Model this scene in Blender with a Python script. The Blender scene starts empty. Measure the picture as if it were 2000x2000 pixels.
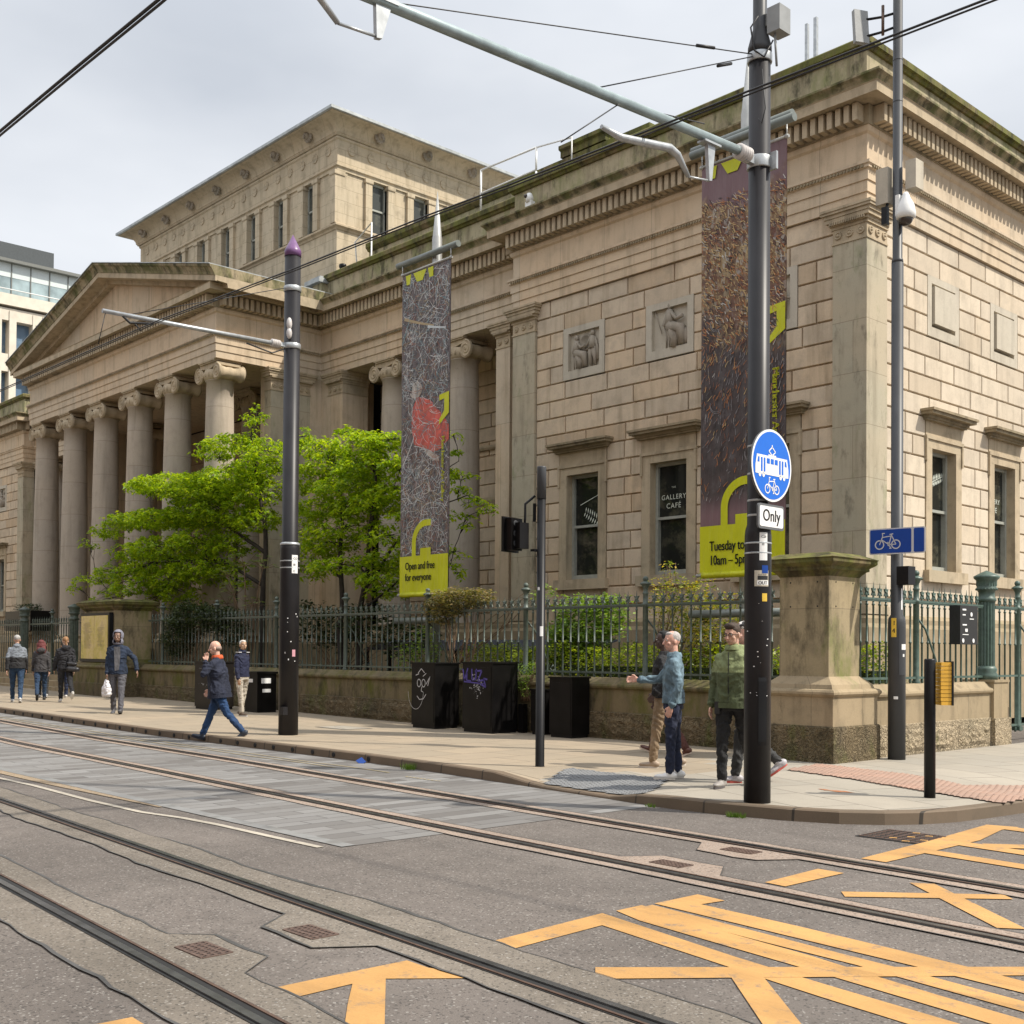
import bpy, bmesh, math, random
from mathutils import Vector, Matrix, noise
import numpy as np
random.seed(7)
PI = math.pi
sc = bpy.context.scene
COL = sc.collection
# ------------------------------------------------------------------ camera, sky, sun
cam = bpy.data.cameras.new("camera"); camo = bpy.data.objects.new("camera", cam); COL.objects.link(camo)
cam.sensor_width = 36; cam.lens = 40.935; cam.shift_y = 0.1175; cam.clip_end = 3000; cam.clip_start = 0.05
camo.matrix_world = Matrix(((0.6787, 0.0068, 0.7343, 0), (0.7343, -0.0158, -0.6786, 0), (0.0070, 0.99985, -0.0157, 1.63), (0, 0, 0, 1)))
sc.camera = camo
SUN_EL, SUN_AZ = math.radians(50), math.atan2(0.522, 0.853)
sd = Vector((math.cos(SUN_EL)*math.cos(SUN_AZ), math.cos(SUN_EL)*math.sin(SUN_AZ), math.sin(SUN_EL)))
sl = bpy.data.lights.new("sun", 'SUN'); sl.energy = 4.7; sl.angle = math.radians(1.0); sl.color = (1, .93, .82)
slo = bpy.data.objects.new("sun", sl); COL.objects.link(slo); slo.rotation_euler = (-sd).to_track_quat('-Z', 'Y').to_euler()
world = bpy.data.worlds.new("World"); sc.world = world; world.use_nodes = True
wn = world.node_tree; wn.nodes.clear()
def N(nt, t, **k):
    n = nt.nodes.new(t)
    for a, b in k.items():
        if a == 'i':
            for q, v in b.items(): n.inputs[q].default_value = v
        else: setattr(n, a, b)
    return n
sky = N(wn, 'ShaderNodeTexSky', sky_type='NISHITA', sun_disc=False, sun_elevation=SUN_EL, sun_rotation=PI/2-SUN_AZ)
tc = N(wn, 'ShaderNodeTexCoord'); mp = N(wn, 'ShaderNodeMapping'); mp.inputs['Scale'].default_value = (1.1, 1.1, 2.6)
wn.links.new(tc.outputs['Generated'], mp.inputs['Vector'])
nz = N(wn, 'ShaderNodeTexNoise', i={'Scale': 1.7, 'Detail': 5, 'Roughness': .5}); wn.links.new(mp.outputs[0], nz.inputs['Vector'])
cr = N(wn, 'ShaderNodeValToRGB'); cr.color_ramp.elements[0].position = .32; cr.color_ramp.elements[1].position = .68
cr.color_ramp.elements[0].color = (5.7, 6.05, 6.6, 1); cr.color_ramp.elements[1].color = (8.7, 8.9, 9.2, 1)
wn.links.new(nz.outputs[0], cr.inputs[0])
# cloud brightness raised overhead and, as added fill light, behind the camera
sx = N(wn, 'ShaderNodeSeparateXYZ'); wn.links.new(tc.outputs['Generated'], sx.inputs[0])
mr = N(wn, 'ShaderNodeMapRange', i={1: .05, 2: -.7, 3: 1.0, 4: 1.25}); wn.links.new(sx.outputs[1], mr.inputs[0])
mr2 = N(wn, 'ShaderNodeMapRange', i={1: .45, 2: 1.0, 3: 1.0, 4: 1.8}); wn.links.new(sx.outputs[2], mr2.inputs[0])
mm_ = N(wn, 'ShaderNodeMath', operation='MULTIPLY'); wn.links.new(mr.outputs[0], mm_.inputs[0]); wn.links.new(mr2.outputs[0], mm_.inputs[1])
vm = N(wn, 'ShaderNodeVectorMath', operation='SCALE'); wn.links.new(cr.outputs[0], vm.inputs[0]); wn.links.new(mm_.outputs[0], vm.inputs['Scale'])
mx = N(wn, 'ShaderNodeMix', data_type='RGBA', i={0: .9}); wn.links.new(sky.outputs[0], mx.inputs[6]); wn.links.new(vm.outputs[0], mx.inputs[7])
bg = N(wn, 'ShaderNodeBackground', i={'Strength': .1}); wn.links.new(mx.outputs[2], bg.inputs[0])
wo = N(wn, 'ShaderNodeOutputWorld'); wn.links.new(bg.outputs[0], wo.inputs[0])
sc.view_settings.view_transform = 'Standard'; sc.view_settings.look = 'None'; sc.view_settings.exposure = 0.22
sc.render.engine = 'CYCLES'; sc.cycles.use_denoising = True; sc.cycles.max_bounces = 6; sc.cycles.diffuse_bounces = 3; sc.cycles.caustics_reflective = False

# ------------------------------------------------------------------ materials
def newmat(name):
    m = bpy.data.materials.new(name); m.use_nodes = True; nt = m.node_tree
    return m, nt, nt.nodes['Principled BSDF']
def ramp(nt, fac, stops):
    r = N(nt, 'ShaderNodeValToRGB'); e = r.color_ramp.elements
    while len(e) < len(stops): e.new(.5)
    for el, (p, c) in zip(e, stops): el.position = p; el.color = c if len(c) == 4 else (*c, 1)
    nt.links.new(fac, r.inputs[0]); return r.outputs[0]
def nse(nt, vec, scale, detail=4, rough=.55, stretch=None):
    if stretch:
        mpn = N(nt, 'ShaderNodeMapping'); mpn.inputs['Scale'].default_value = stretch; nt.links.new(vec, mpn.inputs[0]); vec = mpn.outputs[0]
    n = N(nt, 'ShaderNodeTexNoise', i={'Scale': scale, 'Detail': detail, 'Roughness': rough}); nt.links.new(vec, n.inputs['Vector']); return n.outputs[0]
def mix(nt, a, b, f, mode='MIX'):
    m = N(nt, 'ShaderNodeMix', data_type='RGBA', blend_type=mode)
    for s, v in ((6, a), (7, b), (0, f)):
        if isinstance(v, bpy.types.NodeSocket): nt.links.new(v, m.inputs[s])
        elif s == 0: m.inputs[0].default_value = v
        else: m.inputs[s].default_value = (*v, 1) if len(v) == 3 else v
    return m.outputs[2]
def rng(nt, v, a, b, c=0, d=1):
    m = N(nt, 'ShaderNodeMapRange', i={1: a, 2: b, 3: c, 4: d}); nt.links.new(v, m.inputs[0]); return m.outputs[0]
def bump(nt, bsdf, h, strength=.3, dist=.01):
    b = N(nt, 'ShaderNodeBump', i={'Strength': strength, 'Distance': dist}); nt.links.new(h, b.inputs['Height']); nt.links.new(b.outputs[0], bsdf.inputs['Normal'])
def pos(nt): return N(nt, 'ShaderNodeNewGeometry').outputs['Position']
def flat(name, col, rough=.6, metal=0, var=.12, vscale=9, bmp=0, spec=.5, fold=0):
    m, nt, b = newmat(name); p = pos(nt); n = nse(nt, p, vscale, 5)
    c = mix(nt, [x*(1-var) for x in col], [min(1, x*(1+var)) for x in col], rng(nt, n, .3, .7))
    nt.links.new(c, b.inputs['Base Color']); b.inputs['Roughness'].default_value = rough; b.inputs['Metallic'].default_value = metal
    if fold: bump(nt, b, nse(nt, p, 2.2, 3, .5, (1.6, 1, .22)), .9, fold)
    b.inputs['Specular IOR Level'].default_value = spec
    if bmp: bump(nt, b, nse(nt, p, 40, 4), bmp, .01)
    return m
def stone(name, c1, c2, c3, moss=0, mosscol=(.17, .18, .06), island=.0, streak=.45, bmp=.25, ashlar=None, grime=(.10, .085, .06), rock=0, grimef=.5):
    m, nt, b = newmat(name); p = pos(nt)
    big = nse(nt, p, .7, 3); med = nse(nt, p, 3.2, 5)
    if island:
        ri = N(nt, 'ShaderNodeNewGeometry').outputs['Random Per Island']
        c = ramp(nt, ri, [(0, c1), (.35, c2), (.75, c3), (1, [x*.88 for x in c1])]); c = mix(nt, c, [x*.74 for x in c3], rng(nt, nse(nt, p, 1.9, 6, .7), .48, .7, 0, .6))
    else:
        c = ramp(nt, rng(nt, big, .3, .7), [(0, c1), (.5, c2), (1, c3)])
    if ashlar:
        sp = N(nt, 'ShaderNodeSeparateXYZ'); nt.links.new(p, sp.inputs[0])
        ad = N(nt, 'ShaderNodeMath', operation='ADD'); nt.links.new(sp.outputs[0], ad.inputs[0]); nt.links.new(sp.outputs[1], ad.inputs[1])
        ad2 = N(nt, 'ShaderNodeMath', operation='ADD', i={1: ashlar[2]}); nt.links.new(sp.outputs[2], ad2.inputs[0])
        cb = N(nt, 'ShaderNodeCombineXYZ'); nt.links.new(ad.outputs[0], cb.inputs[0]); nt.links.new(ad2.outputs[0], cb.inputs[1])
        bt = N(nt, 'ShaderNodeTexBrick', i={'Scale': 1, 'Mortar Size': .006, 'Mortar Smooth': 0, 'Bias': 0, 'Brick Width': ashlar[0], 'Row Height': ashlar[1], 'Color1': (*c1, 1), 'Color2': (*c3, 1), 'Mortar': (.16, .13, .09, 1)})
        bt.squash = 1; nt.links.new(cb.outputs[0], bt.inputs['Vector'])
        c = mix(nt, c, bt.outputs[0], .62)
    st = nse(nt, p, 1.6, 6, .6, (2.6, 2.6, .28))
    c = mix(nt, c, [c1[0]*.42, c1[1]*.42, c1[2]*.40], rng(nt, st, .5, .74, 0, streak*1.2))
    sp_ = nse(nt, p, 16, 4, .6); c = mix(nt, c, [x*.5 for x in c1], rng(nt, sp_, .62, .74, 0, .35))
    c = mix(nt, c, grime, rng(nt, med, .52, .8, 0, grimef))
    fine = nse(nt, p, 45, 4, .65)
    c = mix(nt, c, mix(nt, (.62, .62, .62), (1.3, 1.3, 1.3), fine), .45, 'MULTIPLY')
    if moss:
        mm = nse(nt, p, 1.3, 7, .68, (1.5, 1.5, .8))
        c = mix(nt, c, mosscol, rng(nt, mm, .64-moss*.28, .78-moss*.22, 0, .88))
        dk = nse(nt, p, 2.7, 7, .7, (1.3, 1.3, .5))
        c = mix(nt, c, (.03, .027, .018), rng(nt, dk, .60-moss*.14, .70-moss*.05, 0, .85*min(1, moss+.25)))
    nt.links.new(c, b.inputs['Base Color']); b.inputs['Roughness'].default_value = .88; b.inputs['Specular IOR Level'].default_value = .25
    if rock:
        v = N(nt, 'ShaderNodeTexVoronoi', i={'Scale': 22}); v.feature = 'SMOOTH_F1'
        d = nse(nt, p, 5, 2); vv = N(nt, 'ShaderNodeVectorMath', operation='ADD'); nt.links.new(p, vv.inputs[0]); nt.links.new(d, vv.inputs[1]); nt.links.new(vv.outputs[0], v.inputs['Vector'])
        bump(nt, b, v.outputs['Distance'], 1.0, .05)
    else: bump(nt, b, fine, bmp, .008)
    return m
S1, S2, S3 = (.59, .445, .295), (.65, .525, .38), (.54, .45, .34)
M = {}
M['block'] = stone('sandstone_blocks', S1, S2, S3, island=1, grimef=.22)
M['block_light'] = stone('clean_sandstone_blocks', (.60, .50, .375), (.64, .55, .43), (.57, .49, .385), island=1, streak=.3, grimef=.14)
M['ashlar'] = stone('ashlar_sandstone', S1, S2, (.50, .43, .33), ashlar=(1.45, 8, .4), grimef=.25)
M['pilaster'] = stone('pilaster_sandstone', (.45, .385, .28), (.50, .42, .30), (.41, .38, .29), ashlar=(4, 1.02, .1), moss=.28, mosscol=(.25, .26, .15), grimef=.25)
M['column'] = stone('column_sandstone', (.44, .375, .30), (.49, .41, .32), (.42, .37, .31), ashlar=(40, 1.18, .55), streak=.35, grimef=.2)
M['trim'] = stone('moulded_sandstone', (.44, .355, .24), (.48, .39, .27), (.40, .34, .24), streak=.5, grimef=.5)
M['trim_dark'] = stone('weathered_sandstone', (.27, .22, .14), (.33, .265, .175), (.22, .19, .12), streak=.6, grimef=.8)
M['cornice'] = stone('mossy_cornice_sandstone', (.33, .27, .165), (.38, .31, .2), (.29, .24, .15), moss=.8, mosscol=(.10, .11, .035), streak=.7, grimef=.9)
M['cap'] = stone('mossy_coping_sandstone', (.19, .145, .08), (.22, .165, .09), (.15, .12, .065), moss=1.0, mosscol=(.13, .14, .03), streak=.7, grimef=1)
M['parapet'] = stone('parapet_sandstone', (.42, .36, .235), (.46, .38, .26), (.36, .34, .22), ashlar=(1.9, 8, .4), moss=.62, mosscol=(.24, .25, .11), streak=.8, grimef=.5)
M['attic'] = stone('attic_sandstone', (.50, .415, .29), (.56, .465, .33), (.48, .41, .30), ashlar=(.95, .42, .1), streak=.5, grimef=.4)
M['plinth'] = stone('plinth_sandstone', (.17, .135, .075), (.20, .155, .09), (.15, .125, .07), ashlar=(1.7, 8, .4), moss=.62, mosscol=(.09, .095, .015), streak=.7, grimef=.6)
M['rock'] = stone('rock_faced_sandstone', (.15, .12, .07), (.19, .145, .085), (.13, .105, .06), moss=.5, mosscol=(.10, .11, .03), rock=1, grimef=.6)
M['rock_clean'] = stone('clean_rock_faced_sandstone', (.38, .31, .21), (.42, .34, .23), (.36, .3, .2), moss=.15, rock=1)
M['plinth_clean'] = stone('clean_plinth_sandstone', (.34, .265, .17), (.38, .30, .19), (.30, .24, .155), ashlar=(1.1, 8, .4), moss=.2, mosscol=(.22, .22, .1), grimef=.45)
M['pier'] = stone('pier_sandstone', (.33, .265, .16), (.40, .32, .20), (.28, .235, .145), ashlar=(9, 1.0, .75), moss=.5, mosscol=(.17, .18, .06), streak=.6, grimef=.5)
M['relief'] = stone('carved_grey_stone', (.32, .28, .22), (.36, .31, .25), (.27, .24, .19), streak=.3, grimef=.7)
M['panel'] = stone('pale_panel_stone', (.50, .45, .37), (.52, .47, .38), (.47, .42, .34), grimef=.2, streak=.3)
M['lead'] = flat('lead_flashing', (.36, .38, .38), .5, .3, .3, 3)
M['flue'] = flat('dark_glass_frame', (.16, .165, .15), .5)
def glass(name, col=(.018, .02, .018), rough=.03):
    m, nt, b = newmat(name); p = pos(nt)
    n = nse(nt, p, 1.3, 6, .7)
    c = ramp(nt, n, [(0, col), (.5, col), (.62, (col[0]+.06, col[1]+.055, col[2]+.035)), (.75, (.02, .03, .012))])
    nt.links.new(c, b.inputs['Base Color']); b.inputs['Roughness'].default_value = rough; b.inputs['Specular IOR Level'].default_value = .35
    return m
M['glass'] = glass('window_glass')
M['glass_attic'] = glass('old_window_glass', (.06, .065, .06), .2)
M['glass_blue'] = glass('office_glass', (.12, .19, .28), .03)
M['sash'] = flat('grey_painted_sash', (.33, .34, .30), .5)
M['white'] = flat('white_paint', (.78, .78, .76), .4, 0, .05)
M['tactile'] = flat('tactile', (.2, .2, .2))
def asphalt(name, c, sp, rough=.85, big=.25):
    m, nt, b = newmat(name); p = pos(nt)
    n = nse(nt, p, 95, 3, .7); nb = nse(nt, p, .45, 5, .6); nm = nse(nt, p, 3.5, 5, .65)
    col = mix(nt, [x*(1-big) for x in c], [x*(1+big) for x in c], rng(nt, nb, .3, .7))
    col = mix(nt, col, [x*.68 for x in c], rng(nt, nm, .5, .72, 0, .6)); col = mix(nt, col, [x*1.35 for x in c], rng(nt, nse(nt, p, 1.1, 6, .7, (.35, 1.6, 1)), .52, .72, 0, .5)); col = mix(nt, col, [x*.5 for x in c], rng(nt, nse(nt, p, .8, 7, .75, (1, 1.3, 1)), .63, .68, 0, .5))
    vo = N(nt, 'ShaderNodeTexVoronoi', i={'Scale': 85}); nt.links.new(p, vo.inputs['Vector'])
    col = mix(nt, col, mix(nt, (.45, .45, .45), (1.75, 1.7, 1.62), n), sp, 'MULTIPLY')
    sepc = N(nt, 'ShaderNodeSeparateXYZ'); nt.links.new(vo.outputs['Color'], sepc.inputs[0])
    col = mix(nt, col, (.40, .38, .35), rng(nt, sepc.outputs[0], .94, .96, 0, .4))
    col = mix(nt, col, (.02, .02, .02), rng(nt, sepc.outputs[1], .88, .9, 0, .5))
    nt.links.new(col, b.inputs['Base Color']); b.inputs['Roughness'].default_value = rough; b.inputs['Specular IOR Level'].default_value = .3
    bump(nt, b, n, .55, .008); return m
M['asphalt'] = asphalt('asphalt', (.130, .115, .105), .55)
M['band'] = asphalt('pale_aggregate_concrete', (.155, .137, .117), .7, .9, .25)
M['bandpink'] = asphalt('pinkish_aggregate_concrete', (.27, .215, .178), .7, .9, .15)
M['beige'] = asphalt('beige_resin_surface', (.27, .21, .145), .6, .9, .15)
M['tar'] = flat('bitumen_sealant', (.07, .068, .066), .45, 0, .3, 4)
def paint(name, c, bg=(.16, .14, .13), wear=.5):
    m, nt, b = newmat(name); p = pos(nt); n = nse(nt, p, 6, 8, .78); n2 = nse(nt, p, 80, 3, .7)
    col = mix(nt, c, [x*.8 for x in c], rng(nt, nse(nt, p, 1.4, 4), .35, .65))
    col = mix(nt, col, mix(nt, (.7, .7, .7), (1.2, 1.2, 1.2), n2), .6, 'MULTIPLY')
    col = mix(nt, col, bg, rng(nt, n, .54, .66, 0, wear)); col = mix(nt, col, [x*.62 for x in c], rng(nt, nse(nt, p, 2.2, 6, .7, (.4, 1.8, 1)), .48, .68, 0, .75)); nt.links.new(col, b.inputs['Base Color'])
    bump(nt, b, n2, .4, .005); b.inputs['Roughness'].default_value = .75; return m
M['yellow'] = paint('yellow_road_paint', (.54, .30, .10), (.15, .13, .115), .8)
M['whiteroad'] = paint('worn_white_road_paint', (.50, .45, .37), wear=.9)
M['cream'] = paint('faded_cream_road_paint', (.36, .30, .19), (.22, .21, .2), wear=1)
def brickmat(name, cols, mortar, w, h, ms, rot=0, off=.5, rough=.8, bmp=.2, sq=1):
    m, nt, b = newmat(name); p = pos(nt); mpn = N(nt, 'ShaderNodeMapping'); mpn.inputs['Rotation'].default_value = (0, 0, rot); nt.links.new(p, mpn.inputs[0])
    bt = N(nt, 'ShaderNodeTexBrick', i={'Scale': 1, 'Mortar Size': ms, 'Mortar Smooth': .1, 'Brick Width': w, 'Row Height': h, 'Color1': (*cols[0], 1), 'Color2': (*cols[1], 1), 'Mortar': (*mortar, 1), 'Bias': 0}); bt.offset = off
    nt.links.new(mpn.outputs[0], bt.inputs[0])
    n = nse(nt, p, 1.1, 6, .65); col = mix(nt, bt.outputs[0], cols[2], rng(nt, n, .42, .68, 0, .6))
    f = nse(nt, p, 60, 4, .7); col = mix(nt, col, mix(nt, (.75, .75, .75), (1.22, 1.22, 1.22), f), .7, 'MULTIPLY')
    st = nse(nt, p, 4, 7, .72); col = mix(nt, col, [x*.6 for x in cols[2]], rng(nt, st, .6, .78, 0, .5))
    nt.links.new(col, b.inputs['Base Color']); b.inputs['Roughness'].default_value = rough; bump(nt, b, f, bmp, .004); return m
M['slab'] = brickmat('grey_paving_setts', [(.23, .226, .22), (.112, .104, .098), (.15, .14, .13)], (.06, .057, .053), .86, .21, .008, PI/2, .37)
M['flag'] = brickmat('buff_flagstones', [(.345, .275, .195), (.29, .24, .175), (.26, .215, .16)], (.085, .07, .05), 1.1, .72, .008, PI/2, .45)
M['flag_grey'] = brickmat('grey_buff_flagstones', [(.36, .32, .26), (.30, .275, .23), (.28, .25, .205)], (.085, .075, .06), 1.0, .7, .008, .35, .4)
M['kerb'] = brickmat('kerb_stone', [(.165, .118, .077), (.13, .095, .063), (.095, .075, .05)], (.035, .027, .02), .92, 9, .012, 0, 0)
M['grey_tact'] = brickmat('grey_tactile_paving', [(.20, .205, .21), (.175, .18, .185), (.18, .185, .19)], (.10, .10, .10), .4, .4, .008, .1, 0)
M['pink_tact'] = brickmat('pink_tactile_paving', [(.40, .25, .185), (.34, .225, .17), (.33, .23, .18)], (.2, .14, .11), .4, .4, .008, .1, 0)
M['steel'] = flat('polished_rail_steel', (.24, .245, .25), .3, .9, .3)
M['railside'] = flat('rusty_rail_steel', (.12, .075, .055), .55, .4, .3)
M['black'] = flat('black_groove', (.012, .012, .012), .8)
M['grate'] = flat('rusty_cast_iron', (.15, .10, .08), .6, .5, .3, 30)
M['pole'] = flat('dark_grey_painted_steel', (.018, .017, .019), .42, 0, .25, 2.5, spec=.3)
M['pole_black'] = flat('black_painted_steel', (.009, .009, .010), .4, 0, .3, 3, spec=.25)
M['pole_grey'] = flat('grey_painted_steel', (.05, .052, .056), .45, 0, .15, 2, spec=.35)
M['galv'] = flat('galvanised_steel', (.42, .44, .45), .42, .55, .18, 12)
M['tube'] = flat('weathered_tube_steel', (.27, .33, .34), .45, .4, .25, 5)
M['silver'] = flat('silver_banner_pole', (.42, .42, .40), .4, .5, .1)
M['gtube'] = flat('grey_green_tube', (.17, .19, .175), .4, .2, .15)
M['rubber'] = flat('black_cable', (.018, .018, .02), .5)
M['purple'] = flat('purple_cone_paint', (.16, .075, .19), .35)
M['iron'] = flat('green_painted_iron', (.075, .098, .080), .45, 0, .3, 14)
M['iron_light'] = flat('green_painted_iron_bright', (.065, .105, .085), .45, 0, .25, 14)
M['ceramic'] = flat('ribbed_ceramic', (.55, .52, .5), .35)
M['cab'] = flat('black_cabinet_paint', (.006, .0055, .0055), .35, 0, .4, 4, spec=.2)
M['cabbrown'] = flat('dark_brown_cabinet_paint', (.014, .011, .009), .45, 0, .3, 4, spec=.25)
M['blue1'] = flat('bright_blue_sign_face', (.0, .13, .62), .35, 0, .03)
M['blue2'] = flat('blue_sign_face', (.0, .045, .27), .35, 0, .05)
M['signwhite'] = flat('reflective_white', (.80, .80, .79), .4, 0, .03)
M['signgrey'] = flat('reflective_grey', (.50, .50, .52), .4, 0, .04)
M['signback'] = flat('sign_frame_grey', (.12, .125, .13), .4)
M['ink'] = flat('black_ink', (.015, .015, .015), .6)
M['lime'] = flat('lime_yellow_banner', (.50, .52, .0), .5, 0, .08, 3, fold=.12)
M['amber'] = flat('amber_plastic', (.75, .42, .05), .4, 0, .08)
M['plate'] = flat('yellow_plate', (.75, .5, .06), .4)
M['plastic_white'] = flat('white_plastic', (.75, .75, .73), .3, 0, .03)
M['dome'] = flat('smoked_dome', (.05, .04, .035), .1)
M['grey_box'] = flat('grey_box', (.27, .28, .28), .5)
M['soil'] = flat('garden_soil', (.06, .045, .03), .9, 0, .4, 6, .6)
M['bark'] = flat('dark_bark', (.035, .028, .022), .9, 0, .4, 8, .8)
M['twig'] = flat('brown_twigs', (.17, .11, .065), .9, 0, .3, 8)
def leaf(name, cols, trans=.4, tcol=None, rough=.42):
    m, nt, b = newmat(name); ri = N(nt, 'ShaderNodeNewGeometry').outputs['Random Per Island']
    c = ramp(nt, ri, [(i/(len(cols)-1), q) for i, q in enumerate(cols)]); p = pos(nt)
    c = mix(nt, c, [x*.55 for x in cols[0]], rng(nt, nse(nt, p, 1.1, 3), .45, .7, 0, .5))
    nt.links.new(c, b.inputs['Base Color']); b.inputs['Roughness'].default_value = rough; b.inputs['Specular IOR Level'].default_value = .35
    tr = N(nt, 'ShaderNodeBsdfTranslucent'); tcx = mix(nt, c, tcol or (1.7, 1.7, .5), 1.0, 'MULTIPLY'); nt.links.new(tcx, tr.inputs[0])
    ms = N(nt, 'ShaderNodeMixShader', i={0: trans}); nt.links.new(b.outputs[0], ms.inputs[1]); nt.links.new(tr.outputs[0], ms.inputs[2])
    nt.links.new(ms.outputs[0], nt.nodes['Material Output'].inputs[0]); return m
M['leaf'] = leaf('fresh_tree_leaves', [(.13, .24, .012), (.22, .35, .015), (.32, .45, .02), (.42, .52, .03)], .5, (1.9, 1.7, .6))
M['leaf_hedge'] = leaf('golden_hedge_leaves', [(.10, .16, .012), (.20, .26, .02), (.38, .42, .04)], .4)
M['leaf_bush'] = leaf('pale_bush_leaves', [(.10, .19, .035), (.18, .28, .05), (.28, .38, .08)], .35)
M['leaf_dark'] = leaf('dark_evergreen_leaves', [(.02, .035, .012), (.035, .055, .02), (.07, .09, .03)], .2)
M['leaf_palm'] = leaf('palmate_leaves', [(.09, .15, .05), (.16, .24, .07), (.36, .42, .14)], .3)
M['leaf_rose'] = leaf('rose_leaves', [(.08, .14, .03), (.2, .24, .05), (.42, .4, .07), (.5, .33, .07)], .35)
M['leaf_dry'] = leaf('dry_climber_leaves', [(.11, .12, .045), (.22, .20, .09), (.32, .22, .11)], .3)
M['grass'] = leaf('bright_grass_blades', [(.07, .14, .02), (.12, .19, .03)], .3)
def cloth(name, c, var=.3, rough=.85, sc_=26, stretch=(1, 1, .5), sheen=0, b_=1.0, c2=None, zsplit=None):
    m, nt, b = newmat(name); tcx = N(nt, 'ShaderNodeTexCoord').outputs['Object']
    n = nse(nt, tcx, 9, 5, .6, stretch); w = nse(nt, tcx, 160, 2)
    base = c
    if zsplit:
        sp = N(nt, 'ShaderNodeSeparateXYZ'); nt.links.new(tcx, sp.inputs[0]); base = mix(nt, c2, c, rng(nt, sp.outputs[2], zsplit-.006, zsplit+.006))
    col = mix(nt, base, mix(nt, [1-var]*3, [1+var]*3, rng(nt, n, .3, .7)), 1.0, 'MULTIPLY')
    nt.links.new(col, b.inputs['Base Color']); b.inputs['Roughness'].default_value = rough
    n2 = nse(nt, tcx, sc_*.35, 4, .55, stretch); bump(nt, b, n2, b_, .03); return m

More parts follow.
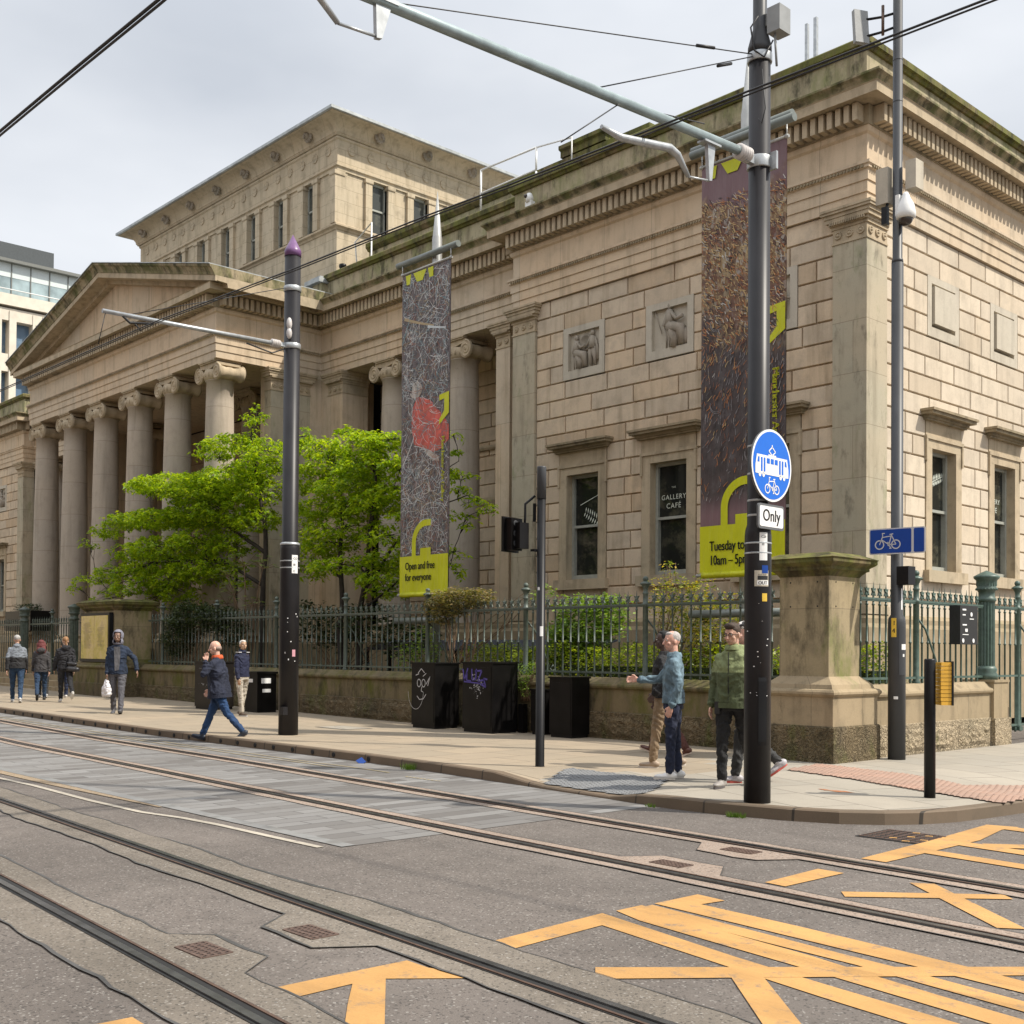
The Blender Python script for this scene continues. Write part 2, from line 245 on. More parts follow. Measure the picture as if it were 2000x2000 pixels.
# ------------------------------------------------------------------ object helpers
def tag(o, label=None, cat=None, group=None, kind=None):
    if label: o['label'] = label
    if cat: o['category'] = cat
    if group: o['group'] = group
    if kind: o['kind'] = kind
    return o
def thing(name, label, cat, loc=(0, 0, 0), group=None):
    o = bpy.data.objects.new(name, None); COL.objects.link(o); o.location = loc; o.empty_display_size = .2
    return tag(o, label, cat, group)
class MB:
    def __init__(s): s.v = []; s.f = []; s.mi = []; s.mats = []; s.T = None; s.cur = 0; s.smooth = []; s.sm = False
    def use(s, m):
        m = M[m] if isinstance(m, str) else m
        if m not in s.mats: s.mats.append(m)
        s.cur = s.mats.index(m); return s
    def add(s, vs, fs):
        k = len(s.v)
        s.v += [tuple(s.T(*p)) if s.T else tuple(p) for p in vs]
        for f in fs: s.f.append([i+k for i in f]); s.mi.append(s.cur); s.smooth.append(s.sm)
        return s
    def box(s, x0, x1, y0, y1, z0, z1):
        return s.add([(x, y, z) for z in (z0, z1) for y in (y0, y1) for x in (x0, x1)], [(0, 2, 3, 1), (4, 5, 7, 6), (0, 1, 5, 4), (2, 6, 7, 3), (0, 4, 6, 2), (1, 3, 7, 5)])
    def obox(s, c, ax, ay, az):
        c, ax, ay, az = map(Vector, (c, ax, ay, az))
        return s.add([tuple(c+i*ax+j*ay+k*az) for k in (-.5, .5) for j in (-.5, .5) for i in (-.5, .5)], [(0, 2, 3, 1), (4, 5, 7, 6), (0, 1, 5, 4), (2, 6, 7, 3), (0, 4, 6, 2), (1, 3, 7, 5)])
    def block(s, u0, u1, z0, z1, n0=-.35, n1=0, c=.018, d=.028):
        d = .05; R4 = lambda i, n: [(u0+i, n, z0+i), (u1-i, n, z0+i), (u1-i, n, z1-i), (u0+i, n, z1-i)]
        v = R4(0, n0)+R4(0, n1-d)+R4(.015, n1-d)+R4(.017, n1-.012)+R4(.027, n1)
        return s.add(v, [(4*k+i, 4*k+(i+1) % 4, 4*k+4+(i+1) % 4, 4*k+4+i) for k in range(4) for i in range(4)]+[(16, 17, 18, 19)])
    def lathe(s, cx, cy, prof, n=20, ax='z', caps=True):
        vs = []; s.sm = True
        for r, z in prof:
            for i in range(n):
                a = 2*PI*i/n; p, q = r*math.cos(a), r*math.sin(a)
                vs.append((cx+p, cy+q, z) if ax == 'z' else ((cx+p, z, cy+q) if ax == 'y' else (z, cx+p, cy+q)))
        fs = [(j*n+i, j*n+(i+1) % n, (j+1)*n+(i+1) % n, (j+1)*n+i) for j in range(len(prof)-1) for i in range(n)]
        s.add(vs, fs); s.sm = False
        if caps: k = len(s.v)-len(vs); s.f += [[k+i for i in range(n)][::-1], [k+len(vs)-n+i for i in range(n)]]; s.mi += [s.cur]*2; s.smooth += [False]*2
        return s
    def tube(s, pts, r, n=8, caps=True):
        pts = [Vector(p) for p in pts]; m = len(pts); rs = r if isinstance(r, (list, tuple)) else [r]*m; vs = []
        up = None
        for i, p in enumerate(pts):
            d = (pts[min(i+1, m-1)]-pts[max(i-1, 0)]).normalized()
            a = d.cross(Vector((0, 0, 1)) if abs(d.z) < .9 else Vector((1, 0, 0))) if up is None else up-d*up.dot(d)
            if a.length < 1e-6: a = d.orthogonal()
            a.normalize(); up = a; b = d.cross(a)
            vs += [tuple(p+(a*math.cos(2*PI*k/n)+b*math.sin(2*PI*k/n))*rs[i]) for k in range(n)]
        s.sm = True
        s.add(vs, [(j*n+i, j*n+(i+1) % n, (j+1)*n+(i+1) % n, (j+1)*n+i) for j in range(m-1) for i in range(n)]); s.sm = False
        if caps: k = len(s.v)-len(vs); s.f += [[k+i for i in range(n)][::-1], [k+len(vs)-n+i for i in range(n)]]; s.mi += [s.cur]*2; s.smooth += [False]*2
        return s
    def ball(s, c, r, n=10, m=7):
        rx, ry, rz = r if isinstance(r, (tuple, list)) else (r, r, r); vs = [(c[0], c[1], c[2]-rz)]
        for j in range(1, m):
            t = PI*j/m-PI/2
            vs += [(c[0]+rx*math.cos(t)*math.cos(2*PI*i/n), c[1]+ry*math.cos(t)*math.sin(2*PI*i/n), c[2]+rz*math.sin(t)) for i in range(n)]
        vs.append((c[0], c[1], c[2]+rz)); L = len(vs)-1
        fs = [(0, 1+(i+1) % n, 1+i) for i in range(n)]+[(L, L-n+i, L-n+(i+1) % n) for i in range(n)]
        fs += [(1+j*n+i, 1+j*n+(i+1) % n, 1+(j+1)*n+(i+1) % n, 1+(j+1)*n+i) for j in range(m-2) for i in range(n)]
        s.sm = True; s.add(vs, fs); s.sm = False; return s
    def prism(s, poly, a, b, plane='uz'):      # polygon in (u,z) extruded along n from a to b
        n = len(poly)
        f = (lambda p, t: (p[0], t, p[1])) if plane == 'uz' else ((lambda p, t: (p[0], p[1], t)) if plane == 'xy' else (lambda p, t: (t, p[0], p[1])))
        return s.add([f(p, a) for p in poly]+[f(p, b) for p in poly], [list(range(n))[::-1], list(range(n, 2*n))]+[(i, (i+1) % n, n+(i+1) % n, n+i) for i in range(n)])
    def sweep(s, path, prof, closed_prof=True, caps=True):   # path [(x,y)], outward = left of travel, prof [(n,z)]
        P = [Vector(p) for p in path]; m = len(P); dirs = [(P[i+1]-P[i]).normalized() for i in range(m-1)]; vs = []
        for i, p in enumerate(P):
            d0 = dirs[max(i-1, 0)]; d1 = dirs[min(i, m-2)]
            n0 = Vector((-d0.y, d0.x)); n1 = Vector((-d1.y, d1.x)); b = n0+n1; b = b/ (b.dot(n0)) if b.length > 1e-6 else n0
            vs += [(p.x+b.x*q, p.y+b.y*q, z) for q, z in prof]
        k = len(prof); r = range(k) if closed_prof else range(k-1)
        s.add(vs, [(i*k+j, (i+1)*k+j, (i+1)*k+(j+1) % k, i*k+(j+1) % k) for i in range(m-1) for j in r])
        if caps and closed_prof: b0 = len(s.v)-len(vs); s.f += [[b0+j for j in range(k)], [b0+(m-1)*k+j for j in range(k)][::-1]]; s.mi += [s.cur]*2; s.smooth += [False]*2
        return s
    def build(s, name, mat=None, parent=None, recalc=True):
        me = bpy.data.meshes.new(name); me.from_pydata(s.v, [], s.f)
        if mat is not None: me.materials.append(M[mat] if isinstance(mat, str) else mat)
        else:
            for m in s.mats: me.materials.append(m)
            me.polygons.foreach_set('material_index', s.mi)
        me.polygons.foreach_set('use_smooth', s.smooth)
        if recalc:
            bm = bmesh.new(); bm.from_mesh(me); bmesh.ops.recalc_face_normals(bm, faces=bm.faces); bm.to_mesh(me); bm.free()
        me.update(); o = bpy.data.objects.new(name, me); COL.objects.link(o)
        if parent is not None: place(o, parent)
        return o
def wloc(o):
    v = Vector(o.location)
    while o.parent: o = o.parent; v += Vector(o.location)
    return v
def place(o, parent):         # vertices were written in world coordinates; keep them there under a parent at any base point
    o.parent = parent; o.location = Vector(o.location)-wloc(parent)
    return o
def copy_tree(o, parent=None):
    c = o.copy(); COL.objects.link(c); c.parent = parent
    for ch in list(o.children): copy_tree(ch, c)
    return c
def gz(x): return max(0.0, -x-20)*.009
def frameF(x0, y): return lambda u, n, z: (x0+u, y-n, z)          # front walls, facing the street (-y)
def frameS(x, y0): return lambda u, n, z: (x+n, y0+u, z)          # side walls, facing +x
def text_polys(txt, size, space=1.0):
    cu = bpy.data.curves.new('t', 'FONT'); cu.body = txt; cu.size = size; cu.space_character = space; cu.space_line = 1.15; cu.resolution_u = 3
    o = bpy.data.objects.new('t', cu); COL.objects.link(o); dg = bpy.context.evaluated_depsgraph_get(); dg.update()
    me = bpy.data.meshes.new_from_object(o.evaluated_get(dg)); vs = [tuple(v.co) for v in me.vertices]; fs = [list(p.vertices) for p in me.polygons]
    bpy.data.objects.remove(o); bpy.data.curves.remove(cu); bpy.data.meshes.remove(me); return vs, fs
def put_text(mb, txt, size, fn, space=1.0, sx=1.0, bold=0):
    vs, fs = text_polys(txt, size, space)
    for dx in ([0] if not bold else [0, bold]):
        mb.add([fn(x*sx+dx, y) for x, y, _ in vs], fs)
    return mb
# ------------------------------------------------------------------ ground, road, tracks
def sheet(name, x0, x1, y0, y1, h, mat, dx=4.0):
    mb = MB(); n = max(1, int((x1-x0)/dx))
    xs = [x0+(x1-x0)*i/n for i in range(n+1)]
    mb.add([(x, y, h+gz(x)) for x in xs for y in (y0, y1)], [(2*i, 2*i+2, 2*i+3, 2*i+1) for i in range(n)])
    return tag(mb.build(name, mat), kind='structure')
def strip(mb, pts_a, pts_b, h, t=None):
    n = len(pts_a); vs = [(x, y, gz(x)+h) for x, y in pts_a]+[(x, y, gz(x)+h) for x, y in pts_b]
    return mb.add(vs, [(i, i+1, n+i+1, n+i) for i in range(n-1)])
tag(MB().add([(-900, -900, -.35), (900, -900, -.35), (900, 900, -.35), (-900, 900, -.35)], [(0, 1, 2, 3)]).build('ground', 'asphalt'), kind='structure')
mb = MB(); xs = [-130]+[-60+2*i for i in range(41)]+[60]
mb.add([(x, y, gz(max(x, -60))) for x in xs for y in (-40, 60)], [(2*i, 2*i+2, 2*i+3, 2*i+1) for i in range(len(xs)-1)])
tag(mb.build('road', 'asphalt'), kind='structure')
XS = [-44+.8*i for i in range(81)]
RAIL = {'A': (-.0595, 2.417), 'B': (-.0522, 3.76), 'C': (-.0392, 6.473), 'D': (-.0467, 7.842)}
def ry(k, x):
    a, b = RAIL[k]
    if k == 'D' and x < -15: return b+a*-15+(x+15)*-.03
    return a*x+b
def wob(x, k, s=.05): return s*noise.noise((x*.9, k*7.3, 1.7))+s*.6*noise.noise((x*4.1, k*3.3, .7))
# paved tram crossing of grey setts, left of x=-7.85
px = [x for x in XS if x <= -7.8]
kerbpts = [(-60, 9.95), (-44, 9.9), (-36, 9.85), (-30, 9.8), (-24, 9.8), (-19, 9.84), (-14, 9.88), (-12.1, 9.8), (-10.8, 9.68), (-10.2, 9.64), (-9.5, 9.56), (-8.7, 9.5), (-7.8, 9.43), (-7.3, 9.46), (-6.97, 9.53), (-6.49, 9.64), (-6.04, 9.84), (-5.72, 10.12), (-5.5, 10.45), (-5.36, 10.85), (-5.28, 11.4), (-5.22, 12.04), (-5.12, 13.5), (-5.0, 18), (-5.0, 60)]
def kerb_y(x):
    for (x0, y0), (x1, y1) in zip(kerbpts, kerbpts[1:]):
        if x0 <= x <= x1: return y0+(y1-y0)*(x-x0)/(x1-x0)
    return 9.9
mb = MB(); strip(mb, [(x, 5.62 if x > -17 else 5.8) for x in px], [(x, kerb_y(x)) for x in px], .004); slabs = tag(mb.build('paving', 'slab'), kind='structure')
mb = MB(); strip(mb, [(x, 5.50 if x > -17 else 5.66) for x in px], [(x, 5.64 if x > -17 else 5.82) for x in px], .007); tag(mb.build('paving_edge', stone('pale_edging', (.20, .20, .20), (.23, .23, .225), (.17, .17, .17))), kind='structure')
bx = [x for x in XS if x <= -10.4]; mb = MB(); strip(mb, [(x, 5.35 if x < -14 else 5.35+(x+14)*.035) for x in bx], [(x, 5.66 if x <= -17 else 5.49) for x in bx], .0075); tag(mb.build('road_strip', 'beige'), kind='structure')
def bands():
    for k, w0, w1, mt in (('A', -.34, .28, 'band'), ('B', -.24, .34, 'band'), ('C', -.20, .20, 'bandpink'), ('D', -.20, .21, 'bandpink')):
        mb = MB(); tb = MB(); kk = ord(k)
        fx = [-44+.2*i for i in range(340)]
        lo = [(x, ry(k, x)+w0+(wob(x, kk) if k in 'AB' else wob(x, kk, .02))) for x in fx]; hi = [(x, ry(k, x)+w1+(wob(x, kk+5) if k in 'AB' else wob(x, kk+5, .02))) for x in fx]
        # drain notch in the concrete beside each rail near x=-5.7
        sgn = 1 if k in 'AC' else -1
        tgt = hi if sgn > 0 else lo
        for i, x in enumerate(fx):
            if -6.15 < x < -5.3: tgt[i] = (x, ry(k, x)+sgn*(.50+.05*noise.noise((x*6, kk, 0))))
        strip(mb, lo, hi, .007)
        tag(mb.build('road_concrete', mt), kind='structure')
        for e in (lo, hi):
            wd = [abs(.007+.018*noise.noise((x*1.3, kk, y)))+.0015 for x, y in e]
            if k in 'CD': wd = [.004+q*.2 for q in wd]
            strip(tb, [(x, y-w) for (x, y), w in zip(e, wd)], [(x, y+w) for (x, y), w in zip(e, wd)], .0095)
        tag(tb.build('road_joint', 'tar'), kind='structure')
        g_ = MB(); c0 = [(x, ry(k, x)-.068) for x in XS]; c1 = [(x, ry(k, x)+.068) for x in XS]; strip(g_, c0, c1, .0105)
        tag(g_.build('rail_groove', 'black'), kind='structure')
        r = MB(); d = 1 if k in 'AC' else -1      # running head on the outer side of each rail, keeper on the inner side
        for a0, a1, h, mt2 in ((-.050, -.006, .020, 'steel'), (.042, .058, .016, 'railside')):
            r.use(mt2); A = [(x, ry(k, x)+d*a0) for x in XS]; B = [(x, ry(k, x)+d*a1) for x in XS]; strip(r, A, B, h); strip(r, A, A, h)
            for E in (A, B):
                n = len(E); r.add([(x, y, gz(x)+h) for x, y in E]+[(x, y, gz(x)+.008) for x, y in E], [(i, i+1, n+i+1, n+i) for i in range(n-1)])
        tag(r.build('tram_rail', None, recalc=False), kind='structure')
bands()
# dark joint lines beside the far rails on the setts
# ---- markings
PN = [0]
def poly(mb, pts, h=.004):
    PN[0] += 1; h = .004+.0002*PN[0]
    c = [(x+.012*noise.noise((x*9, y*9, 3)), y+.012*noise.noise((x*9, y*9, 8))) for x, y in pts]
    mb.add([(x, y, gz(x)+h) for x, y in c], [list(range(len(c)))])
def band_poly(mb, top, bot, h=.016): poly(mb, top+bot[::-1], h)
def sub(a, b, n=8): return [(a[0]+(b[0]-a[0])*i/n, a[1]+(b[1]-a[1])*i/n) for i in range(n+1)]
mk = MB()
poly(mk, [(-4.89, 2.95), (-4.89, 3.17), (-4.86, 3.76), (-4.68, 3.76), (-4.42, 3.86), (-4.42, 3.76), (-4.66, 3.48), (-3.9, 2.90), (-3.95, 2.72), (-4.46, 3.11), (-4.70, 3.3), (-4.69, 2.95)])
poly(mk, [(-4.95, 1.6), (-4.91, 2.28), (-4.73, 2.28), (-4.7, 1.6)])
L1t = [(-4.94, 5.34), (-3.75, 5.12), (-3.15, 5.03), (-2.54, 4.95), (-1.2, 4.8)]; L1b = [(-4.72, 5.11), (-3.67, 4.93), (-3.05, 4.83), (-2.6, 4.77), (-1.2, 4.6)]
poly(mk, L1t+L1b[::-1]); poly(mk, [(-4.87, 4.37), (-4.94, 5.34), (-4.72, 5.11), (-4.67, 4.36)], .0165)
poly(mk, [(-4.93, 5.70), (-4.17, 5.53), (-3.52, 5.44), (-3.13, 5.36), (-2.7, 5.28), (-1.2, 5.05), (-1.2, 4.87), (-2.34, 5.05), (-2.61, 5.09), (-3.29, 5.19), (-3.89, 5.27), (-4.65, 5.37), (-4.93, 5.46)])
poly(mk, [(-4.89, 5.76), (-4.0, 5.67), (-3.44, 5.61), (-3.07, 5.57), (-1.2, 5.33), (-1.2, 5.14), (-2.33, 5.33), (-3.04, 5.43), (-3.25, 5.46), (-3.8, 5.50), (-4.15, 5.53), (-4.89, 5.60)], .0165)
poly(mk, [(-4.91, 5.8), (-4.9, 6.24), (-4.66, 6.22), (-4.69, 6.01), (-3.94, 5.97), (-3.4, 5.93), (-2.83, 5.87), (-1.2, 5.62), (-1.2, 5.42), (-2.47, 5.62), (-3.0, 5.67), (-3.49, 5.70), (-4.2, 5.75)])
poly(mk, [(-4.12, 4.41), (-2.65, 6.09), (-2.52, 6.0), (-3.98, 4.25)], .017)
poly(mk, [(-3.62, 4.86), (-3.46, 4.93), (-2.55, 4.1), (-2.68, 3.98)], .017)
poly(mk, [(-2.62, 6.05), (-2.45, 6.08), (-1.0, 4.9), (-1.1, 4.8)], .017)
poly(mk, [(-4.84, 6.92), (-4.88, 7.66), (-4.66, 7.66), (-4.66, 6.91)])
poly(mk, [(-4.32, 7.05), (-3.53, 7.80), (-3.42, 7.70), (-4.20, 6.92)]); poly(mk, [(-4.16, 7.70), (-4.02, 7.79), (-3.0, 6.93), (-3.13, 6.83)], .017)
poly(mk, [(-4.90, 8.30), (-4.97, 9.59), (-5.08, 10.86), (-4.8, 10.95), (-4.84, 10.65), (-4.70, 9.91), (-4.68, 8.30)])
for (a, b) in (((-4.9, 10.9), (-1.0, 10.6)), ((-4.75, 9.72), (-1, 9.35)), ((-4.74, 9.12), (-1, 8.75))): poly(mk, [a, b, (b[0], b[1]-.2), (a[0], a[1]-.2)], .0165)
poly(mk, [(-4.6, 9.75), (-3.2, 10.9), (-3.05, 10.8), (-4.45, 9.6)], .017)
tag(mk.build('road_marking', 'yellow'), kind='structure')
wl = [(-19, 5.2), (-16.5, 5.18), (-14.95, 5.16), (-13.86, 5.19), (-12.15, 5.14), (-10.99, 5.16), (-10.36, 5.28), (-9.74, 5.33), (-8.9, 5.34), (-8.1, 5.36)]
mk = MB(); strip(mk, [(x, y-.035) for x, y in wl], [(x, y+.035) for x, y in wl], .0065); tag(mk.build('road_marking', 'whiteroad'), kind='structure')
mk = MB()
for yo, (xa, xb) in ((9.28, (-40, -12.4)), (9.1, (-40, -13.4)), (9.15, (-11.9, -11.2))):
    n = 60; pts = [(xa+(xb-xa)*i/n, yo+.02*math.sin(i)) for i in range(n+1)]; strip(mk, [(x, y-.02) for x, y in pts], [(x, y+.02) for x, y in pts], .0105)
tag(mk.build('road_marking', 'cream'), kind='structure')
def grate(x, y, w, d, lbl):
    
    t = thing('drain_grate', lbl, 'drain grate', (x, y, gz(x)+.0125), 'iron drain grates beside the rails')
    mb = MB(); z = gz(x)+.006; mb.use('black').box(x-w/2, x+w/2, y-d/2, y+d/2, z, z+.003)
    mb.build('recess', None, t); mb = MB()
    for i in range(9): u = x-w/2+w*i/8; mb.box(u-.008, u+.008, y-d/2, y+d/2, z+.002, z+.006)
    for j in range(5): v = y-d/2+d*j/4; mb.box(x-w/2, x+w/2, v-.010, v+.010, z+.001, z+.0065)
    mb.build('grille', 'grate', t)
grate(-5.74, 3.06, .30, .17, 'rusty drain grate beside the nearest tram rail')
grate(-5.70, 3.98-.30+.03, .30, .17, 'rusty drain grate in pale concrete between the two nearer rails')
grate(-5.73, 6.97, .30, .15, 'drain grate beside the third rail, right of the paved setts')
grate(-5.73, 7.86, .30, .15, 'small drain grate between the two far rails')
t = tag(MB().box(-5.55, -4.95, 9.3, 9.9, .003, .006).build('manhole_cover', 'black'), 'ribbed iron manhole cover beside the corner kerb, overlapped by yellow paint', 'manhole cover')
mbm = MB()
for i in range(7):
    for j in range(7):
        x, y = -5.5+i*.082, 9.35+j*.082; mbm.use('yellow' if (i+j*2) % 5 == 0 and i > 2 else 'grate'); mbm.obox((x, y, .008), (.06, .02, 0), (-.01, .035, 0), (0, 0, .006))
mbm.build('tread', None, t)
# ---- pavement
def densify(pts, step):
    out = []
    for (a, b) in zip(pts, pts[1:]):
        n = max(1, int(math.dist(a, b)/step)); out += [(a[0]+(b[0]-a[0])*i/n, a[1]+(b[1]-a[1])*i/n) for i in range(n)]
    return out+[pts[-1]]
K = densify(kerbpts, .35)
def dip(x, y):
    if y > 12.5: return 0
    a = min(1, max(0, (x+10.75)/.8)); b = min(1, max(0, (-8.0-x)/.7)); s = min(a, b); s = s*s*(3-2*s)
    e = math.exp(-max(0, y-9.6)**2/.5); q = .085*s*e
    # second dropped kerb on the side street
    return q
def ph(x, y): return .12+gz(x)-dip(x, y)-.06*min(1, max(0, (y-12.2)/.8))*min(1, max(0, (x+6.8)/1.2))
mb = MB(); NT = 16; rows = []
for i, (x, y) in enumerate(K):
    if x < -8.7: ix, iy = x, 15.6
    elif y < 12: f = (x+8.7)/3.5; ix, iy = -8.7, 15.6
    else: ix, iy = -8.7, max(15.6, y)
    row = []
    d = K[min(i+1, len(K)-1)]; e = K[max(i-1, 0)]; nx, ny = -(d[1]-e[1]), (d[0]-e[0]); L = math.hypot(nx, ny); kx, ky = x+nx/L*.14, y+ny/L*.14
    for j in range(NT+1): t = (j/NT)**1.5; X, Y = kx+(ix-kx)*t, ky+(iy-ky)*t; row.append((X, Y, ph(X, Y)))
    rows.append(row)
def pavemat(x, y): return 1 if (x > -8.6 and y < 60) else 0
for i in range(len(rows)-1):
    for j in range(NT):
        q = [rows[i][j], rows[i+1][j], rows[i+1][j+1], rows[i][j+1]]; mb.use('flag_grey' if sum(p[0] for p in q)/4 > -9.6-.6*math.sin(q[0][1]*2.0) else 'flag'); mb.add(q, [(0, 1, 2, 3)])
bmo = mb.build('pavement', None); tag(bmo, kind='structure')
bm = bmesh.new(); bm.from_mesh(bmo.data); bmesh.ops.remove_doubles(bm, verts=bm.verts, dist=.001); bm.to_mesh(bmo.data); bm.free()
# kerb with drain holes
kb = MB(); rowsK = []
for i, (x, y) in enumerate(K):
    d = K[min(i+1, len(K)-1)]; e = K[max(i-1, 0)]; nx, ny = -(d[1]-e[1]), (d[0]-e[0]); L = math.hypot(nx, ny); nx /= L; ny /= L
    h = ph(x+nx*.1, y+ny*.1)+.002; z0 = gz(x)-.02
    rowsK.append([(x, y, z0), (x+nx*.012, y+ny*.012, h-.015), (x+nx*.028, y+ny*.028, h), (x+nx*.15, y+ny*.15, h)])
n = len(rowsK); kb.add([p for r in rowsK for p in r], [(i*4+j, (i+1)*4+j, (i+1)*4+j+1, i*4+j+1) for i in range(n-1) for j in range(3)])
kerb = tag(kb.build('kerb', 'kerb'), kind='structure')
hm = MB()
for i in range(40):
    x = -14.6-i*.56
    if x < -37: break
    y = kerb_y(x); hm.lathe(x, gz(x)+.058, [(.036, y-.006), (.036, y+.03)], 12, 'y')
hm.lathe(-13.7, .058, [(.036, kerb_y(-13.7)-.006), (.036, 9.95)], 12, 'y')
tag(hm.build('kerb_drain_holes', 'black'), kind='structure')
def tactile(name, pts, mat, pitch, rot):
    t = MB()
    # blister studs
    cx = sum(p[0] for p in pts)/len(pts); cy = sum(p[1] for p in pts)/len(pts)
    def inside(x, y):
        c = False
        for (x0, y0), (x1, y1) in zip(pts, pts[1:]+pts[:1]):
            if (y0 > y) != (y1 > y) and x < (x1-x0)*(y-y0)/(y1-y0)+x0: c = not c
        return c
    cs, sn = math.cos(rot), math.sin(rot)
    for i in range(-60, 60):
        for j in range(-60, 60):
            a, b = i*pitch, j*pitch; x, y = cx+a*cs-b*sn, cy+a*sn+b*cs
            if inside(x, y):
                z = ph(x, y)+.015; r = pitch*.25; q = []
                hp = pitch/2; t.add([(x+a_*cs*hp-b_*sn*hp, y+a_*sn*hp+b_*cs*hp, ph(x+a_*cs*hp-b_*sn*hp, y+a_*sn*hp+b_*cs*hp)+.014) for a_, b_ in ((-1, -1), (1, -1), (1, 1), (-1, 1))], [(0, 1, 2, 3)])
                for rr, zz in ((r, 0), (r*.6, .006)): q += [(x+rr*math.cos(k*PI/3), y+rr*math.sin(k*PI/3), z+zz) for k in range(6)]
                t.add(q, [(k, (k+1) % 6, 6+(k+1) % 6, 6+k) for k in range(6)]+[tuple(range(6, 12))])
    return tag(t.build(name, mat), kind='structure')
# both patches lie on the flags, subdivided along the dropped kerb
g0, g1, g2, g3 = (-9.95, 9.72), (-10.5, 10.72), (-8.85, 10.72), (-8.3, 9.62)
tactile('tactile_pavement', [(g0[0]+(g3[0]-g0[0])*i/8, g0[1]+(g3[1]-g0[1])*i/8) for i in range(9)]+[g2, g1], 'grey_tact', .067, .2)
tactile('tactile_pavement', [(-8.6, 12.75), (-8.75, 13.75), (-7.3, 13.45), (-6.35, 13.0), (-5.35, 15.0), (-5.26, 11.6), (-6.3, 11.95), (-7.4, 12.4)], 'pink_tact', .067, .35)
tag(MB().add([(-6.95+.2*math.cos(a)*(1+.3*math.sin(3*a)), 11.25+.055*math.sin(a)*(1+.5*math.cos(5*a)), ph(-6.9, 11.2)+.004) for a in [k*PI/8 for k in range(16)]], [list(range(16))]).build('orange_spray_mark', paint('orange_spray', (.45, .17, .07), (.34, .27, .2), 1)), 'small patch of orange spray paint on the corner pavement', 'spray mark')
cv = thing('pavement_cover', 'grey framed access cover in the pavement right of the left tram pole', 'access cover', (-18.7, 12.85, .12))
zc = .126; c = MB(); c.use('tar').box(-19.2, -18.2, 12.55, 13.2, .119, zc-.002); c.build('frame', None, cv); c = MB().box(-19.15, -18.25, 12.6, 13.15, .12, zc+.001); c.build('plate', 'flag_grey', cv)
def tuft(x, y, z, r, h, lbl, n=90):
    mb = MB()
    for i in range(n):
        a = random.uniform(0, 2*PI); d = random.uniform(0, r); l = h*random.uniform(.5, 1); px_, py_ = x+d*math.cos(a), y+d*math.sin(a)*.5; t = random.uniform(.1, .5); w = .004
        b = random.uniform(0, PI); wx, wy = w*math.cos(b), w*math.sin(b)
        mb.add([(px_-wx, py_-wy, z), (px_+wx, py_+wy, z), (px_+t*l*math.cos(a), py_+t*l*math.sin(a), z+l)], [(0, 1, 2)])
    return tag(mb.build('grass_tuft', 'grass'), lbl, 'grass tuft', 'weeds growing at the kerb')
tuft(-12.6, 9.74, .0, .14, .11, 'bright grass tuft at the kerb beside the last drain hole', 200)
tuft(-6.95, 9.45, .0, .12, .07, 'small weed at the kerb in front of the big sign pole', 120)
tuft(-8.0, 9.38, .0, .07, .05, 'tiny weed where the dropped kerb meets the corner kerb', 60)
tag(MB().prism([(0, 0), (.13, -.02), (.16, .06), (.04, .09)], 0, .01, 'xy').build('litter_wrapper', 'blue2'), 'crumpled blue wrapper lying in a kerb drain hole', 'litter').location = (-13.8, 9.72, .03)
bpy.data.objects['litter_wrapper'].rotation_euler = (.8, .3, .2)

# ------------------------------------------------------------------ the gallery
GB = thing('gallery_building', 'long sandstone art gallery with a columned portico and rusticated corner wing', 'building', (-28, 22, 0))
CH = .4193; ZT = 10.27
def rust_wall(mb, fr, u0, u1, z0, z1, holes, L=1.32, off=.0, depth=-.4):
    mb.T = fr; k = 0; z = ZT
    while z > z0+.02:
        zb = max(z0, z-CH); off_ = (k % 2)*L*.5+off
        segs = [(u0, u1)]
        for (a, b, c, d) in holes:
            if c < z-.03 and d > zb+.03:
                ns = []
                for s, e in segs:
                    if b <= s or a >= e: ns.append((s, e)); continue
                    if a > s+.01: ns.append((s, a))
                    if b < e-.01: ns.append((b, e))
                segs = ns
        if z <= z1+.02:
            for s, e in segs:
                w = e-s
                if w < 1.0: cuts = [s, e] if k % 2 else [s, s+w*.52, e]
                elif w < 1.9: cuts = [s, s+w*(.5 if k % 2 else .68), e] if k % 4 else [s, e-w*.3, e]
                else:
                    cuts = [s]; q = s+(.95 if k % 2 else .42)+random.uniform(-.08, .08)
                    while q < e-.3: cuts.append(q); q += L*random.uniform(.93, 1.07)
                    if e-cuts[-1] < .3 and len(cuts) > 1: cuts.pop()
                    cuts.append(e)
                for a, b in zip(cuts, cuts[1:]): mb.block(a, b, zb, z, depth)
        z -= CH; k += 1
    mb.T = None
WC = [-19.26, -16.62, -13.98]        # front wing windows
SC = [23.17, 26.01, 28.85, 31.7]     # side windows
fr0 = frameF(0, 20.06); frS = frameS(-11.77, 0)
wm = MB(); holes = []
for c in WC: holes += [(c-.77, c+.77, 3.30, 6.44), (c-.68, c+.68, 8.2, 9.46)]
rust_wall(wm, fr0, -20.88, -12.45, 2.35, ZT, holes); wm.build('wall', 'block', GB)
wm = MB(); holes = []
for c in SC: holes += [(c-.77, c+.77, 3.30, 6.44), (c-.68, c+.68, 8.2, 9.46)]
rust_wall(wm, frS, 20.76, 40, 2.35, ZT, holes, off=.2); wm.build('wall', 'block_light', GB)
# left wing beyond the portico
wm = MB(); LC = [-58.3, -60.95, -63.6]; holes = []
for c in LC: holes += [(c-.77, c+.77, 3.30, 6.44), (c-.68, c+.68, 8.2, 9.46)]
rust_wall(wm, fr0, -66, -56.0, 2.35, ZT, holes); wm.build('wall', 'block', GB)
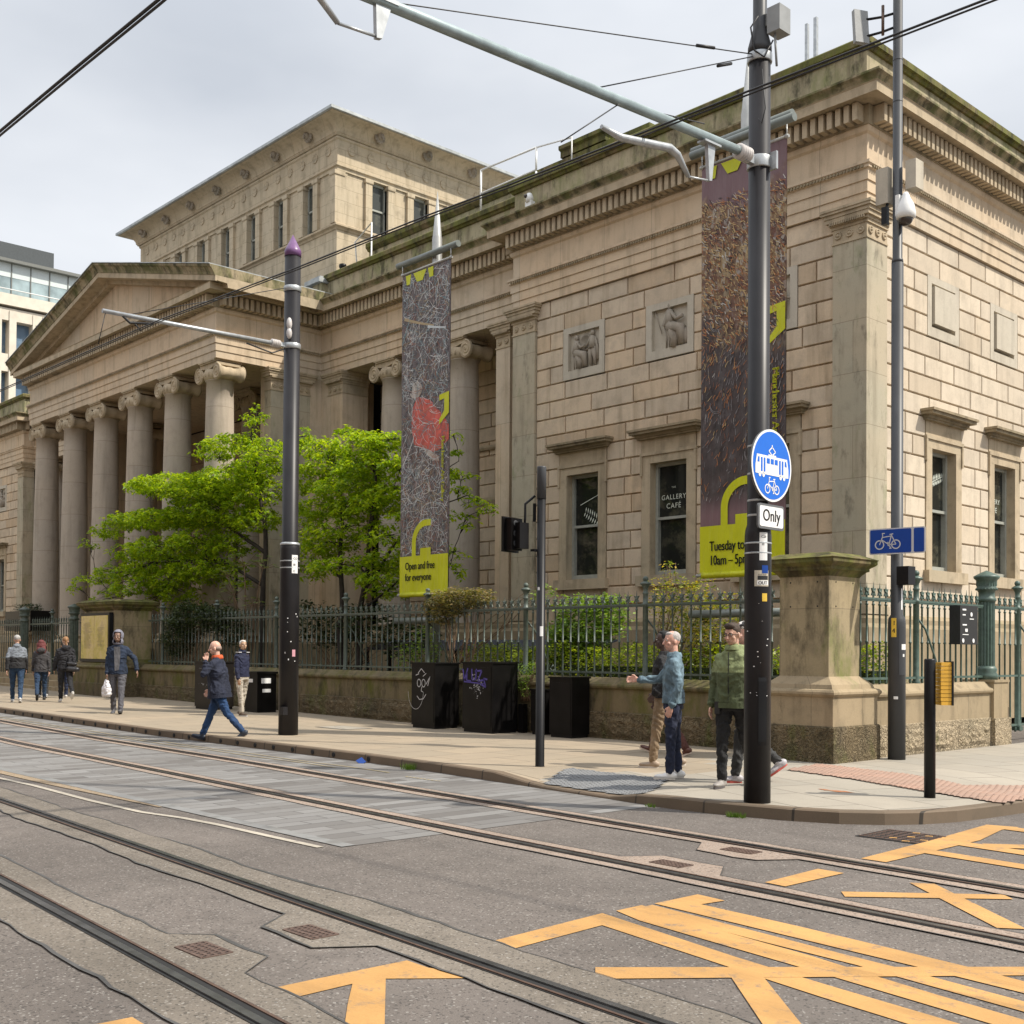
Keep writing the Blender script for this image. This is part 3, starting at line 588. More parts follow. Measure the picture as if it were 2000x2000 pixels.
# basement courses below the wall
path_main = [(-11.71, 45), (-11.71, 20), (-21.69, 20), (-21.69, 20.54), (-31.25, 20.54)]
mb = MB(); base = [(-.4, .2), (.14, .2), (.14, 2.12), (.10, 2.2), (.10, 2.3), (.03, 2.38), (-.4, 2.38)]
mb.sweep(path_main, base); mb.build('basement_plinth', 'plinth_clean', GB); mb = MB(); mb.sweep([(-46.0, 20.54), (-55.3, 20.54), (-55.3, 20), (-66, 20)], base); mb.build('basement_plinth', 'plinth_clean', GB)
# pilasters with rosette capitals
def pilaster(fr, u0, u1, side_n=.06, name='pilaster', z0=2.38, ret=(0, 0), matn='pilaster', nb=.06, deep=.45):
    o = MB(); o.T = fr; o.box(u0, u1, -deep, nb, z0+.30, 9.62); o.use(matn); pl = o.build(name, matn, GB)
    c = MB(); c.T = fr; c.box(u0-.07, u1+.07, -deep, nb+.07, z0, z0+.14); c.box(u0-.04, u1+.04, -deep, nb+.04, z0+.14, z0+.30); c.build('base', 'trim', pl)
    c = MB(); c.T = fr
    c.box(u0-.02, u1+.02, -deep, nb+.02, 9.60, 9.635); c.box(u0, u1, -deep, nb, 9.635, 9.9)
    for a, e, z in ((.03, .02, 9.90), (.05, .06, 9.96), (.10, .11, 10.02), (.13, .13, 10.10), (.17, .17, 10.17), (.19, .19, 10.22)):
        c.box(u0-a, u1+a, -deep, nb+e, z, {9.90: 9.96, 9.96: 10.02, 10.02: 10.10, 10.10: 10.17, 10.17: 10.22, 10.22: 10.268}[z])
    w = u1-u0
    for i in range(int(w/.07)*2): c.box(u0-.02+i*(w+.04)/(int(w/.07)*2), u0-.02+i*(w+.04)/(int(w/.07)*2)+.022, nb, nb+.115, 9.97, 10.095)
    c.build('capital', 'trim', pl)
    ro = MB(); ro.T = fr; k = max(2, round(w/.25))
    for i in range(k):
        u = u0+w*(i+.5)/k; f = ro.T; ro.T = lambda a, b, d, f=f, u=u: f(u+a, b, 9.77+d)
        ro.lathe(0, 0, [(.075, nb-.01), (.075, nb+.025), (.055, nb+.03), (.05, nb+.015), (.03, nb+.015), (.025, nb+.04), (.003, nb+.045)], 12, 'y'); ro.T = f
    ro.build('rosettes', 'trim', pl); return pl
pilaster(fr0, -21.69, -20.88); pilaster(fr0, -12.45, -11.71, deep=.70)
ro = MB()
for k_ in range(3): ro.T = lambda a, b, d, u=20.13+.25*k_: frS(u+a, b, 9.77+d); ro.lathe(0, 0, [(.075, .05), (.075, .085), (.055, .09), (.05, .075), (.03, .075), (.025, .10), (.003, .105)], 12, 'y')
ro.build('rosettes', 'trim', GB)
mb = MB(); mb.box(-21.3, -12.2, 20.5, 44.5, .2, 12.4); mb.box(-66, -21.31, 22.95, 44.5, .2, 12.4); mb.box(-65.5, -55.6, 20.5, 22.9, .2, 12.4); mb.build('light_blocking_core', 'black', GB)  # solid black core added to stop light leaking through the openings
pilaster(fr0, -56.0, -55.30)
pilaster(frameF(0, 20.6), -22.92, -22.38, matn='ashlar', deep=1.0); pilaster(frameF(0, 20.6), -30.85, -30.05, matn='ashlar', deep=.9)
pilaster(frameF(0, 20.6), -55.1, -54.5, matn='ashlar', deep=.9); pilaster(frameF(0, 20.6), -47.2, -46.4, matn='ashlar', deep=.9)
# plain wall between the portico and the loggia corner
mb = MB(); mb.build('x', 'ashlar', GB) if 0 else None
for q in ((-31.25, -30.85, 20.56, 22.3, 2.3, 10.27), (-31.9, -31.252, 18.75, 22.3, 1.8, 10.27), (-22.38, -21.69, 20.9, 22.5, 2.3, 10.27), (-46.0, -45.3, 18.75, 22.3, 1.8, 10.27)): MB().box(*q).build('return_wall', 'ashlar', GB)
frP = frameS(-31.31, 0)
pilaster(frP, 18.72, 20.14, z0=1.8, nb=.06, deep=.3)
# windows
def wside(fr, c, deco, glassm='glass', lab=None):
    """sash window: returns the part; fr maps (u,n,z)"""
    o = MB(); o.T = fr; hw = .77; gw = .52
    w = MB(); w.T = fr
    for a, b in ((c-hw, c-gw), (c+gw, c+hw)):
        w.box(a, b, -.35, .02, 3.34, 6.05); 
    w.box(c-hw, c+hw, -.352, .022, 5.87, 6.08)
    for a, b in ((c-hw-.03, c-hw+.03), (c+hw-.03, c+hw+.03)): w.box(a, b, -.1, .05, 5.60, 6.10)
    w.box(c-hw-.035, c+hw+.035, -.1, .055, 6.05, 6.12); w.box(c-hw+.0, c+hw-.0, -.3, .012, 6.12, 6.42)
    root = w.build('window', 'trim', GB)
    h = MB(); h.T = fr
    for a, n1, z0, z1 in ((.86, .10, 6.42, 6.46), (.88, .14, 6.46, 6.52), (.96, .26, 6.52, 6.58), (.99, .30, 6.58, 6.63)): h.box(c-a, c+a, -.05, n1, z0, z1)
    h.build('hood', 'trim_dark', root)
    s = MB(); s.T = fr; s.box(c-.85, c+.85, -.352, .13, 3.10, 3.34); s.build('sill', 'trim', root)
    f = MB(); f.T = fr
    for x0, x1, z0, z1, n in ((c-gw, c-gw+.07, 3.34, 5.87, -.18), (c+gw-.07, c+gw, 3.34, 5.87, -.18), (c-gw, c+gw, 3.34, 3.46, -.19), (c-gw, c+gw, 5.80, 5.87, -.19), (c-gw+.05, c+gw-.05, 4.60, 4.66, -.185)): f.box(x0, x1, -.33, n, z0, z1)
    f.build('sash', 'sash', root)
    g = MB(); g.T = fr; g.box(c-gw+.02, c+gw-.02, -.27, -.25, 4.6, 5.87); g.box(c-gw+.02, c+gw-.02, -.31, -.29, 3.4, 4.62); g.build('pane', glassm, root)
    if deco:
        d = MB(); d.T = fr; mf = (lambda q, c=c: -q)
        mir = 1
        if deco == 'text':
            for txt, size, z, sp in (('THE', .055, 5.30, 1.3), ('GALLERY', .155, 5.05, 1.15), ('CAFÉ', .165, 4.85, 1.15)):
                vs, fs = text_polys(txt, size, sp); wd = max(v[0] for v in vs)
                sxx = 1.0 if deco_dir[0] > 0 else 1.0
                cx = c-.05-wd/2; d.add([(cx+v[0], -.244, z+v[1]) for v in vs], fs)
        else:
            sg = -1 if deco == 'fernL' else 1
            for i in range(9):
                t = i/8; bx, bz = c+sg*(-.12+.55*t), 4.98-.30*t+(.25 if deco == 'fernR' else 0)+(.45*t if deco == 'fernR' else 0)
                l = .16*(1-.45*abs(t-.45))
                for q in (1, -1):
                    an = math.radians(75*q-20) if deco == 'fernL' else math.radians(80*q+20)
                    dx, dz = sg*-math.cos(an)*l, math.sin(an)*l
                    px_, pz_ = -dz*.14, dx*.14
                    d.add([(bx, -.244, bz), (bx+dx*.5+px_, -.244, bz+dz*.5+pz_), (bx+dx, -.244, bz+dz), (bx+dx*.5-px_, -.244, bz+dz*.5-pz_)], [(0, 1, 2, 3)])
            if deco == 'fernL': d.add([(c+.16, -.244, 5.06), (c-.47, -.244, 4.67), (c-.47, -.244, 4.655), (c+.16, -.244, 5.045)], [(0, 1, 2, 3)])
            else: d.add([(c-.3, -.244, 5.17), (c+.47, -.244, 5.43), (c+.47, -.244, 5.415), (c-.3, -.244, 5.15)], [(0, 1, 2, 3)])
        d.build('window_lettering' if deco == 'text' else 'leaf_decal', flat('white_vinyl', (.62, .66, .58), .5) if 'white_vinyl' not in bpy.data.materials else bpy.data.materials['white_vinyl'], root, recalc=False)
    return root
deco_dir = [1]
for c, d in zip(WC, ('fernW', 'text', None)): wside(fr0, c, d)
for c, d in zip(SC, ('fernR', 'text', None, None)): wside(frS, c, d)
for c in LC: wside(fr0, c, None)
# relief panels
def figure(mb, u, z, s, seated, n0=-.09, flip=1):
    def P(a, b): return (u+flip*a*s, z+b*s)
    hx, hz = P(0, .86); mb.ball((hx, n0+.05, hz), (.065*s, .05, .08*s), 8, 6)
    mb.tube([(P(0, .78)[0], n0+.04, P(0, .78)[1]), (P(.01, .45)[0], n0+.05, P(.01, .45)[1])], [.07*s, .12*s], 8)
    if seated:
        mb.tube([(*[P(.0, .45)[0]], n0+.06, P(0, .45)[1]), (P(.30, .36)[0], n0+.08, P(.3, .36)[1]), (P(.34, .04)[0], n0+.06, P(.34, .04)[1])], [.12*s, .11*s, .06*s], 8)
        mb.tube([(P(.05, .42)[0], n0+.05, P(.05, .42)[1]), (P(.16, .2)[0], n0+.06, P(.16, .2)[1]), (P(.12, .02)[0], n0+.05, P(.12, .02)[1])], [.11*s, .10*s, .09*s], 8)
        for q in range(6): mb.tube([(P(-.1+.07*q, .42)[0], n0+.10, P(0, .42-.02*q)[1]), (P(-.02+.07*q, .2)[0], n0+.12, P(0, .22)[1]), (P(-.05+.08*q, .02)[0], n0+.08, P(0, .02)[1])], .018*s, 5)
        mb.tube([(P(.05, .72)[0], n0+.07, P(.05, .72)[1]), (P(.2, .56)[0], n0+.1, P(.2, .56)[1]), (P(.36, .60)[0], n0+.09, P(.36, .6)[1])], .04*s, 6)
        mb.tube([(P(-.05, .72)[0], n0+.05, P(-.05, .72)[1]), (P(-.14, .5)[0], n0+.06, P(-.14, .5)[1]), (P(-.0, .42)[0], n0+.08, P(0, .42)[1])], .04*s, 6)
    else:
        mb.tube([(P(-.02, .48)[0], n0+.05, P(0, .48)[1]), (P(-.06, .25)[0], n0+.06, P(0, .25)[1]), (P(-.04, .03)[0], n0+.05, P(0, .03)[1])], [.10*s, .06*s, .04*s], 7)
        mb.tube([(P(.04, .48)[0], n0+.05, P(0, .48)[1]), (P(.08, .25)[0], n0+.05, P(0, .25)[1]), (P(.10, .03)[0], n0+.05, P(0, .03)[1])], [.09*s, .06*s, .04*s], 7)
        mb.tube([(P(-.04, .74)[0], n0+.07, P(0, .74)[1]), (P(-.15, .58)[0], n0+.08, P(0, .58)[1]), (P(-.26, .52)[0], n0+.08, P(0, .52)[1])], .035*s, 6)
        mb.tube([(P(.08, .74)[0], n0+.03, P(0, .74)[1]), (P(.17, .45)[0], n0+.04, P(0, .45)[1]), (P(.18, .15)[0], n0+.03, P(0, .15)[1])], [.03*s, .04*s, .05*s], 6)
def relief(fr, c, kind):
    o = MB(); o.T = fr
    for a, b, z0, z1 in ((c-.68, c-.51, 8.2, 9.46), (c+.51, c+.68, 8.2, 9.46), (c-.51, c+.51, 8.2, 8.40), (c-.51, c+.51, 9.31, 9.46)): o.box(a, b, -.3, .0, z0, z1)
    o.box(c-.52, c+.52, -.3, -.09, 8.38, 9.33); r = o.build('relief_panel', 'panel', GB)
    f = MB(); f.T = fr
    if kind == 0: figure(f, c-.26, 8.40, .90, True); figure(f, c+.26, 8.41, .93, False); f.T = lambda u, n, z: fr(c+.02+u, n, 9.02+z); f.lathe(0, 0, [(.20, -.085), (.20, -.05), (.17, -.045), (.15, -.06), (.003, -.05)], 20, 'y')
    elif kind == 1:
        figure(f, c-.02, 8.38, 1.12, True); f.tube([(c-.46, -.05, 9.32), (c-.22, -.02, 8.75)], .012, 6)
        f.T = lambda u, n, z: fr(c+.34+u, n, 8.6+z); f.lathe(0, 0, [(.2, -.085), (.2, -.05), (.14, -.02), (.003, 0)], 16, 'y')
    elif kind == 2: figure(f, c-.1, 8.40, .95, True); figure(f, c+.3, 8.4, .8, False, flip=-1)
    else: f.box(c-.46, c+.46, -.09, .045, 8.47, 9.25)
    f.build('carving', 'relief' if kind < 3 else 'panel', r)
for c, k in zip(WC, (0, 1, 2)): relief(fr0, c, k)
for c in SC: relief(frS, c, 3)
for c in LC: relief(fr0, c, 2)
# entablature all round
full = [(-11.71, 45), (-11.71, 20), (-21.69, 20), (-21.69, 20.54), (-31.25, 20.54), (-31.25, 16.85), (-46.0, 16.85), (-46.0, 20.54), (-55.3, 20.54), (-55.3, 20), (-66, 20)]
pf = [(-.75, 10.27), (.0, 10.27), (.0, 10.48), (.025, 10.48), (.025, 10.70), (.05, 10.70), (.05, 10.90), (.09, 10.92), (.09, 10.97), (.12, 10.99), (.12, 11.045), (.0, 11.05), (.0, 11.60), (.05, 11.64), (.07, 11.70), (.07, 11.74), (-.75, 11.74)]
MB().sweep(full, pf).build('entablature', 'ashlar', GB)
tb = MB()
for (p, q) in zip(full, full[1:]):
    L = math.dist(p, q); d = ((q[0]-p[0])/L, (q[1]-p[1])/L); nn = (-d[1], d[0])
    if L < 1: continue
    for i in range(int(L/.075)):
        t = .04+i*.075; x, y = p[0]+d[0]*t, p[1]+d[1]*t
        if x < -50: continue
        tb.obox((x+nn[0]*.1, y+nn[1]*.1, 10.945), (d[0]*.04, d[1]*.04, 0), (nn[0]*.05, nn[1]*.05, 0), (0, 0, .045))
tb.build('bead_moulding', 'trim_dark', GB)
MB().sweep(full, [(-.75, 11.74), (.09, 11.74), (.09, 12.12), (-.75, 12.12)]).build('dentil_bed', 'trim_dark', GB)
db = MB()
for si, (p, q) in enumerate(zip(full, full[1:])):
    L = math.dist(p, q); d = ((q[0]-p[0])/L, (q[1]-p[1])/L); nn = (-d[1], d[0])
    st, en = (0, L)
    nD = int(L/.185)
    for i in range(nD+1):
        t = .075+i*.185
        if t > L-.05: break
        x, y = p[0]+d[0]*t, p[1]+d[1]*t
        db.obox((x+nn[0]*.20, y+nn[1]*.20, 11.945), (d[0]*.108, d[1]*.108, 0), (nn[0]*.24, nn[1]*.24, 0), (0, 0, .33))
db.build('dentils', 'trim', GB)
MB().sweep(full, [(-.75, 12.12), (.44, 12.14), (.46, 12.12), (.48, 12.12), (.48, 12.30), (.50, 12.32), (-.75, 12.32)]).build('corona', 'trim', GB)
cym = [(-.75, 12.32), (.50, 12.32), (.51, 12.35), (.55, 12.40), (.60, 12.44), (.60, 12.48), (.3, 12.52), (-.75, 12.56)]
MB().sweep(full[:6], cym).build('cornice', 'cornice', GB); MB().sweep(full[6:], cym).build('cornice', 'cornice', GB)
# parapets
pp = [(-.45, 12.5), (-.02, 12.5), (-.02, 13.24), (-.45, 13.24)]; pc = [(-.5, 13.24), (.03, 13.24), (.06, 13.29), (.11, 13.31), (.11, 13.43), (.07, 13.47), (-.5, 13.5)]
for pa in ([(-11.71, 45), (-11.71, 20), (-21.69, 20), (-21.69, 20.54), (-31.0, 20.54)], [(-46.0, 20.54), (-55.3, 20.54), (-55.3, 20), (-66, 20)]):
    MB().sweep(pa, pp).build('parapet', 'parapet', GB); MB().sweep(pa, pc).build('coping', 'cap', GB)
e = MB(); e.box(-31.5, -31.0, 20.35, 21.0, 12.52, 13.2); e.build('parapet_end', 'parapet', GB); e = MB(); e.box(-31.75, -30.9, 20.2, 21.1, 13.2, 13.34); e.box(-31.55, -31.0, 20.3, 21.05, 13.34, 13.42); e.build('coping', 'lead', GB)
# roofs and rear attic wall over the loggia
for q in ((-21.3, -12.1, 20.4, 45, 12.6, 12.9), (-31.2, -21.3, 20.9, 45, 12.6, 12.9), (-66, -46, 20.9, 45, 12.6, 12.9)): MB().box(*q).build('roof', 'lead', GB)
mb = MB(); mb.box(-30.9, -19.0, 22.1, 22.6, 12.9, 14.55); mb.build('rear_parapet', 'parapet', GB)
mb = MB(); mb.sweep([(-19.0, 22.6), (-19.0, 22.1), (-30.9, 22.1)], [(-.4, 14.55), (.04, 14.55), (.1, 14.62), (.14, 14.66), (.14, 14.8), (-.4, 14.86)])
mb.sweep([(-20.4, 23.4), (-20.4, 22.0), (-22.0, 22.0)], [(-.4, 14.86), (.02, 14.86), (.02, 15.02), (.1, 15.06), (.1, 15.16), (-.4, 15.2)]); mb.build('coping', 'cap', GB)
# loggia: back wall, floor, soffit
for q in ((-30.9, -22.3, 20.9, 23.0, 10.30, 10.5), (-45.4, -31.9, 17.6, 22.3, 10.30, 10.5)): MB().box(*q).build('soffit', 'ashlar', GB)
mb = MB(); frL = frameF(0, 22.6); rust_wall(mb, frL, -30.9, -22.3, 1.9, ZT, [(-24.3, -23.5, 2.0, 5.6), (-27.6, -26.4, 2.0, 5.6), (-30.2, -29.4, 2.0, 5.6)], L=1.3); mb.build('wall', 'block', GB)
mb = MB(); mb.sweep([(-22.3, 22.58), (-30.9, 22.58)], [(-.1, 7.5), (.05, 7.5), (.09, 7.56), (.09, 7.62), (-.1, 7.62)]); mb.sweep([(-22.3, 22.58), (-30.9, 22.58)], [(-.1, 5.9), (.03, 5.9), (.07, 6.02), (.07, 6.1), (-.1, 6.1)]); mb.build('string_course', 'trim', GB)
mb = MB(); mb.box(-30.9, -22.3, 22.85, 22.9, 2, 6); mb.build('recess_glazing', 'glass', GB)
mb = MB(); mb.box(-31.0, -22.0, 20.45, 22.7, .2, 2.38); mb.build('loggia_floor', 'plinth_clean', GB)
# portico
mb = MB(); frB = frameF(0, 22.3); rust_wall(mb, frB, -45.3, -31.9, 1.8, ZT, [(-40.0, -37.3, 1.8, 6.6)], L=1.6); mb.build('wall', 'block', GB)
mb = MB(); mb.box(-40.1, -37.2, 22.5, 22.6, 1.8, 6.8); mb.build('doorway', 'black', GB)
mb = MB(); mb.sweep([(-31.9, 22.28), (-45.3, 22.28)], [(-.1, 7.0), (.05, 7.0), (.1, 7.08), (.1, 7.2), (-.1, 7.2)]); mb.build('string_course', 'trim', GB)
mb = MB(); mb.box(-46.2, -31.0, 16.6, 22.6, .1, 1.8); 
for i in range(8): mb.box(-46.0, -34.6, 14.25+i*.32, 16.6, .1, .38+i*.178)
mb.build('portico_steps', 'plinth_clean', GB)
# ionic columns
CAPM = None
def column(x, y, r0=.475, r1=.40, z0=1.8, z1=10.27):
    s = MB(); H = z1-.61-z0-.32
    prof = [(r0+.0, z0+.32)]+[(r0-(r0-r1)*(max(0, t-.3)/.7)**1.4, z0+.32+H*t) for t in [i/12 for i in range(13)]]+[(r1+.03, z0+.32+H+.01), (r1+.03, z0+.32+H+.05), (r1, z0+.32+H+.06)]
    s.lathe(x, y, prof, 36); col = s.build('column', 'column', GB)
    b = MB(); b.lathe(x, y, [(r0+.16, z0), (r0+.17, z0+.05), (r0+.16, z0+.11), (r0+.08, z0+.13), (r0+.06, z0+.19), (r0+.10, z0+.23), (r0+.10, z0+.28), (r0+.02, z0+.32)], 36); b.build('base', 'trim', col)
    c = MB(); zc = z1-.39; c.box(x-.50, x+.50, y-.47, y+.47, z1-.045, z1-.002); c.box(x-.46, x+.46, y-.44, y+.44, z1-.085, z1-.045)
    c.prism([(x-.53, zc+.225), (x-.3, zc+.19), (x, zc+.13), (x+.3, zc+.19), (x+.53, zc+.225), (x+.53, z1-.083), (x-.53, z1-.083)], y-.39, y+.39)
    c.lathe(x, y, [(r1, zc-.2), (r1+.06, zc-.16), (r1+.10, zc-.02), (r1+.05, zc+.12)], 28)
    for i in range(20):
        a = 2*PI*i/20; c.ball((x+(r1+.085)*math.cos(a), y+(r1+.085)*math.sin(a), zc-.03), (.035, .035, .075), 6, 5)
    for sg in (-1, 1):
        cx = x+sg*.545; R = .235
        c.lathe(cx, zc, [(R, y-.42), (R+.005, y-.36), (R*.8, y-.30), (R*.68, y-.12), (R*.74, y-.06), (R*.74, y+.06), (R*.68, y+.12), (R*.8, y+.30), (R+.005, y+.36), (R, y+.42)], 24, 'y')
        for fy in (y-.42, y+.42):
            pts = []; n = 56
            for i in range(n+1):
                t = i/n; a = PI/2-sg*(t*2*PI*2.35); rr = (R-.018)*(1-t)**1.05+.022
                pts.append((cx+rr*math.cos(a), fy, zc+rr*math.sin(a)))
            c.tube(pts, [.028*(1-.55*i/n) for i in range(n+1)], 6); c.ball((cx, fy, zc), .035, 8, 6)
    for fy in (y-.395, y+.395): c.tube([(x-.53, fy, zc+.218), (x-.3, fy, zc+.185), (x, fy, zc+.125), (x+.3, fy, zc+.185), (x+.53, fy, zc+.218)], .022, 6)
    c.build('capital', 'trim', col); return col
c0 = column(-31.85, 17.32)
for i in range(1, 6):
    c = copy_tree(c0, GB); c.location = c0.location+Vector((-2.71*i, 0, 0))
for dx, dy in ((-2.71, 2.75), (-2.71*4, 2.75), (3.95, 3.66), (7.1, 3.66), (-18.6, 3.66), (-21.8, 3.66)):
    c = copy_tree(c0, GB); c.location = c0.location+Vector((dx, dy, 0))
    if dx > 0 or dx < -12: c.scale = (1, 1, 1)
# pediment
PX0, PX1, PXC, PZ0, PZA = -46.8, -30.45, -38.62, 12.14, 14.72
m_ = MB(); m_.prism([(-46.1, 12.3), (-31.1, 12.3), (PXC, 14.42)], 17.0, 20.5); m_.build('tympanum', 'ashlar', GB)
def rake(pr, name, mat, y_off=0):
    mb = MB()
    for sx_ in (PX0, PX1):
        dx, dz = PXC-sx_, PZA-.6-PZ0
        L = math.hypot(dx, dz); ux, uz = dx/L, dz/L; nx_, nz_ = (-uz, ux) if dx > 0 else (uz, -ux)
        vs = []
        for t_end in (0, 1):
            bx_, bz_ = sx_+dx*t_end, PZ0-.25+.25+dz*t_end-(.0)
            for n_, h in pr:
                # cut vertically at both ends so the two slopes mitre
                vs.append((bx_, 16.85-n_, bz_+h/ux if dx > 0 else bz_-h/ux))
        k = len(pr); mb.add(vs, [(j, k+j, k+(j+1) % k, (j+1) % k) for j in range(k)]+[list(range(k)), list(range(k, 2*k))[::-1]])
    return mb.build(name, mat, GB)
rake([(-3.7, .0), (.07, .0), (.09, .12), (.42, .14), (.44, .12), (.48, .12), (.48, .28), (-3.7, .28)], 'raking_cornice', 'trim')
rake([(-3.7, .28), (.50, .28), (.52, .34), (.60, .46), (.66, .50), (.66, .56), (-3.7, .56)], 'raking_cyma', 'cornice')
rake([(-3.7, .56), (.70, .56), (.70, .585), (-3.7, .585)], 'roof_flashing', 'lead')
# attic storey
AX0, AX1, AY = -46.0, -31.58, 21.3; az0 = 12.6
apath = [(AX1, 35), (AX1, AY), (AX0, AY), (AX0, 35)]
aw = [-44.32+i*1.853 for i in range(7)]
frA = frameF(0, AY); frAS = frameS(AX1, 0)
mb = MB(); mb.box(AX0+.06, AX1-.06, AY+.25, 34.9, az0, 15.3); mb.box(AX0+.3, AX1-.3, AY+.4, 35, 15.3, 18.9)
attic = mb.build('attic_storey', 'attic', GB)
def apart(mb, name, mat): return place(mb.build(name, mat), attic)
mb = MB(); mb.sweep(apath, [(-.4, 12.6), (0, 12.6), (0, 15.3), (-.4, 15.3)]); apart(mb, 'base_course', 'attic')
mb = MB(); mb.sweep(apath, [(-.4, 15.3), (.03, 15.3), (.05, 15.36), (.13, 15.40), (.13, 15.46), (.02, 15.52), (-.4, 15.52)]); apart(mb, 'belt_course', 'trim')
mb = MB(); mb.T = frA
eds = [AX0]+[w+s*.30 for w in aw for s in (-1, 1)]+[AX1]
for a, b in zip(eds[::2], eds[1::2]):
    mb.box(a, b, -.4, -.02, 15.5, 17.24)
    if b-a > .8:
        for p0, p1 in ((a+.0, a+.28), (b-.28, b)) if b-a < 1.5 else ((a if a > AX0 else b-.28, a+.28 if a > AX0 else b),):
            mb.box(p0+.003, p1-.003, -.3, .08, 15.52, 17.1); mb.box(p0-.03, p1+.03, -.3, .11, 17.1, 17.235)
mb.T = frAS; sw = [22.98, 24.72, 26.46, 28.2]; eds = [AY]+[w+s*.33 for w in sw for s in (-1, 1)]+[35]
for a, b in zip(eds[::2], eds[1::2]):
    mb.box(a+(.0 if a > AY else .05), b, -.38, -.022, 15.5, 17.232)
    for p0 in (b-.26,) if a == AY else (a, b-.26):
        mb.box(p0, p0+.26, -.3, .078, 15.522, 17.1); mb.box(p0-.03, p0+.29, -.3, .108, 17.1, 17.238)
apart(mb, 'window_piers', 'attic')
mb = MB(); mb.sweep(apath, [(-.4, 17.24), (.03, 17.24), (.03, 17.34), (.09, 17.37), (.09, 17.42), (.0, 17.44), (.0, 18.24), (.05, 18.28), (.05, 18.34), (-.4, 18.34)]); apart(mb, 'frieze', 'attic')
mb = MB(); cove = [(-.4, 18.34), (.10, 18.36), (.12, 18.42)]+[(.14+.48*(1-math.cos(a)), 18.42+.36*math.sin(a)) for a in [i*PI/12 for i in range(0, 7)]]+[(.68, 18.80), (-.4, 18.9)]; mb.sweep(apath, cove); apart(mb, 'cove_cornice', 'attic')
mb = MB(); mb.sweep(apath, [(-.5, 18.86), (.72, 18.80), (.76, 18.81), (.76, 18.90), (-.5, 18.96)]); apart(mb, 'roof_edge', 'lead')
mb = MB(); 
for u in [AX1-.52-.78*i for i in range(18)]: mb.T = lambda a, n, z, u=u: frA(u+a, n, 17.98+z); mb.lathe(0, 0, [(.15, -.01), (.15, .03), (.12, .035), (.11, .02), (.003, .02)], 16, 'y')
for u in [AY+.55+.78*i for i in range(12)]: mb.T = lambda a, n, z, u=u: frAS(u+a, n, 17.98+z); mb.lathe(0, 0, [(.15, -.01), (.15, .03), (.12, .035), (.11, .02), (.003, .02)], 16, 'y')
apart(mb, 'frieze_discs', 'attic')
def lion(fr, u):
    mb = MB(); mb.T = lambda a, n, z: fr(u+a, n+.26, 18.66+z)
    mb.ball((0, 0, 0), (.19, .10, .21), 12, 8)
    for i in range(12): a = 2*PI*i/12; mb.ball((.17*math.cos(a), .02, .17*math.sin(a)), .055, 6, 5)
    mb.ball((0, .10, 0), (.12, .10, .13), 10, 7); mb.ball((0, .18, -.05), (.06, .06, .05), 8, 6); mb.ball((0, .2, -.12), (.05, .04, .025), 8, 5)
    for s_ in (-1, 1): mb.ball((s_*.10, .07, .12), .035, 6, 5); mb.ball((s_*.05, .18, .035), .018, 6, 5)
    apart(mb, 'lion_head', 'relief')
for i in range(7): lion(frA, -32.88-2.05*i)
for i in range(4): lion(frAS, 22.78+2.03*i)
def awin2(fr, c, hw):
    f = MB(); f.T = fr
    f.use('sash')
    for a, b, z0, z1 in ((c-hw, c-hw+.05, 15.5, 17.24), (c+hw-.05, c+hw, 15.5, 17.24), (c-hw, c+hw, 17.16, 17.24), (c-hw, c+hw, 15.5, 15.58), (c-hw, c+hw, 16.32, 16.38)): f.box(a, b, -.24, -.12, z0, z1)
    f.use('glass_attic').box(c-hw+.01, c+hw-.01, -.19, -.17, 15.52, 17.2); apart(f, 'window', None)
for w in aw: awin2(frA, w, .30)
for w in sw: awin2(frAS, w, .33)
mb = MB(); mb.box(-45.9, -31.7, 22, 35, 18.86, 18.98); apart(mb, 'roof', 'lead')
mb = MB()
P = [(-24.69, 21.5, 14.0), (-24.69, 21.5, 15.21), (-22.44, 21.5, 15.15), (-22.44, 21.5, 14.5)]
t = thing('safety_rail', 'white metal safety rail on the roof behind the parapet, centre', 'railing', (-23.5, 21.5, 12.9))
for a, b in ((0, 1), (1, 2), (2, 3)): mb.tube([P[a], P[b]], .028, 8)
mb.tube([(-24.69, 21.5, 14.55), (-22.44, 21.5, 14.55)], .024, 8); mb.tube([(-22.44, 21.5, 15.15), (-21.3, 21.7, 15.12), (-21.3, 21.7, 14.4)], .024, 8); mb.tube([(-24.69, 21.5, 14), (-24.69, 21.5, 12.9)], .028, 8); mb.tube([(-22.44, 21.5, 14.5), (-22.44, 21.5, 12.9)], .028, 8)
mb.build('rails', 'white', t)
t = thing('roof_ladder_rail', 'short white ladder rail beside the attic storey corner', 'railing', (-30.3, 21.6, 12.9))
mb = MB(); mb.tube([(-30.0, 21.55, 12.9), (-30.0, 21.55, 15.15), (-30.9, 21.55, 14.75), (-30.6, 21.5, 13.2)], .026, 8); mb.build('rails', 'white', t)
t = thing('roof_vent_pipe', 'short black vent pipe standing behind the loggia parapet', 'pipe', (-31.0, 21.15, 13)); MB().lathe(-31.0, 21.15, [(.1, 12.9), (.1, 13.85), (.12, 13.87), (.12, 13.95), (.1, 13.97)], 12).build('pipe', 'pole_black', t)
t = thing('security_camera', 'small white camera on the parapet above the first relief panel', 'camera', (-20.9, 19.9, 12.5)); mb = MB(); mb.box(-21.0, -20.8, 19.75, 19.9, 12.55, 12.8); mb.lathe(-20.9, 19.8, [(.09, 12.78), (.1, 12.9), (.06, 13.0)], 12); mb.build('housing', 'white', t)
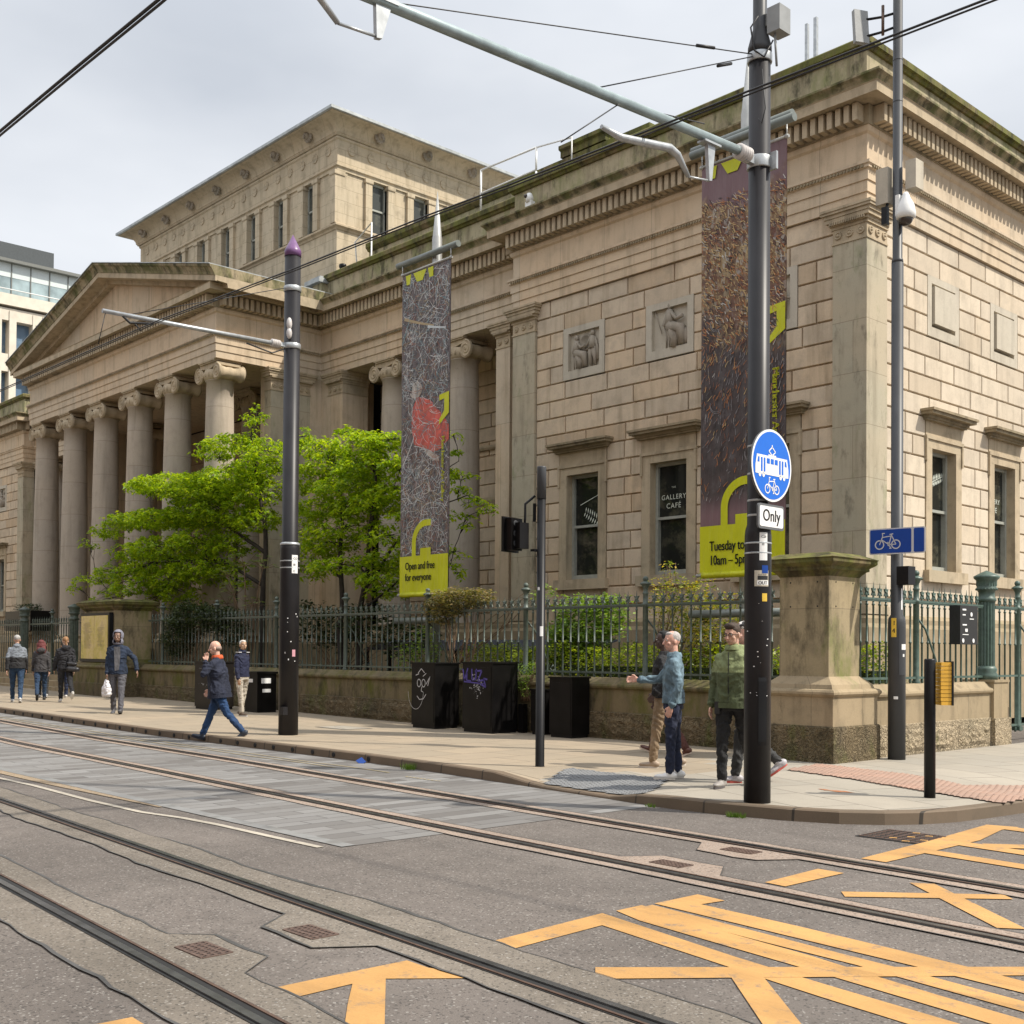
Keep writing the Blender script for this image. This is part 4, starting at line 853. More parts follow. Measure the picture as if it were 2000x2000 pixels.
MB().ball((-20.93, 19.7, 12.92), .05, 8, 6).build('lens', 'dome', t)
t = thing('roof_antenna', 'pair of grey metal aerial posts on the parapet near the corner', 'antenna', (-13.1, 20.2, 13.4)); mb = MB(); mb.box(-13.2, -13.14, 20.15, 20.22, 13.4, 14.35); mb.box(-13.0, -12.93, 20.15, 20.22, 13.4, 14.4); mb.build('posts', 'galv', t)
# ------------------------------------------------------------------ office block beyond
t = thing('office_building', 'pale modern office block with glazed top floor and dark roof plant beyond the portico', 'building', (-80, 27, 0))
fo = frameS(-78, 0); mb = MB(); mb.box(-100, -78.6, 5, 60, -.3, 24.6); mb.build('core', 'glass_blue', t)
Mo = flat('pale_office_concrete', (.66, .60, .50), .8, 0, .1, 2)
mb = MB(); mb.T = fo
for z0, z1, n in ((23.9, 24.65, .25), (22.95, 23.75, .05), (19.6, 20.75, .05), (16.2, 17.3, .05), (12.8, 13.9, .05), (9.4, 10.5, .05), (0, 7, .05)): mb.box(5, 60, -.7, n, z0, z1)
for i in range(20):
    u = 5.9+i*2.16
    mb.box(u-.35, u+.1, -.7, .12, 0, 23.6); mb.box(u+1.16, u+1.34, -.7, .1, 0, 23.6)
mb.build('facade_frame', Mo, t)
mb = MB(); mb.T = fo; mb.box(5, 60, -1.5, -.35, 24.6, 26.8); mb.build('glazed_storey', flat('pale_glass_panels', (.30, .38, .40), .08, 0, .5, .6), t)
mb = MB(); mb.T = fo; mb.box(5, 60, -.36, -.33, 25.9, 26.8); mb.build('spandrel_panels', flat('pale_spandrels', (.62, .68, .67), .3, 0, .05), t)
mb = MB(); mb.T = fo
for i in range(44): mb.box(5+i*1.244-.03, 5+i*1.244+.03, -.4, -.28, 24.6, 26.85)
mb.box(5, 60, -.5, .1, 26.8, 27.0); mb.build('mullions', 'flue', t)
mb = MB(); mb.T = fo; mb.tube([(5, .2, 24.95), (60, .2, 24.95)], .035, 6); mb.build('handrail', 'white', t)
mb = MB(); mb.T = fo; mb.box(10, 30.1, -6, -.2, 27.0, 28.1); mb.build('roof_plant', flat('dark_plant_screen', (.055, .065, .07), .6), t)
t = thing('neighbour_building', 'plain stone building beyond the gallery beside the office block', 'building', (-90, 10, 0)); MB().box(-110, -82, -30, 4, -.3, 14).build('wall', 'attic', t)

# buildings on the near side of the street, behind the camera: they shade the low sky and show in the window glass
for i_, (a, b, y_, h_, mt, lb) in enumerate(((-70, -34, -11, 17, 'attic', 'stone office building opposite the portico, behind the viewer'), (-33.4, -8, -10.5, 15, 'facing_brick', 'red brick building opposite the gallery, behind the viewer'), (-7.2, 8, -10.8, 19, 'block_light', 'tall pale building directly behind the viewer'))):
    if mt == 'facing_brick': M[mt] = flat('facing_brick', (.30, .155, .10), .85, 0, .25, 2)
    t = thing('opposite_building', lb, 'building', ((a+b)/2, y_, 0)); mb = MB(); mb.box(a, b, y_-10, y_, -.3, h_); mb.build('wall', mt, t); mb = MB(); mb.box(a-.2, b+.2, y_-10, y_+.35, h_, h_+.6); mb.build('roof', 'lead', t)
    mb = MB(); u = a+1.6
    while u < b-1.8:
        for z in range(1, int(h_)-2, 4): mb.box(u, u+1.3, y_-.05, y_+.02, z, z+2.3)
        u += 3.1
    mb.build('window_glazing', 'glass', t)
# ------------------------------------------------------------------ boundary walls, piers, railings
def plinth_wall(name, path, lbl, mr, mp, cap, ztop=1.17):
    t = thing(name, lbl, 'wall', (path[0][0], path[0][1], 0))
    w = .42
    mb = MB(); mb.sweep(path, [(-w, .02), (.03, .02), (.03, .57), (.0, .585), (-w, .585)]); mb.build('rock_faced_base', mr, t)
    mb = MB(); mb.sweep(path, [(-w, .585), (.0, .585), (.0, .98), (-w, .98)]); mb.build('dado', mp, t)
    mb = MB(); mb.sweep(path, [(-w-.05, .98), (.015, .98), (.045, 1.0), (.055, 1.03), (.045, 1.06), (.015, 1.075), (.0, 1.09), (-.09, ztop), (-w+.05, ztop), (-w-.05, 1.08)]); mb.build('coping', cap, t)
    # raised rock-faced blocks between drafted margins
    mb = MB()
    for (p, q) in zip(path, path[1:]):
        L = math.dist(p, q); d = ((q[0]-p[0])/L, (q[1]-p[1])/L); nn = (-d[1], d[0]); u = .12
        while u < L-.5:
            l = min(random.choice((1.25, 1.05, .8)), L-u-.1); c = (p[0]+d[0]*(u+l/2)+nn[0]*.035, p[1]+d[1]*(u+l/2)+nn[1]*.035)
            nx = 14; nz = 6; vs = []
            for j in range(nz+1):
                for i in range(nx+1):
                    a, b = i/nx, j/nz; edge = 0 if (i in (0, nx) or j in (0, nz)) else 1
                    r = edge*(.018+.03*noise.noise(((p[0]+u+a*l)*9+c[1]*3, b*5, u)))
                    vs.append((c[0]+d[0]*(a-.5)*l+nn[0]*r, c[1]+d[1]*(a-.5)*l+nn[1]*r, .17+b*.33))
            mb.add(vs, [(j*(nx+1)+i, j*(nx+1)+i+1, (j+1)*(nx+1)+i+1, (j+1)*(nx+1)+i) for j in range(nz) for i in range(nx)]); u += l+.14
    mb.build('rock_panels', mr, t); return t
plinth_wall('boundary_wall', [(-9.4, 14.9), (-31.9, 14.9)], 'long mossy sandstone plinth wall under the front railings', 'rock', 'plinth', 'plinth')
plinth_wall('boundary_wall', [(-8.78, 18.9), (-8.78, 14.7)], 'short clean sandstone plinth wall on the side street beside the corner pier', 'rock_clean', 'plinth_clean', 'plinth_clean')
plinth_wall('boundary_wall', [(-34.4, 14.55), (-36.3, 14.55)], 'short plinth wall between the notice pier and the portico steps', 'rock', 'plinth', 'plinth')
def stone_pier(cx, cy, hw, hd, lbl, z0=0, h=3.0, m1='pier', big=False):
    t = thing('stone_pier', lbl, 'pier', (cx, cy, z0))
    def sq(prof):
        mb = MB(); mb.sweep([(cx-hw, cy+hd), (cx+hw, cy+hd), (cx+hw, cy-hd), (cx-hw, cy-hd), (cx-hw, cy+hd)][::1], prof, caps=False); return mb
    def ring(prof, name, mat):
        mb = MB(); pr = prof
        for (n0, z_0), (n1, z_1) in zip(pr, pr[1:]):
            mb.add([(cx-hw-n0, cy-hd-n0, z_0), (cx+hw+n0, cy-hd-n0, z_0), (cx+hw+n0, cy+hd+n0, z_0), (cx-hw-n0, cy+hd+n0, z_0), (cx-hw-n1, cy-hd-n1, z_1), (cx+hw+n1, cy-hd-n1, z_1), (cx+hw+n1, cy+hd+n1, z_1), (cx-hw-n1, cy+hd+n1, z_1)], [(0, 1, 5, 4), (1, 2, 6, 5), (2, 3, 7, 6), (3, 0, 4, 7)])
        n, z_ = pr[-1]; k = len(mb.v); mb.add([(cx-hw-n, cy-hd-n, z_), (cx+hw+n, cy-hd-n, z_), (cx+hw+n, cy+hd+n, z_), (cx-hw-n, cy+hd+n, z_)], [(0, 1, 2, 3)])
        mb.build(name, mat, t)
    k = h/3.0
    ring([(.21, .02), (.21, .60), (.19, .62)], 'rock_faced_base', 'rock' if not big else 'rock'); ring([(.18, .60), (.18, 1.02), (.20, 1.03), (.225, 1.06), (.225, 1.09), (.20, 1.12), (.15, 1.13), (.13, 1.19), (.0, 1.30)], 'base', 'plinth' if big else 'plinth_clean')
    ring([(0, 1.28), (0, 2.72*k)], 'shaft', m1)
    ring([(.0, 2.70*k), (.03, 2.74*k), (.07, 2.78*k), (.10, 2.79*k), (.10, 2.83*k), (.16, 2.87*k), (.18, 2.89*k), (.18, 2.94*k), (.20, 2.95*k), (.0, 3.03*k)], 'cap', 'cap')
    return t
cp = stone_pier(-9.25, 14.54, .40, .40, 'tall square sandstone corner pier with moulded cap and green stained front face')
mb = MB()
for z in (2.28, 2.62):
    for u in (-.22, .22): mb.ball((-9.25+u, 14.14, z), .012, 6, 5); mb.ball((-8.85, 14.54+u, z), .012, 6, 5)
mb.build('fixing_holes', 'black', cp)
np_ = stone_pier(-33.1, 14.75, 1.05, .55, 'wide stone pier carrying the framed notice board', big=True)
t = thing('notice_board', 'framed notice board with faded yellow posters on the wide pier', 'notice board', (-33.1, 14.15, 1.2))
mb = MB(); mb.box(-34.1, -32.1, 14.06, 14.18, 1.22, 2.64); mb.build('frame', 'pole_black', t)
Mp = newmat('faded_yellow_poster'); m, nt, b = Mp; p = pos(nt); c = ramp(nt, nse(nt, p, 1.6, 5, .7), [(.3, (.24, .26, .05)), (.45, (.52, .42, .10)), (.6, (.60, .47, .20)), (.75, (.36, .26, .16))]); nt.links.new(c, b.inputs['Base Color']); b.inputs['Roughness'].default_value = .15
M['poster'] = m
for a, e in ((-34.02, -33.11), (-33.09, -32.18)): MB().box(a, e, 14.045, 14.06, 1.31, 2.56).build('poster', 'poster', t)
mb = MB()
for r in range(22):
    z = 2.35-r*.035; mb.box(-33.85+.1*random.random(), -33.5+.3*random.random(), 14.041, 14.044, z, z+.012)
for r in range(14):
    z = 2.2-r*.04; mb.box(-32.9+.1*random.random(), -32.6+.25*random.random(), 14.041, 14.044, z, z+.012)
mb.build('printed_lines', flat('faded_print', (.25, .2, .08), .5), t)
# iron railings
def bar(mb, x, y, z0=1.24, z1=2.43, lean=False, n=7):
    mb.lathe(x, y, [(.016, z0-.07), (.024, z0-.04), (.02, z0), (.016, z0+.02), (.0155, 1.78), (.024, 1.785), (.024, 1.805), (.0155, 1.81), (.0155, 2.33), (.024, 2.335), (.024, 2.355), (.0155, 2.36), (.0155, 2.52)], n, caps=False)
    mb.lathe(x, y, [(.022, 2.52), (.022, 2.56), (.008, 2.60), (.002, 2.67)], 5, caps=False)
def star(mb, x, y, ax, z=2.53):
    r = .078
    for i in range(4):
        a = PI/4+i*PI/2; dx, dz = math.cos(a)*r, math.sin(a)*r
        q = [(dx, dz), (math.cos(a+.6)*r*.42, math.sin(a+.6)*r*.42), (0, 0), (math.cos(a-.6)*r*.42, math.sin(a-.6)*r*.42)]
        for n_ in (-.012, .012):
            mb.add([(x+u*ax[0]+n_*ax[1], y+u*ax[1]-n_*ax[0], z+w) for u, w in q], [(0, 1, 2, 3)])
        mb.add([(x+q[j][0]*ax[0]+s_*.012*ax[1], y+q[j][0]*ax[1]-s_*.012*ax[0], z+q[j][1]) for j, s_ in ((0, 1), (1, 1), (1, -1), (0, -1))], [(0, 1, 2, 3)]); mb.add([(x+q[j][0]*ax[0]+s_*.012*ax[1], y+q[j][0]*ax[1]-s_*.012*ax[0], z+q[j][1]) for j, s_ in ((0, 1), (3, 1), (3, -1), (0, -1))], [(0, 1, 2, 3)])
    mb.ball((x, y, z), (.03, .03, .03), 6, 5)
def bay(fence, p, q, n, mat, low=False):
    L = math.dist(p, q); d = ((q[0]-p[0])/L, (q[1]-p[1])/L); mb = MB()
    for i in range(1, n): x, y = p[0]+d[0]*L*i/n, p[1]+d[1]*L*i/n; bar(mb, x, y, 1.24 if not low else .35); star(mb, x, y, d)
    c = ((p[0]+q[0])/2, (p[1]+q[1])/2)
    for z, w, h in ((2.43, .055, .03), (2.405, .04, .025), (1.255, .05, .035)): mb.obox((c[0], c[1], z), (d[0]*L, d[1]*L, 0), (-d[1]*w, d[0]*w, 0), (0, 0, h))
    if low: mb.obox((c[0], c[1], .4), (d[0]*L, d[1]*L, 0), (-d[1]*.05, d[0]*.05, 0), (0, 0, .035))
    return mb.build('railing_panel', mat, fence)
def post(fence, x, y, mat, z0=1.1):
    mb = MB(); mb.lathe(x, y, [(.062, z0), (.062, z0+.1), (.05, z0+.12), (.055, z0+.17), (.046, z0+.19), (.046, 2.40), (.06, 2.41), (.06, 2.45), (.044, 2.46), (.042, 2.6), (.05, 2.61), (.05, 2.63), (.04, 2.64), (.043, 2.7), (.07, 2.76), (.098, 2.775), (.098, 2.79), (.05, 2.82), (.035, 2.83)], 14)
    mb.ball((x, y, 2.865), .05, 12, 8); mb.box(x-.07, x+.07, y-.07, y+.07, z0, z0+.07)
    pts = [(x-.02, y+.05, 2.2), (x+.05, y+.2, 2.0), (x+.09, y+.4, 1.6), (x+.12, y+.52, 1.3)]
    mb.tube(pts, .016, 6); mb.tube([(x+.12, y+.52, 1.3), (x+.13, y+.6, 1.24), (x+.13, y+.66, 1.3), (x+.13, y+.6, 1.36), (x+.12, y+.56, 1.3)], .012, 6)
    return mb.build('post', mat, fence)
ff = thing('iron_railings', 'long grey-green iron railings with star finials on the front boundary wall', 'railings', (-20, 15.1, 1.17))
posts = [-9.66]+[-13.0-2.96*i for i in range(6)]+[-30.9]
for a, b in zip(posts, posts[1:]+[-31.75]): bay(ff, (a, 15.1), (b, 15.1), max(2, round((a-b)/.197)), 'iron')
for x in posts[1:]: post(ff, x, 15.1, 'iron')
fs = thing('iron_railings', 'green iron railings with star finials beside the corner pier on the side street', 'railings', (-8.95, 17, 1.17))
bay(fs, (-8.95, 14.95), (-8.95, 16.75), 10, 'iron_light'); bay(fs, (-8.95, 16.75), (-8.95, 18.95), 12, 'iron_light'); post(fs, -8.95, 16.75, 'iron_light')
fl = thing('iron_railings', 'iron railings at the foot of the portico steps behind the walking couple', 'railings', (-38, 15, 1))
bay(fl, (-34.2, 15.0), (-36.4, 15.0), 11, 'iron'); bay(fl, (-36.9, 15.0), (-40.6, 15.0), 18, 'iron', True); bay(fl, (-41.2, 15.0), (-45.5, 15.0), 20, 'iron', True)
for x in (-38.7,): post(fl, x, 15.0, 'iron', .3)
def fluted(x, y, lbl, mat, z0=1.2, h=2.95, r=.135):
    t = thing('fluted_iron_post', lbl, 'gate post', (x, y, z0)); mb = MB(); n = 32; prof = [(1.0, z0+.22), (1.0, 2.38), (1, 2.52)]
    vs = []
    for rr, z in prof:
        for i in range(n): q = r*(1.0 if i % 2 else .87); vs.append((x+q*math.cos(2*PI*i/n), y+q*math.sin(2*PI*i/n), z))
    mb.add(vs, [(j*n+i, j*n+(i+1) % n, (j+1)*n+(i+1) % n, (j+1)*n+i) for j in range(2) for i in range(n)]); mb.build('shaft', mat, t)
    mb = MB(); mb.lathe(x, y, [(r+.045, z0), (r+.05, z0+.08), (r+.02, z0+.12), (r+.035, z0+.17), (r+.0, z0+.23)], 24); mb.build('base', mat, t)
    mb = MB(); mb.lathe(x, y, [(r, 2.50), (r+.02, 2.52), (r+.02, 2.56), (r-.005, 2.58), (r-.005, 2.66), (r+.01, 2.69), (r+.035, 2.70), (r+.035, 2.73), (r+.02, 2.75), (r+.03, 2.86), (r+.07, 2.90), (r+.075, 2.93), (r+.04, 2.95), (.1, 2.99), (.01, 3.03)], 24)
    for i in range(20): a = 2*PI*i/20; mb.ball((x+(r+.03)*math.cos(a), y+(r+.03)*math.sin(a), 2.715), .018, 5, 4); mb.box(x+(r+.02)*math.cos(a)-.008, x+(r+.02)*math.cos(a)+.008, y+(r+.02)*math.sin(a)-.008, y+(r+.02)*math.sin(a)+.008, 2.77, 2.86)
    mb.build('capital', mat, t); return t
fluted(-8.95, 19.12, 'stout fluted green iron gate post beside the black notice box', 'iron_light')
fluted(-36.65, 14.9, 'fluted iron gate post beside the notice pier', 'iron', .3)
fluted(-40.9, 14.9, 'fluted iron gate post behind the walking couple', 'iron', .3)
t = thing('stone_pier', 'low square stone pier under the fluted green gate post', 'pier', (-8.95, 19.16, 0))
for a, z0, z1, m_ in ((.30, .02, .57, 'rock_clean'), (.26, .57, 1.16, 'plinth_clean'), (.28, 1.16, 1.2, 'plinth_clean')): MB().box(-8.98-a, -8.98+a, 19.16-a, 19.16+a, z0, z1).build('block', m_, t)
fr_ = thing('iron_gate', 'green iron gate with long lower bars past the stout fluted post', 'gate', (-8.95, 20.5, .2))
bay(fr_, (-8.95, 19.4), (-8.95, 23.9), 22, 'iron_light', True); post(fr_, -8.95, 20.3, 'iron_light', .3)
t = thing('notice_box', 'small black notice box with white lettering hung on the side railings', 'notice box', (-8.8, 18.0, 2.1))
mb = MB(); mb.box(-8.90, -8.72, 17.72, 18.32, 1.78, 2.40); mb.build('box', 'ink', t)
mb = MB(); 
for u, z, w, h in ((.03, .54, .12, .025), (.03, .46, .10, .02), (.27, .40, .14, .014), (.03, .30, .14, .022), (.12, .2, .08, .05), (.03, .15, .20, .012)): mb.box(-8.717, -8.714, 17.76+u, 17.76+u+w, 1.78+z, 1.78+z+h)
for u, z in ((.33, .48), (.05, .06), (.40, .06)): mb.lathe(17.76+u, 1.78+z, [(.035, -8.718), (.035, -8.713)], 12, 'x')
mb.build('lettering', 'signwhite', t)
# garden
tag(MB().box(-31.2, -8.9, 15.25, 19.85, .1, .72).build('garden_bed', 'soil'), kind='structure')
t = thing('slatted_bench', 'dark slatted metal grille structure in the garden behind the railings', 'bench', (-21, 17.5, .7))
mb = MB()
for i in range(60): x = -24.0+i*.13; mb.obox((x, 17.6, 1.75), (.07, 0, 0), (0, .9, .22), (0, -.01, .04))
mb.build('slats', flat('slate_blue_slats', (.06, .07, .09), .5), t); mb = MB(); 
for x in (-24, -21.4, -18.8, -16.4): mb.box(x-.03, x+.03, 17.2, 17.26, .7, 1.7); mb.box(x-.03, x+.03, 17.9, 17.96, .7, 1.85)
mb.build('legs', 'pole_black', t)

# ------------------------------------------------------------------ banners
BIT = {}
def banner(x0, x1, y, z0, z1, kind, lbl, group=None):
    W, H = x1-x0, z1-z0; rnd = random.Random(11 if kind == 1 else 23)
    def wv(u, v): return .0025*math.sin(u*9+v*1.3)
    def F(u, v, n=0): return (x0+u*W, y-wv(u, v*H)-n, z0+v*H)
    t = thing('banner', lbl, 'banner', ((x0+x1)/2, y, z1), 'banners hanging from the silver masts')
    nu, nv = 12, 60; mb = CL = MB(); m, nt, b = newmat('banner_print'); mb.use(m)
    for sgn, off in ((1, .0), (-1, -.012)):
        vs = [F(i/nu, j/nv, off) for j in range(nv+1) for i in range(nu+1)]
        mb.add(vs, [(j*(nu+1)+i, j*(nu+1)+i+1, (j+1)*(nu+1)+i+1, (j+1)*(nu+1)+i) for j in range(nv) for i in range(nu)])
    g = N(nt, 'ShaderNodeNewGeometry'); p = g.outputs['Position']; sp = N(nt, 'ShaderNodeSeparateXYZ'); nt.links.new(p, sp.inputs[0])
    if kind == 1:
        n = nse(nt, p, 9, 8, .8); c = ramp(nt, n, [(.3, (.02, .02, .02)), (.45, (.07, .05, .05)), (.52, (.15, .14, .14)), (.58, (.13, .06, .05)), (.68, (.24, .26, .26))])
    else:
        v = N(nt, 'ShaderNodeTexVoronoi', i={'Scale': 12}); d = nse(nt, p, 3, 4); vv = N(nt, 'ShaderNodeMapping'); vv.inputs['Scale'].default_value = (1.6, 1, .9); vv.inputs['Rotation'].default_value = (0, .6, 0); nt.links.new(p, vv.inputs[0]); nt.links.new(vv.outputs[0], v.inputs['Vector'])
        sc_ = N(nt, 'ShaderNodeSeparateXYZ'); nt.links.new(v.outputs['Color'], sc_.inputs[0])
        top = ramp(nt, sc_.outputs[0], [(0, (.10, .04, .02)), (.3, (.34, .19, .08)), (.55, (.52, .36, .16)), (.8, (.62, .48, .28)), (1, (.66, .63, .58))])
        top = mix(nt, top, (.05, .03, .02), rng(nt, v.outputs['Distance'], .03, .055, 0, .5)); top = mix(nt, top, (.12, .045, .03), rng(nt, nse(nt, p, 1.9, 4), .48, .62, 0, .75))
        bot = ramp(nt, nse(nt, p, 3.1, 7, .7), [(.3, (.025, .02, .02)), (.55, (.06, .045, .045)), (.7, (.10, .095, .10))])
        nn = nse(nt, p, 1.4, 5, .6); ad = N(nt, 'ShaderNodeMath', operation='MULTIPLY_ADD', i={1: 2.6, 2: -1.3}); nt.links.new(nn, ad.inputs[0]); a2 = N(nt, 'ShaderNodeMath', operation='ADD'); nt.links.new(ad.outputs[0], a2.inputs[0]); nt.links.new(sp.outputs[2], a2.inputs[1])
        c = mix(nt, bot, top, rng(nt, a2.outputs[0], 6.6, 7.5)); c = mix(nt, c, (.17, .10, .11), rng(nt, a2.outputs[0], 9.0, 9.35)); c = mix(nt, (.17, .10, .11), c, rng(nt, sp.outputs[2], 3.95, 4.3))
    nt.links.new(c, b.inputs['Base Color']); b.inputs['Roughness'].default_value = .5; bump(nt, b, nse(nt, p, 2.2, 3, .5, (1.6, 1, .22)), .9, .12)
    # printed strokes
    groups = {}
    def stroke(col, u, v, a, L, w, bend, n=.006, seg=5):
        if col not in groups: groups[col] = MB()
        pts = []; 
        for i in range(seg+1):
            pts.append((u, v)); u2, v2 = u+math.cos(a)*L/seg/W, v+math.sin(a)*L/seg/H
            if not (.01 < u2 < .99 and yt < v2 < .995): break
            u, v = u2, v2; a += bend
        if len(pts) < 2: return
        vs = []
        for i, (pu, pv) in enumerate(pts):
            q = pts[min(i+1, len(pts)-1)]; r_ = pts[max(i-1, 0)]; dx, dy = (q[0]-r_[0])*W, (q[1]-r_[1])*H; l = math.hypot(dx, dy) or 1; ww = w*(1-.6*i/len(pts))
            vs += [F(pu-dy/l*ww/W, pv+dx/l*ww/H, n), F(pu+dy/l*ww/W, pv-dx/l*ww/H, n)]
        groups[col].add(vs, [(2*i, 2*i+1, 2*i+3, 2*i+2) for i in range(len(pts)-1)])
    yt = .113
    if kind == 1:
        # generic seated figure in a red coat among branches
        fig = CL; fig.use(flat('print_red', (.50, .085, .06), .5, 0, .35, 5)); fp = [(.28, .46), (.22, .52), (.24, .57), (.34, .605), (.46, .60), (.62, .585), (.74, .56), (.88, .53), (.99, .50), (.99, .455), (.82, .43), (.7, .425), (.5, .44)]
        fig.add([F(u, v, .007) for u, v in fp], [list(range(len(fp)))])
        fig.use(flat('print_skin', (.42, .36, .31), .5, 0, .2, 6)); fig.add([F(.31+.13*math.cos(a), .628+.026*math.sin(a), .0075) for a in [k*PI/8 for k in range(16)]], [list(range(16))]); fig.add([F(u, v, .0075) for u, v in ((.48, .445), (.62, .432), (.78, .41), (.80, .395), (.68, .40), (.52, .425))], [list(range(6))])
        fig.use(flat('print_hair', (.04, .03, .03), .5)); fig.add([F(u, v, .008) for u, v in ((.16, .625), (.15, .65), (.22, .67), (.34, .672), (.40, .66), (.30, .655), (.24, .645), (.22, .62))], [list(range(8))]); None
        cols = [('pale', (.50, .54, .55)), ('white', (.66, .66, .64)), ('teal', (.17, .27, .29)), ('rust', (.30, .11, .06)), ('slate', (.13, .12, .14)), ('ochre', (.36, .27, .15))]
        CM = {k: flat('print_'+k, c_, .5, 0, .1) for k, c_ in cols}
        for i in range(2600):
            k = rnd.choices([q[0] for q in cols], [4, 3, 3, 2, 4, 2])[0]; v = yt+(1-yt)*rnd.random(); 
            if .44 < v < .60 and rnd.random() < .6: continue
            stroke(k, rnd.random(), v, rnd.uniform(0, 2*PI), rnd.uniform(.12, .5), rnd.uniform(.003, .0065), rnd.uniform(-.35, .35), .009+i*.0000012)
        stroke('ochre', .06, .86, -.35, 1.1, .035, .02, .0132); stroke('pale', .55, .815, -.25, .8, .03, .02, .0133); stroke('teal', .02, .78, 1.1, .7, .014, .02, .0134); stroke('white', .05, .40, .9, .8, .012, .05, .0135)
    else:
        cols = [('ember', (.45, .17, .05)), ('straw', (.52, .37, .17)), ('smoke', (.20, .19, .20)), ('pitch', (.03, .02, .02)), ('chalk', (.50, .48, .44)), ('russet', (.22, .08, .04))]
        CM = {k: flat('print2_'+k, c_, .5, 0, .1) for k, c_ in cols}
        for i in range(4200):
            v = yt+.05+(1-yt-.05)*rnd.random()**.8
            if v > .91: continue
            hi = v > .55
            if hi: k = rnd.choices([q[0] for q in cols], [2, 5, 0, 3, 1.2, 3])[0]; stroke(k, rnd.random(), v, rnd.choice((-.9, -.5, 2.2))+rnd.uniform(-.5, .5), rnd.uniform(.04, .11), rnd.uniform(.003, .009), rnd.uniform(-.3, .3), .008+i*.0000018, 3)
            elif rnd.random() < (v+.12): k = rnd.choices([q[0] for q in cols], [2.5, 1.3, 4, 3, .3, 1.5])[0]; stroke(k, rnd.random(), v, 1.2+rnd.uniform(-.6, .6), rnd.uniform(.04, .13), rnd.uniform(.003, .007), rnd.uniform(-.2, .2), .008+i*.0000018, 3)
        for u, v in ((.2, .56), (.42, .60), (.2, .36), (.62, .23), (.8, .34)):
            for q in range(2): stroke('smoke', u-.08, v+.05+q*.004, -PI/2, .35, .006, .30, .0143, 8)
    for k, g_ in groups.items(): CL.use(CM[k]).add(g_.v, g_.f)
    L = CL.use('lime')
    def quad(pts, n=.015): L.add([F(u, v, n) for u, v in pts], [list(range(len(pts)))])
    # lime block with a fold of the hem, its letter G arch, three pieces at the top, an angular piece on the right
    for j in range(8): quad([(0, yt*j/8), (1, yt*j/8), (1, yt*(j+1)/8), (0, yt*(j+1)/8)])
    def arch(cu, cv, R, r_, a0, a1):
        n = 14; vs = []
        for i in range(n+1): a = a0+(a1-a0)*i/n; vs += [F(cu+math.cos(a)*R/W, cv+math.sin(a)*R/H, .0155), F(cu+math.cos(a)*r_/W, cv+math.sin(a)*r_/H, .0155)]
        L.add(vs, [(2*i, 2*i+1, 2*i+3, 2*i+2) for i in range(n)])
    cu, R, r_ = .55, .50*W/1.7, .36*W/1.7; cv = yt+.28/H
    quad([(cu-R/W, yt), (cu-r_/W, yt), (cu-r_/W, cv), (cu-R/W, cv)]); arch(cu, cv, R, r_, PI, PI/2)
    quad([(cu, cv+r_/H), (cu+.10, cv+r_/H), (cu+.10, cv+R/H), (cu, cv+R/H)]); quad([(cu-.12, yt), (cu+.10, yt), (cu+.10, yt+.16/H), (cu-.12, yt+.16/H)])
    quad([(.10, .965), (.17, .965), (.19, .9955), (.08, .9955)]); quad([(.32, .965), (.44, .965), (.52, .9955), (.24, .9955)]); quad([(.58, .965), (.66, .965), (.66, .9955), (.55, .9955)])
    vc = .565 if kind == 1 else .585
    quad([(.80, vc+.03), (.995, vc+.035), (.995, vc+.02), (.80, vc+.012)]); quad([(.90, vc+.02), (.995, vc+.02), (.995, vc-.025), (.90, vc-.02)]); quad([(.80, vc-.045), (.90, vc-.02), (.995, vc-.025), (.995, vc-.03), (.80, vc-.06)])
    CL.build('cloth', None, t, recalc=False)
    T = MB(); lines = (('Open and free', 3.43), ('for everyone', 3.18)) if kind == 1 else (('Tuesday to Sunday', 3.36), ('10am – 5pm', 3.12))
    for s_, z in lines: put_text(T, s_, .235 if kind == 1 else .235, lambda a, b, z=z: (x0+.21+a, y-.03, z+b-.02), .95, .80 if kind == 1 else .72, .008)
    T.build('lettering', 'ink', t, recalc=False)
    T = MB(); put_text(T, 'Manchester Art Gallery', .20 if kind == 1 else .24, (lambda a, b: (x0+W*.86+b*.8, y-.028, 6.25-a)), .95, .78, .01); T.build('vertical_lettering', 'lime', t, recalc=False)
    hem = MB(); hem.tube([(x0+.06, y-.015, z0-.05), (x1-.06, y-.015, z0-.05)], .055, 8); hem.build('hem', 'lime', t)
    rod = MB(); rod.tube([(x0-.04, y, z1+.02), (x1+.04, y, z1+.02)], .026, 8); rod.tube([(x0-.07, y-.01, z0-.05), (x1+.07, y-.01, z0-.05)], .03, 8)
    for x in (x0, x1): rod.tube([(x, y, z1), (x, y, z1+.22)], .012, 6); rod.ball((x, y, z1+.02), .04, 8, 6)
    rod.build('rods', 'silver', t); return t
def mast(x, y, lbl, b0, b1):
    t = thing('banner_mast', lbl, 'banner mast', (x, y, .7), 'silver banner masts in the garden'); mb = MB(); mb.lathe(x, y, [(.11, .7), (.11, 10.7), (.10, 10.75), (.004, 11.75)], 20); mb.build('pole', 'silver', t)
    mb = MB(); mb.tube([(b0, y-.16, 10.33), (b1, y-.16, 10.33)], .072, 14); mb.build('crossbar', 'gtube', t)
    mb = MB(); mb.tube([(b0, y-.16, 2.28), (b1, y-.16, 2.28)], .072, 14); mb.build('crossbar', 'gtube', t); return t
mast(-19.92, 16.08, 'silver banner mast with pointed tip behind the twig-patterned banner', -21.13, -19.0)
